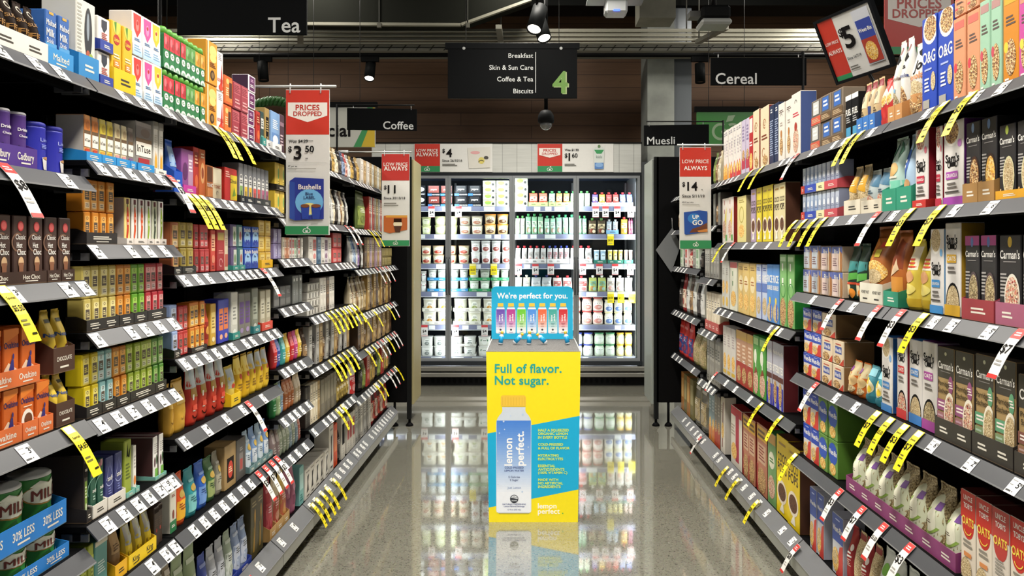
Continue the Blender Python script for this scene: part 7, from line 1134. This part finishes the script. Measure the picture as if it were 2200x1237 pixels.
def spot(px_, py, d, aim, lit, label, up):
    x, z = pix(px_, py, d); root = thing('track_spotlight', label, 'lamp', (x, d, z), 0, 'track spotlights'); A_ = Vector(aim).normalized(); q = Vector((0, 0, -1)).rotation_difference(A_)
    mb = MB().lathe([(.04, .1), (.052, .095), (.052, -.1), (.046, -.1), (.046, -.085)], M('#141515', .35), 20); h_ = mb.build('lamp_head', root); h_.rotation_mode = 'QUATERNION'; h_.rotation_quaternion = q
    l = MB().lathe([(.044, -.09), (.044, -.086)], M('#fff4e0', .3, 0, 14.0 if lit else 0) if lit else M('#2c2e30', .2), 20).build('lens', h_)
    MB().tube([(0, 0, .06), (0, 0, up-.03)], .01, '#141414').build('stem', root); MB().box(-.09, .09, -.02, .02, up-.05, up, '#121212').build('track_adapter', root)
    if lit:
        ld = bpy.data.lights.new('spot_beam', 'SPOT'); ld.energy = lit; ld.spot_size = math.radians(70); ld.spot_blend = .5; ld.shadow_soft_size = .04; ld.color = (1, .93, .82); lo = bpy.data.objects.new('spot_beam', ld); COL.objects.link(lo); lo.parent = root; lo.location = A_*.13; lo.rotation_mode = 'QUATERNION'; lo.rotation_quaternion = q
TZ = pix(0, 118, 7.6)[1]
for px_, py, aim, lit, lb in ((565, 153, (.1, -.1, -1), 0, 'unlit black track spotlight above the top tea boxes'), (795, 152, (0, -.45, -1), 60, 'glowing track spotlight between the red ticket and aisle sign'), (1504, 157, (0, -.1, -1), 0, 'unlit black track spotlight beside the Cereal sign')): spot(px_, py, 7.6, aim, lit, lb, TZ-.02-pix(0, py, 7.6)[1])
# added unseen spot behind the camera, only to brighten the stand
ld = bpy.data.lights.new('added_stand_spot', 'SPOT'); ld.energy = 800; ld.spot_size = math.radians(13); ld.spot_blend = .35; ld.shadow_soft_size = .1; ld.color = (1, .98, .93); lo = bpy.data.objects.new('added_stand_spot', ld); COL.objects.link(lo); lo.location = (0, -2.9, 3.2)
lo.rotation_euler = (Vector((.01, 4.1, .62))-lo.location).to_track_quat('-Z', 'Y').to_euler()
spot(1154, 40, 5.0, (-.25, -.5, -1), 40, 'lit black spotlight high above the aisle sign, upper of two', 4.6-pix(0, 40, 5.0)[1]); spot(1163, 60, 5.4, (.25, -.45, -1), 40, 'lit black spotlight high above the aisle sign, lower of two', 4.6-pix(0, 60, 5.4)[1])
# --- promotional stand
FY = 4.1; SP = 1600/FY
def sx(x): return (x-1142)/SP
def sz(y): return EYE-(y-532)/SP
CXS = sx(1146); root = thing('display_stand', 'yellow and turquoise cardboard drink stand in the middle of the aisle', 'display stand', (CXS, FY, 0)); HS = sz(755); DS = .57
wb_, wt_ = .245, .26
mb = MB(); Y_, CY_, TE = '#fbe400', '#05aedb', '#17a497'
vs = [(-wb_, 0, 0), (wb_, 0, 0), (wb_, DS, 0), (-wb_, DS, 0), (-wt_, 0, HS), (wt_, 0, HS), (wt_, DS, HS), (-wt_, DS, HS)]; mb.add(vs, [(0, 1, 5, 4), (1, 2, 6, 5), (2, 3, 7, 6), (3, 0, 4, 7), (0, 3, 2, 1)], M(Y_, .45)); mb.add([(-wt_+.004, .004, HS-.003), (wt_-.004, .004, HS-.003), (wt_-.004, DS-.004, HS-.003), (-wt_+.004, DS-.004, HS-.003)], [(0, 1, 2, 3)], '#8a8a86')
def fm(u, v, k):  # photo pixel on the stand's front -> local
    return (sx(u)-CXS, -k, sz(v))
def edge(y, s): t = sz(y)/HS; return s*(wb_+(wt_-wb_)*t)*SP+1142+CXS*SP
def PX(*p): return P([(a, b) for a, b in p], p and CY_)
def TT(s, x, y, hpx, c, al='l', mw=200, rot=0, bold=.02):
    """Text whose capitals are hpx tall, centred on y, in front pixels."""
    vs, fs = text_geo(s, bold); x0 = min(v[0] for v in vs); x1 = max(v[0] for v in vs); sc = hpx/CAPH; sx_ = min(sc, mw/(x1-x0)); ox = {'l': x0, 'c': (x0+x1)/2, 'r': x1}[al]; global _lift
    out = []
    for a, b, zz in vs:
        p, q = (a-ox)*sx_, (b-CAPH/2)*sc
        out.append(fm(x-q, y-p, _lift+zz) if rot else fm(x+p, y-q, _lift+zz))
    mb.add(out, fs, c); _lift += .0001
_lift = .0016
def poly(pts, c):
    global _lift
    mb.add([fm(a, b, _lift) for a, b in pts], [tuple(range(len(pts)))], c); _lift += .0003
_lift = .0005
poly([(edge(931, -1), 931), (edge(893, 1), 893), (edge(1051, 1), 1051), (edge(1090, -1), 1090)], CY_)
poly([(1073, 1104), (1136, 1104), (1140, 1100), (1068, 1100)], '#b8a800')
BX0, BX1 = 1066, 1141.5; bc = (BX0+BX1)/2
poly([(1079, 874), (1129, 874), (1128.5, 882), (1131, 887), (1135.5, 892), (1139, 898), (1141, 904), (1141.5, 910), (1141.5, 1097), (1137, 1102), (1071, 1102), (1066, 1097), (1066, 910), (1066.8, 904), (1069, 898), (1073, 892), (1077.5, 887), (1079.5, 882)], '#d3dce6')
for i in range(40): ya, yb = 903+(1100-903)*i/40, 903+(1100-903)*(i+1)/40; poly([(1067, ya), (1140.5, ya), (1140.5, yb), (1067, yb)], lerp('#4a86dc', '#f2f5fa', min(1, (i/31)**1.1))); _lift -= .0003
_lift += .0004
poly([(1076, 852), (1079, 849), (1127, 849), (1130, 852), (1130, 871), (1127, 873), (1079, 873), (1076, 871)], '#f2c53d')
for i in range(9): poly([(1079+i*6, 853), (1080.2+i*6, 853), (1080.2+i*6, 870), (1079+i*6, 870)], '#e8b934'); _lift -= .0003
for x, y, r in ((1082, 905, 2), (1097, 893, 1.6), (1123, 890, 2.2), (1073, 930, 1.6), (1084, 922, 1.4), (1135, 960, 1.5), (1069, 990, 1.5), (1072, 1015, 1.2), (1070, 1040, 1.3), (1137, 1010, 1.4), (1122, 1056, 2)): poly([(x+r*math.cos(a*.785), y+r*math.sin(a*.785)) for a in range(8)], '#c3d6ee'); _lift -= .0003
_lift += .0004
TT('Full of flavor.', 1063, 791, 18, TE, 'l', 147, 0, .03); TT('Not sugar.', 1063, 816.5, 18, TE, 'l', 117, 0, .03)
TT('lemon', 1092, 1000, 16, '#ffffff', 'l', 70, 1, .03); TT('perfect.', 1117, 1000, 16, '#ffffff', 'l', 88, 1, .03)
for s, y, h_, c, mw in (('COLD-PRESSED', 1004, 4, '#2c3a7c', 42), ('LEMON WATER', 1010.5, 4, '#2c3a7c', 42), ('5 Calories', 1024, 4, '#3a4674', 28), ('0 Sugar', 1030.5, 4, '#3a4674', 22), ('Just Lemon', 1047, 4.2, '#7f93b8', 36), ('NATURALLY REFRESHING', 1082.5, 3, '#2c3a7c', 50), ('Lemon-Flavored Beverage', 1087, 2.8, '#2c3a7c', 48), ('12 fl oz (355 mL)', 1094, 2.8, '#2c3a7c', 34)): TT(s, bc+1, y, h_, c, 'c', mw)
poly([(bc+1+9*math.cos(a*.314), 1071-9*math.sin(a*.314)) for a in range(20)], '#2c2f38'); poly([(bc+1+7.6*math.cos(a*.314), 1071-7.6*math.sin(a*.314)) for a in range(10)]+[(bc-6.6, 1071), (bc+8.6, 1071)][0:0], '#eef1f5'); TT('USDA', bc+1, 1067.6, 3.4, '#2c2f38', 'c', 12); TT('ORGANIC', bc+1, 1074.5, 2.4, '#eef1f5', 'c', 12)
LIME = '#e6f010'
for s, y in (('HALF A SQUEEZED', 923.5), ('ORGANIC LEMON', 931), ('IN EVERY BOTTLE', 939), ('COLD-PRESSED', 954), ('& FULL OF FLAVOR', 962), ('HYDRATING', 977.5), ('ELECTROLYTES', 985), ('ESSENTIAL', 1000), ('ANTIOXIDENTS', 1007.5), ('(100% VITAMIN C)', 1014.5), ('MADE WITH', 1029.5), ('NO ARTIFICIAL', 1037), ('INGREDIENTS', 1044.5)): TT(s, 1156, y, 5.2, LIME, 'l', 72, 0, .03)
TT('lemon', 1155.5, 1085.5, 11, '#fffef4', 'l', 41, 0, .02); TT('perfect', 1155.5, 1097, 11, '#fffef4', 'l', 50, 0, .02); TT('.', 1207.5, 1097, 11, '#3fae4c', 'l', 6, 0, .03)
mb.build('carton_body', root)
tr = MB(); tr.box(-wt_+.004, wt_-.004, .004, DS-.004, HS-.01, HS-.0005, speckle('crushed_grey', ['#4a4948', '#5f5d5b', '#747270', '#545250'], 260, .8, bump=.5)).build('top_tray', root)
e_ = MB()
for s in (-1, 1): e_.box(s*wt_, s*(wt_-.004), 0, DS, HS-.002, HS+.004, '#e6e6e2')
e_.box(-wt_, wt_, 0, .003, HS-.002, HS+.001, '#e6e2b0').build('rim', root)
hy = 4.66-FY; hs = 1600/4.66; HZ0 = HS; HZ1 = EYE-(615-532)/hs; hw = (1231-1056)/2/hs; hc_ = (1143.5-1142)/hs-CXS; hh_ = HZ1-HZ0; rr_ = .03
pts = [(hc_-hw, HZ0), (hc_+hw, HZ0)]+[(hc_+hw-rr_+rr_*math.cos(a*math.pi/12), HZ1-rr_+rr_*math.sin(a*math.pi/12)) for a in range(7)]+[(hc_-hw+rr_+rr_*math.cos(a*math.pi/12), HZ1-rr_+rr_*math.sin(a*math.pi/12)) for a in range(6, 13)]
hb_ = MB().prism(pts, 'y', hy, hy+.006, CY_)
def hm(u, v, k): return ((u-1142)/hs-CXS, hy-k, EYE-(v-532)/hs)
def hpoly(pts, c, k): hb_.add([hm(a, b, k) for a, b in pts], [tuple(range(len(pts)))], c)
def htext(s, x, y, hpx, c, mw, k, rot=0, al='c', bold=.03):
    vs, fs = text_geo(s, bold); x0 = min(v[0] for v in vs); x1 = max(v[0] for v in vs); sc = hpx/CAPH; q_ = min(sc, mw/(x1-x0)); ox = {'l': x0, 'c': (x0+x1)/2}[al]
    hb_.add([hm(x-(b-CAPH/2)*sc, y-(a-ox)*q_, k) if rot else hm(x+(a-ox)*q_, y-(b-CAPH/2)*sc, k) for a, b, _ in vs], fs, c)
htext("We're perfect for you.", 1143.5, 635, 11.5, '#ffffff', 152, .001)
for i, c in enumerate(('#6a4aae', '#b8388e', '#6cc82c', '#4a8ee0', '#e8663a', '#3fa59a', '#d0242c')):
    x = 1075.5+i*22.4; hpoly([(x-9, 664), (x-7.5, 660), (x+7.5, 660), (x+9, 664), (x+10, 668), (x+10, 714), (x+8.5, 716), (x-8.5, 716), (x-10, 714), (x-10, 668)], '#e6eaf0', .001)
    for j in range(9): ya, yb = 664+50*j/9, 664+50*(j+1)/9; hpoly([(x-9.3, ya), (x+9.3, ya), (x+9.3, yb), (x-9.3, yb)], lerp(c, '#f4f4f6', min(1, (j/7.5)**1.6)), .0014)
    hpoly([(x-6, 651), (x+6, 651), (x+6.3, 658.5), (x-6.3, 658.5)], '#ecc640', .0018); htext('lemon', x-2.6, 690, 3.6, '#ffffff', 17, .002, 1, 'l'); htext('perfect', x+3.2, 690, 3.6, '#ffffff', 21, .002, 1, 'l')
    for y, ww in ((694, 8), (697, 6), (701, 7), (713, 8)): hpoly([(x-ww/2, y), (x+ww/2, y), (x+ww/2, y+1), (x-ww/2, y+1)], lerp(c, '#555577', .5), .002)
    hpoly([(x+2.2*math.cos(a), 708+2.2*math.sin(a)) for a in (0, .8, 1.6, 2.4, 3.2, 4, 4.8, 5.6)], '#33343c', .002)
hb_.build('header_card', root)
for px_, py, t, lb in ((1075, 735, .15, 'small blue bottle near the tray edge, first from the tea side'), (1105, 737, .75, 'small blue bottle tipped over beside the first'), (1136, 735, .08, 'small blue bottle standing in the middle of the tray'), (1173, 737, -.8, 'small blue bottle lying towards the cereal side'), (1220, 737, -.22, 'small blue bottle by the tray corner, cereal side')):
    dd = 4.40; x = (px_-1142)*dd/1600; zz = HS-.0005
    root = thing('drink_bottle', lb, 'bottle', (x, dd, zz+.001), 0, 'small bottles on the stand'); k = 1.1; q = abs(math.sin(t))*.0125*k
    mbb = MB().lathe([(.011*k, 0), (.0125*k, .002), (.0125*k, .045*k), (.007*k, .054*k), (.007*k, .057*k)], '#dfe6ee', 16); b = mbb.build('body', root); b.rotation_euler.y = t; b.location.z = q
    MB().lathe([(.0127*k, .008*k), (.0128*k, .043*k)], '#0f9ad4', 16).build('label', b); MB().lathe([(.008*k, .056*k), (.008*k, .068*k), (.007*k, .069*k)], '#ecc640', 16).build('cap', b)
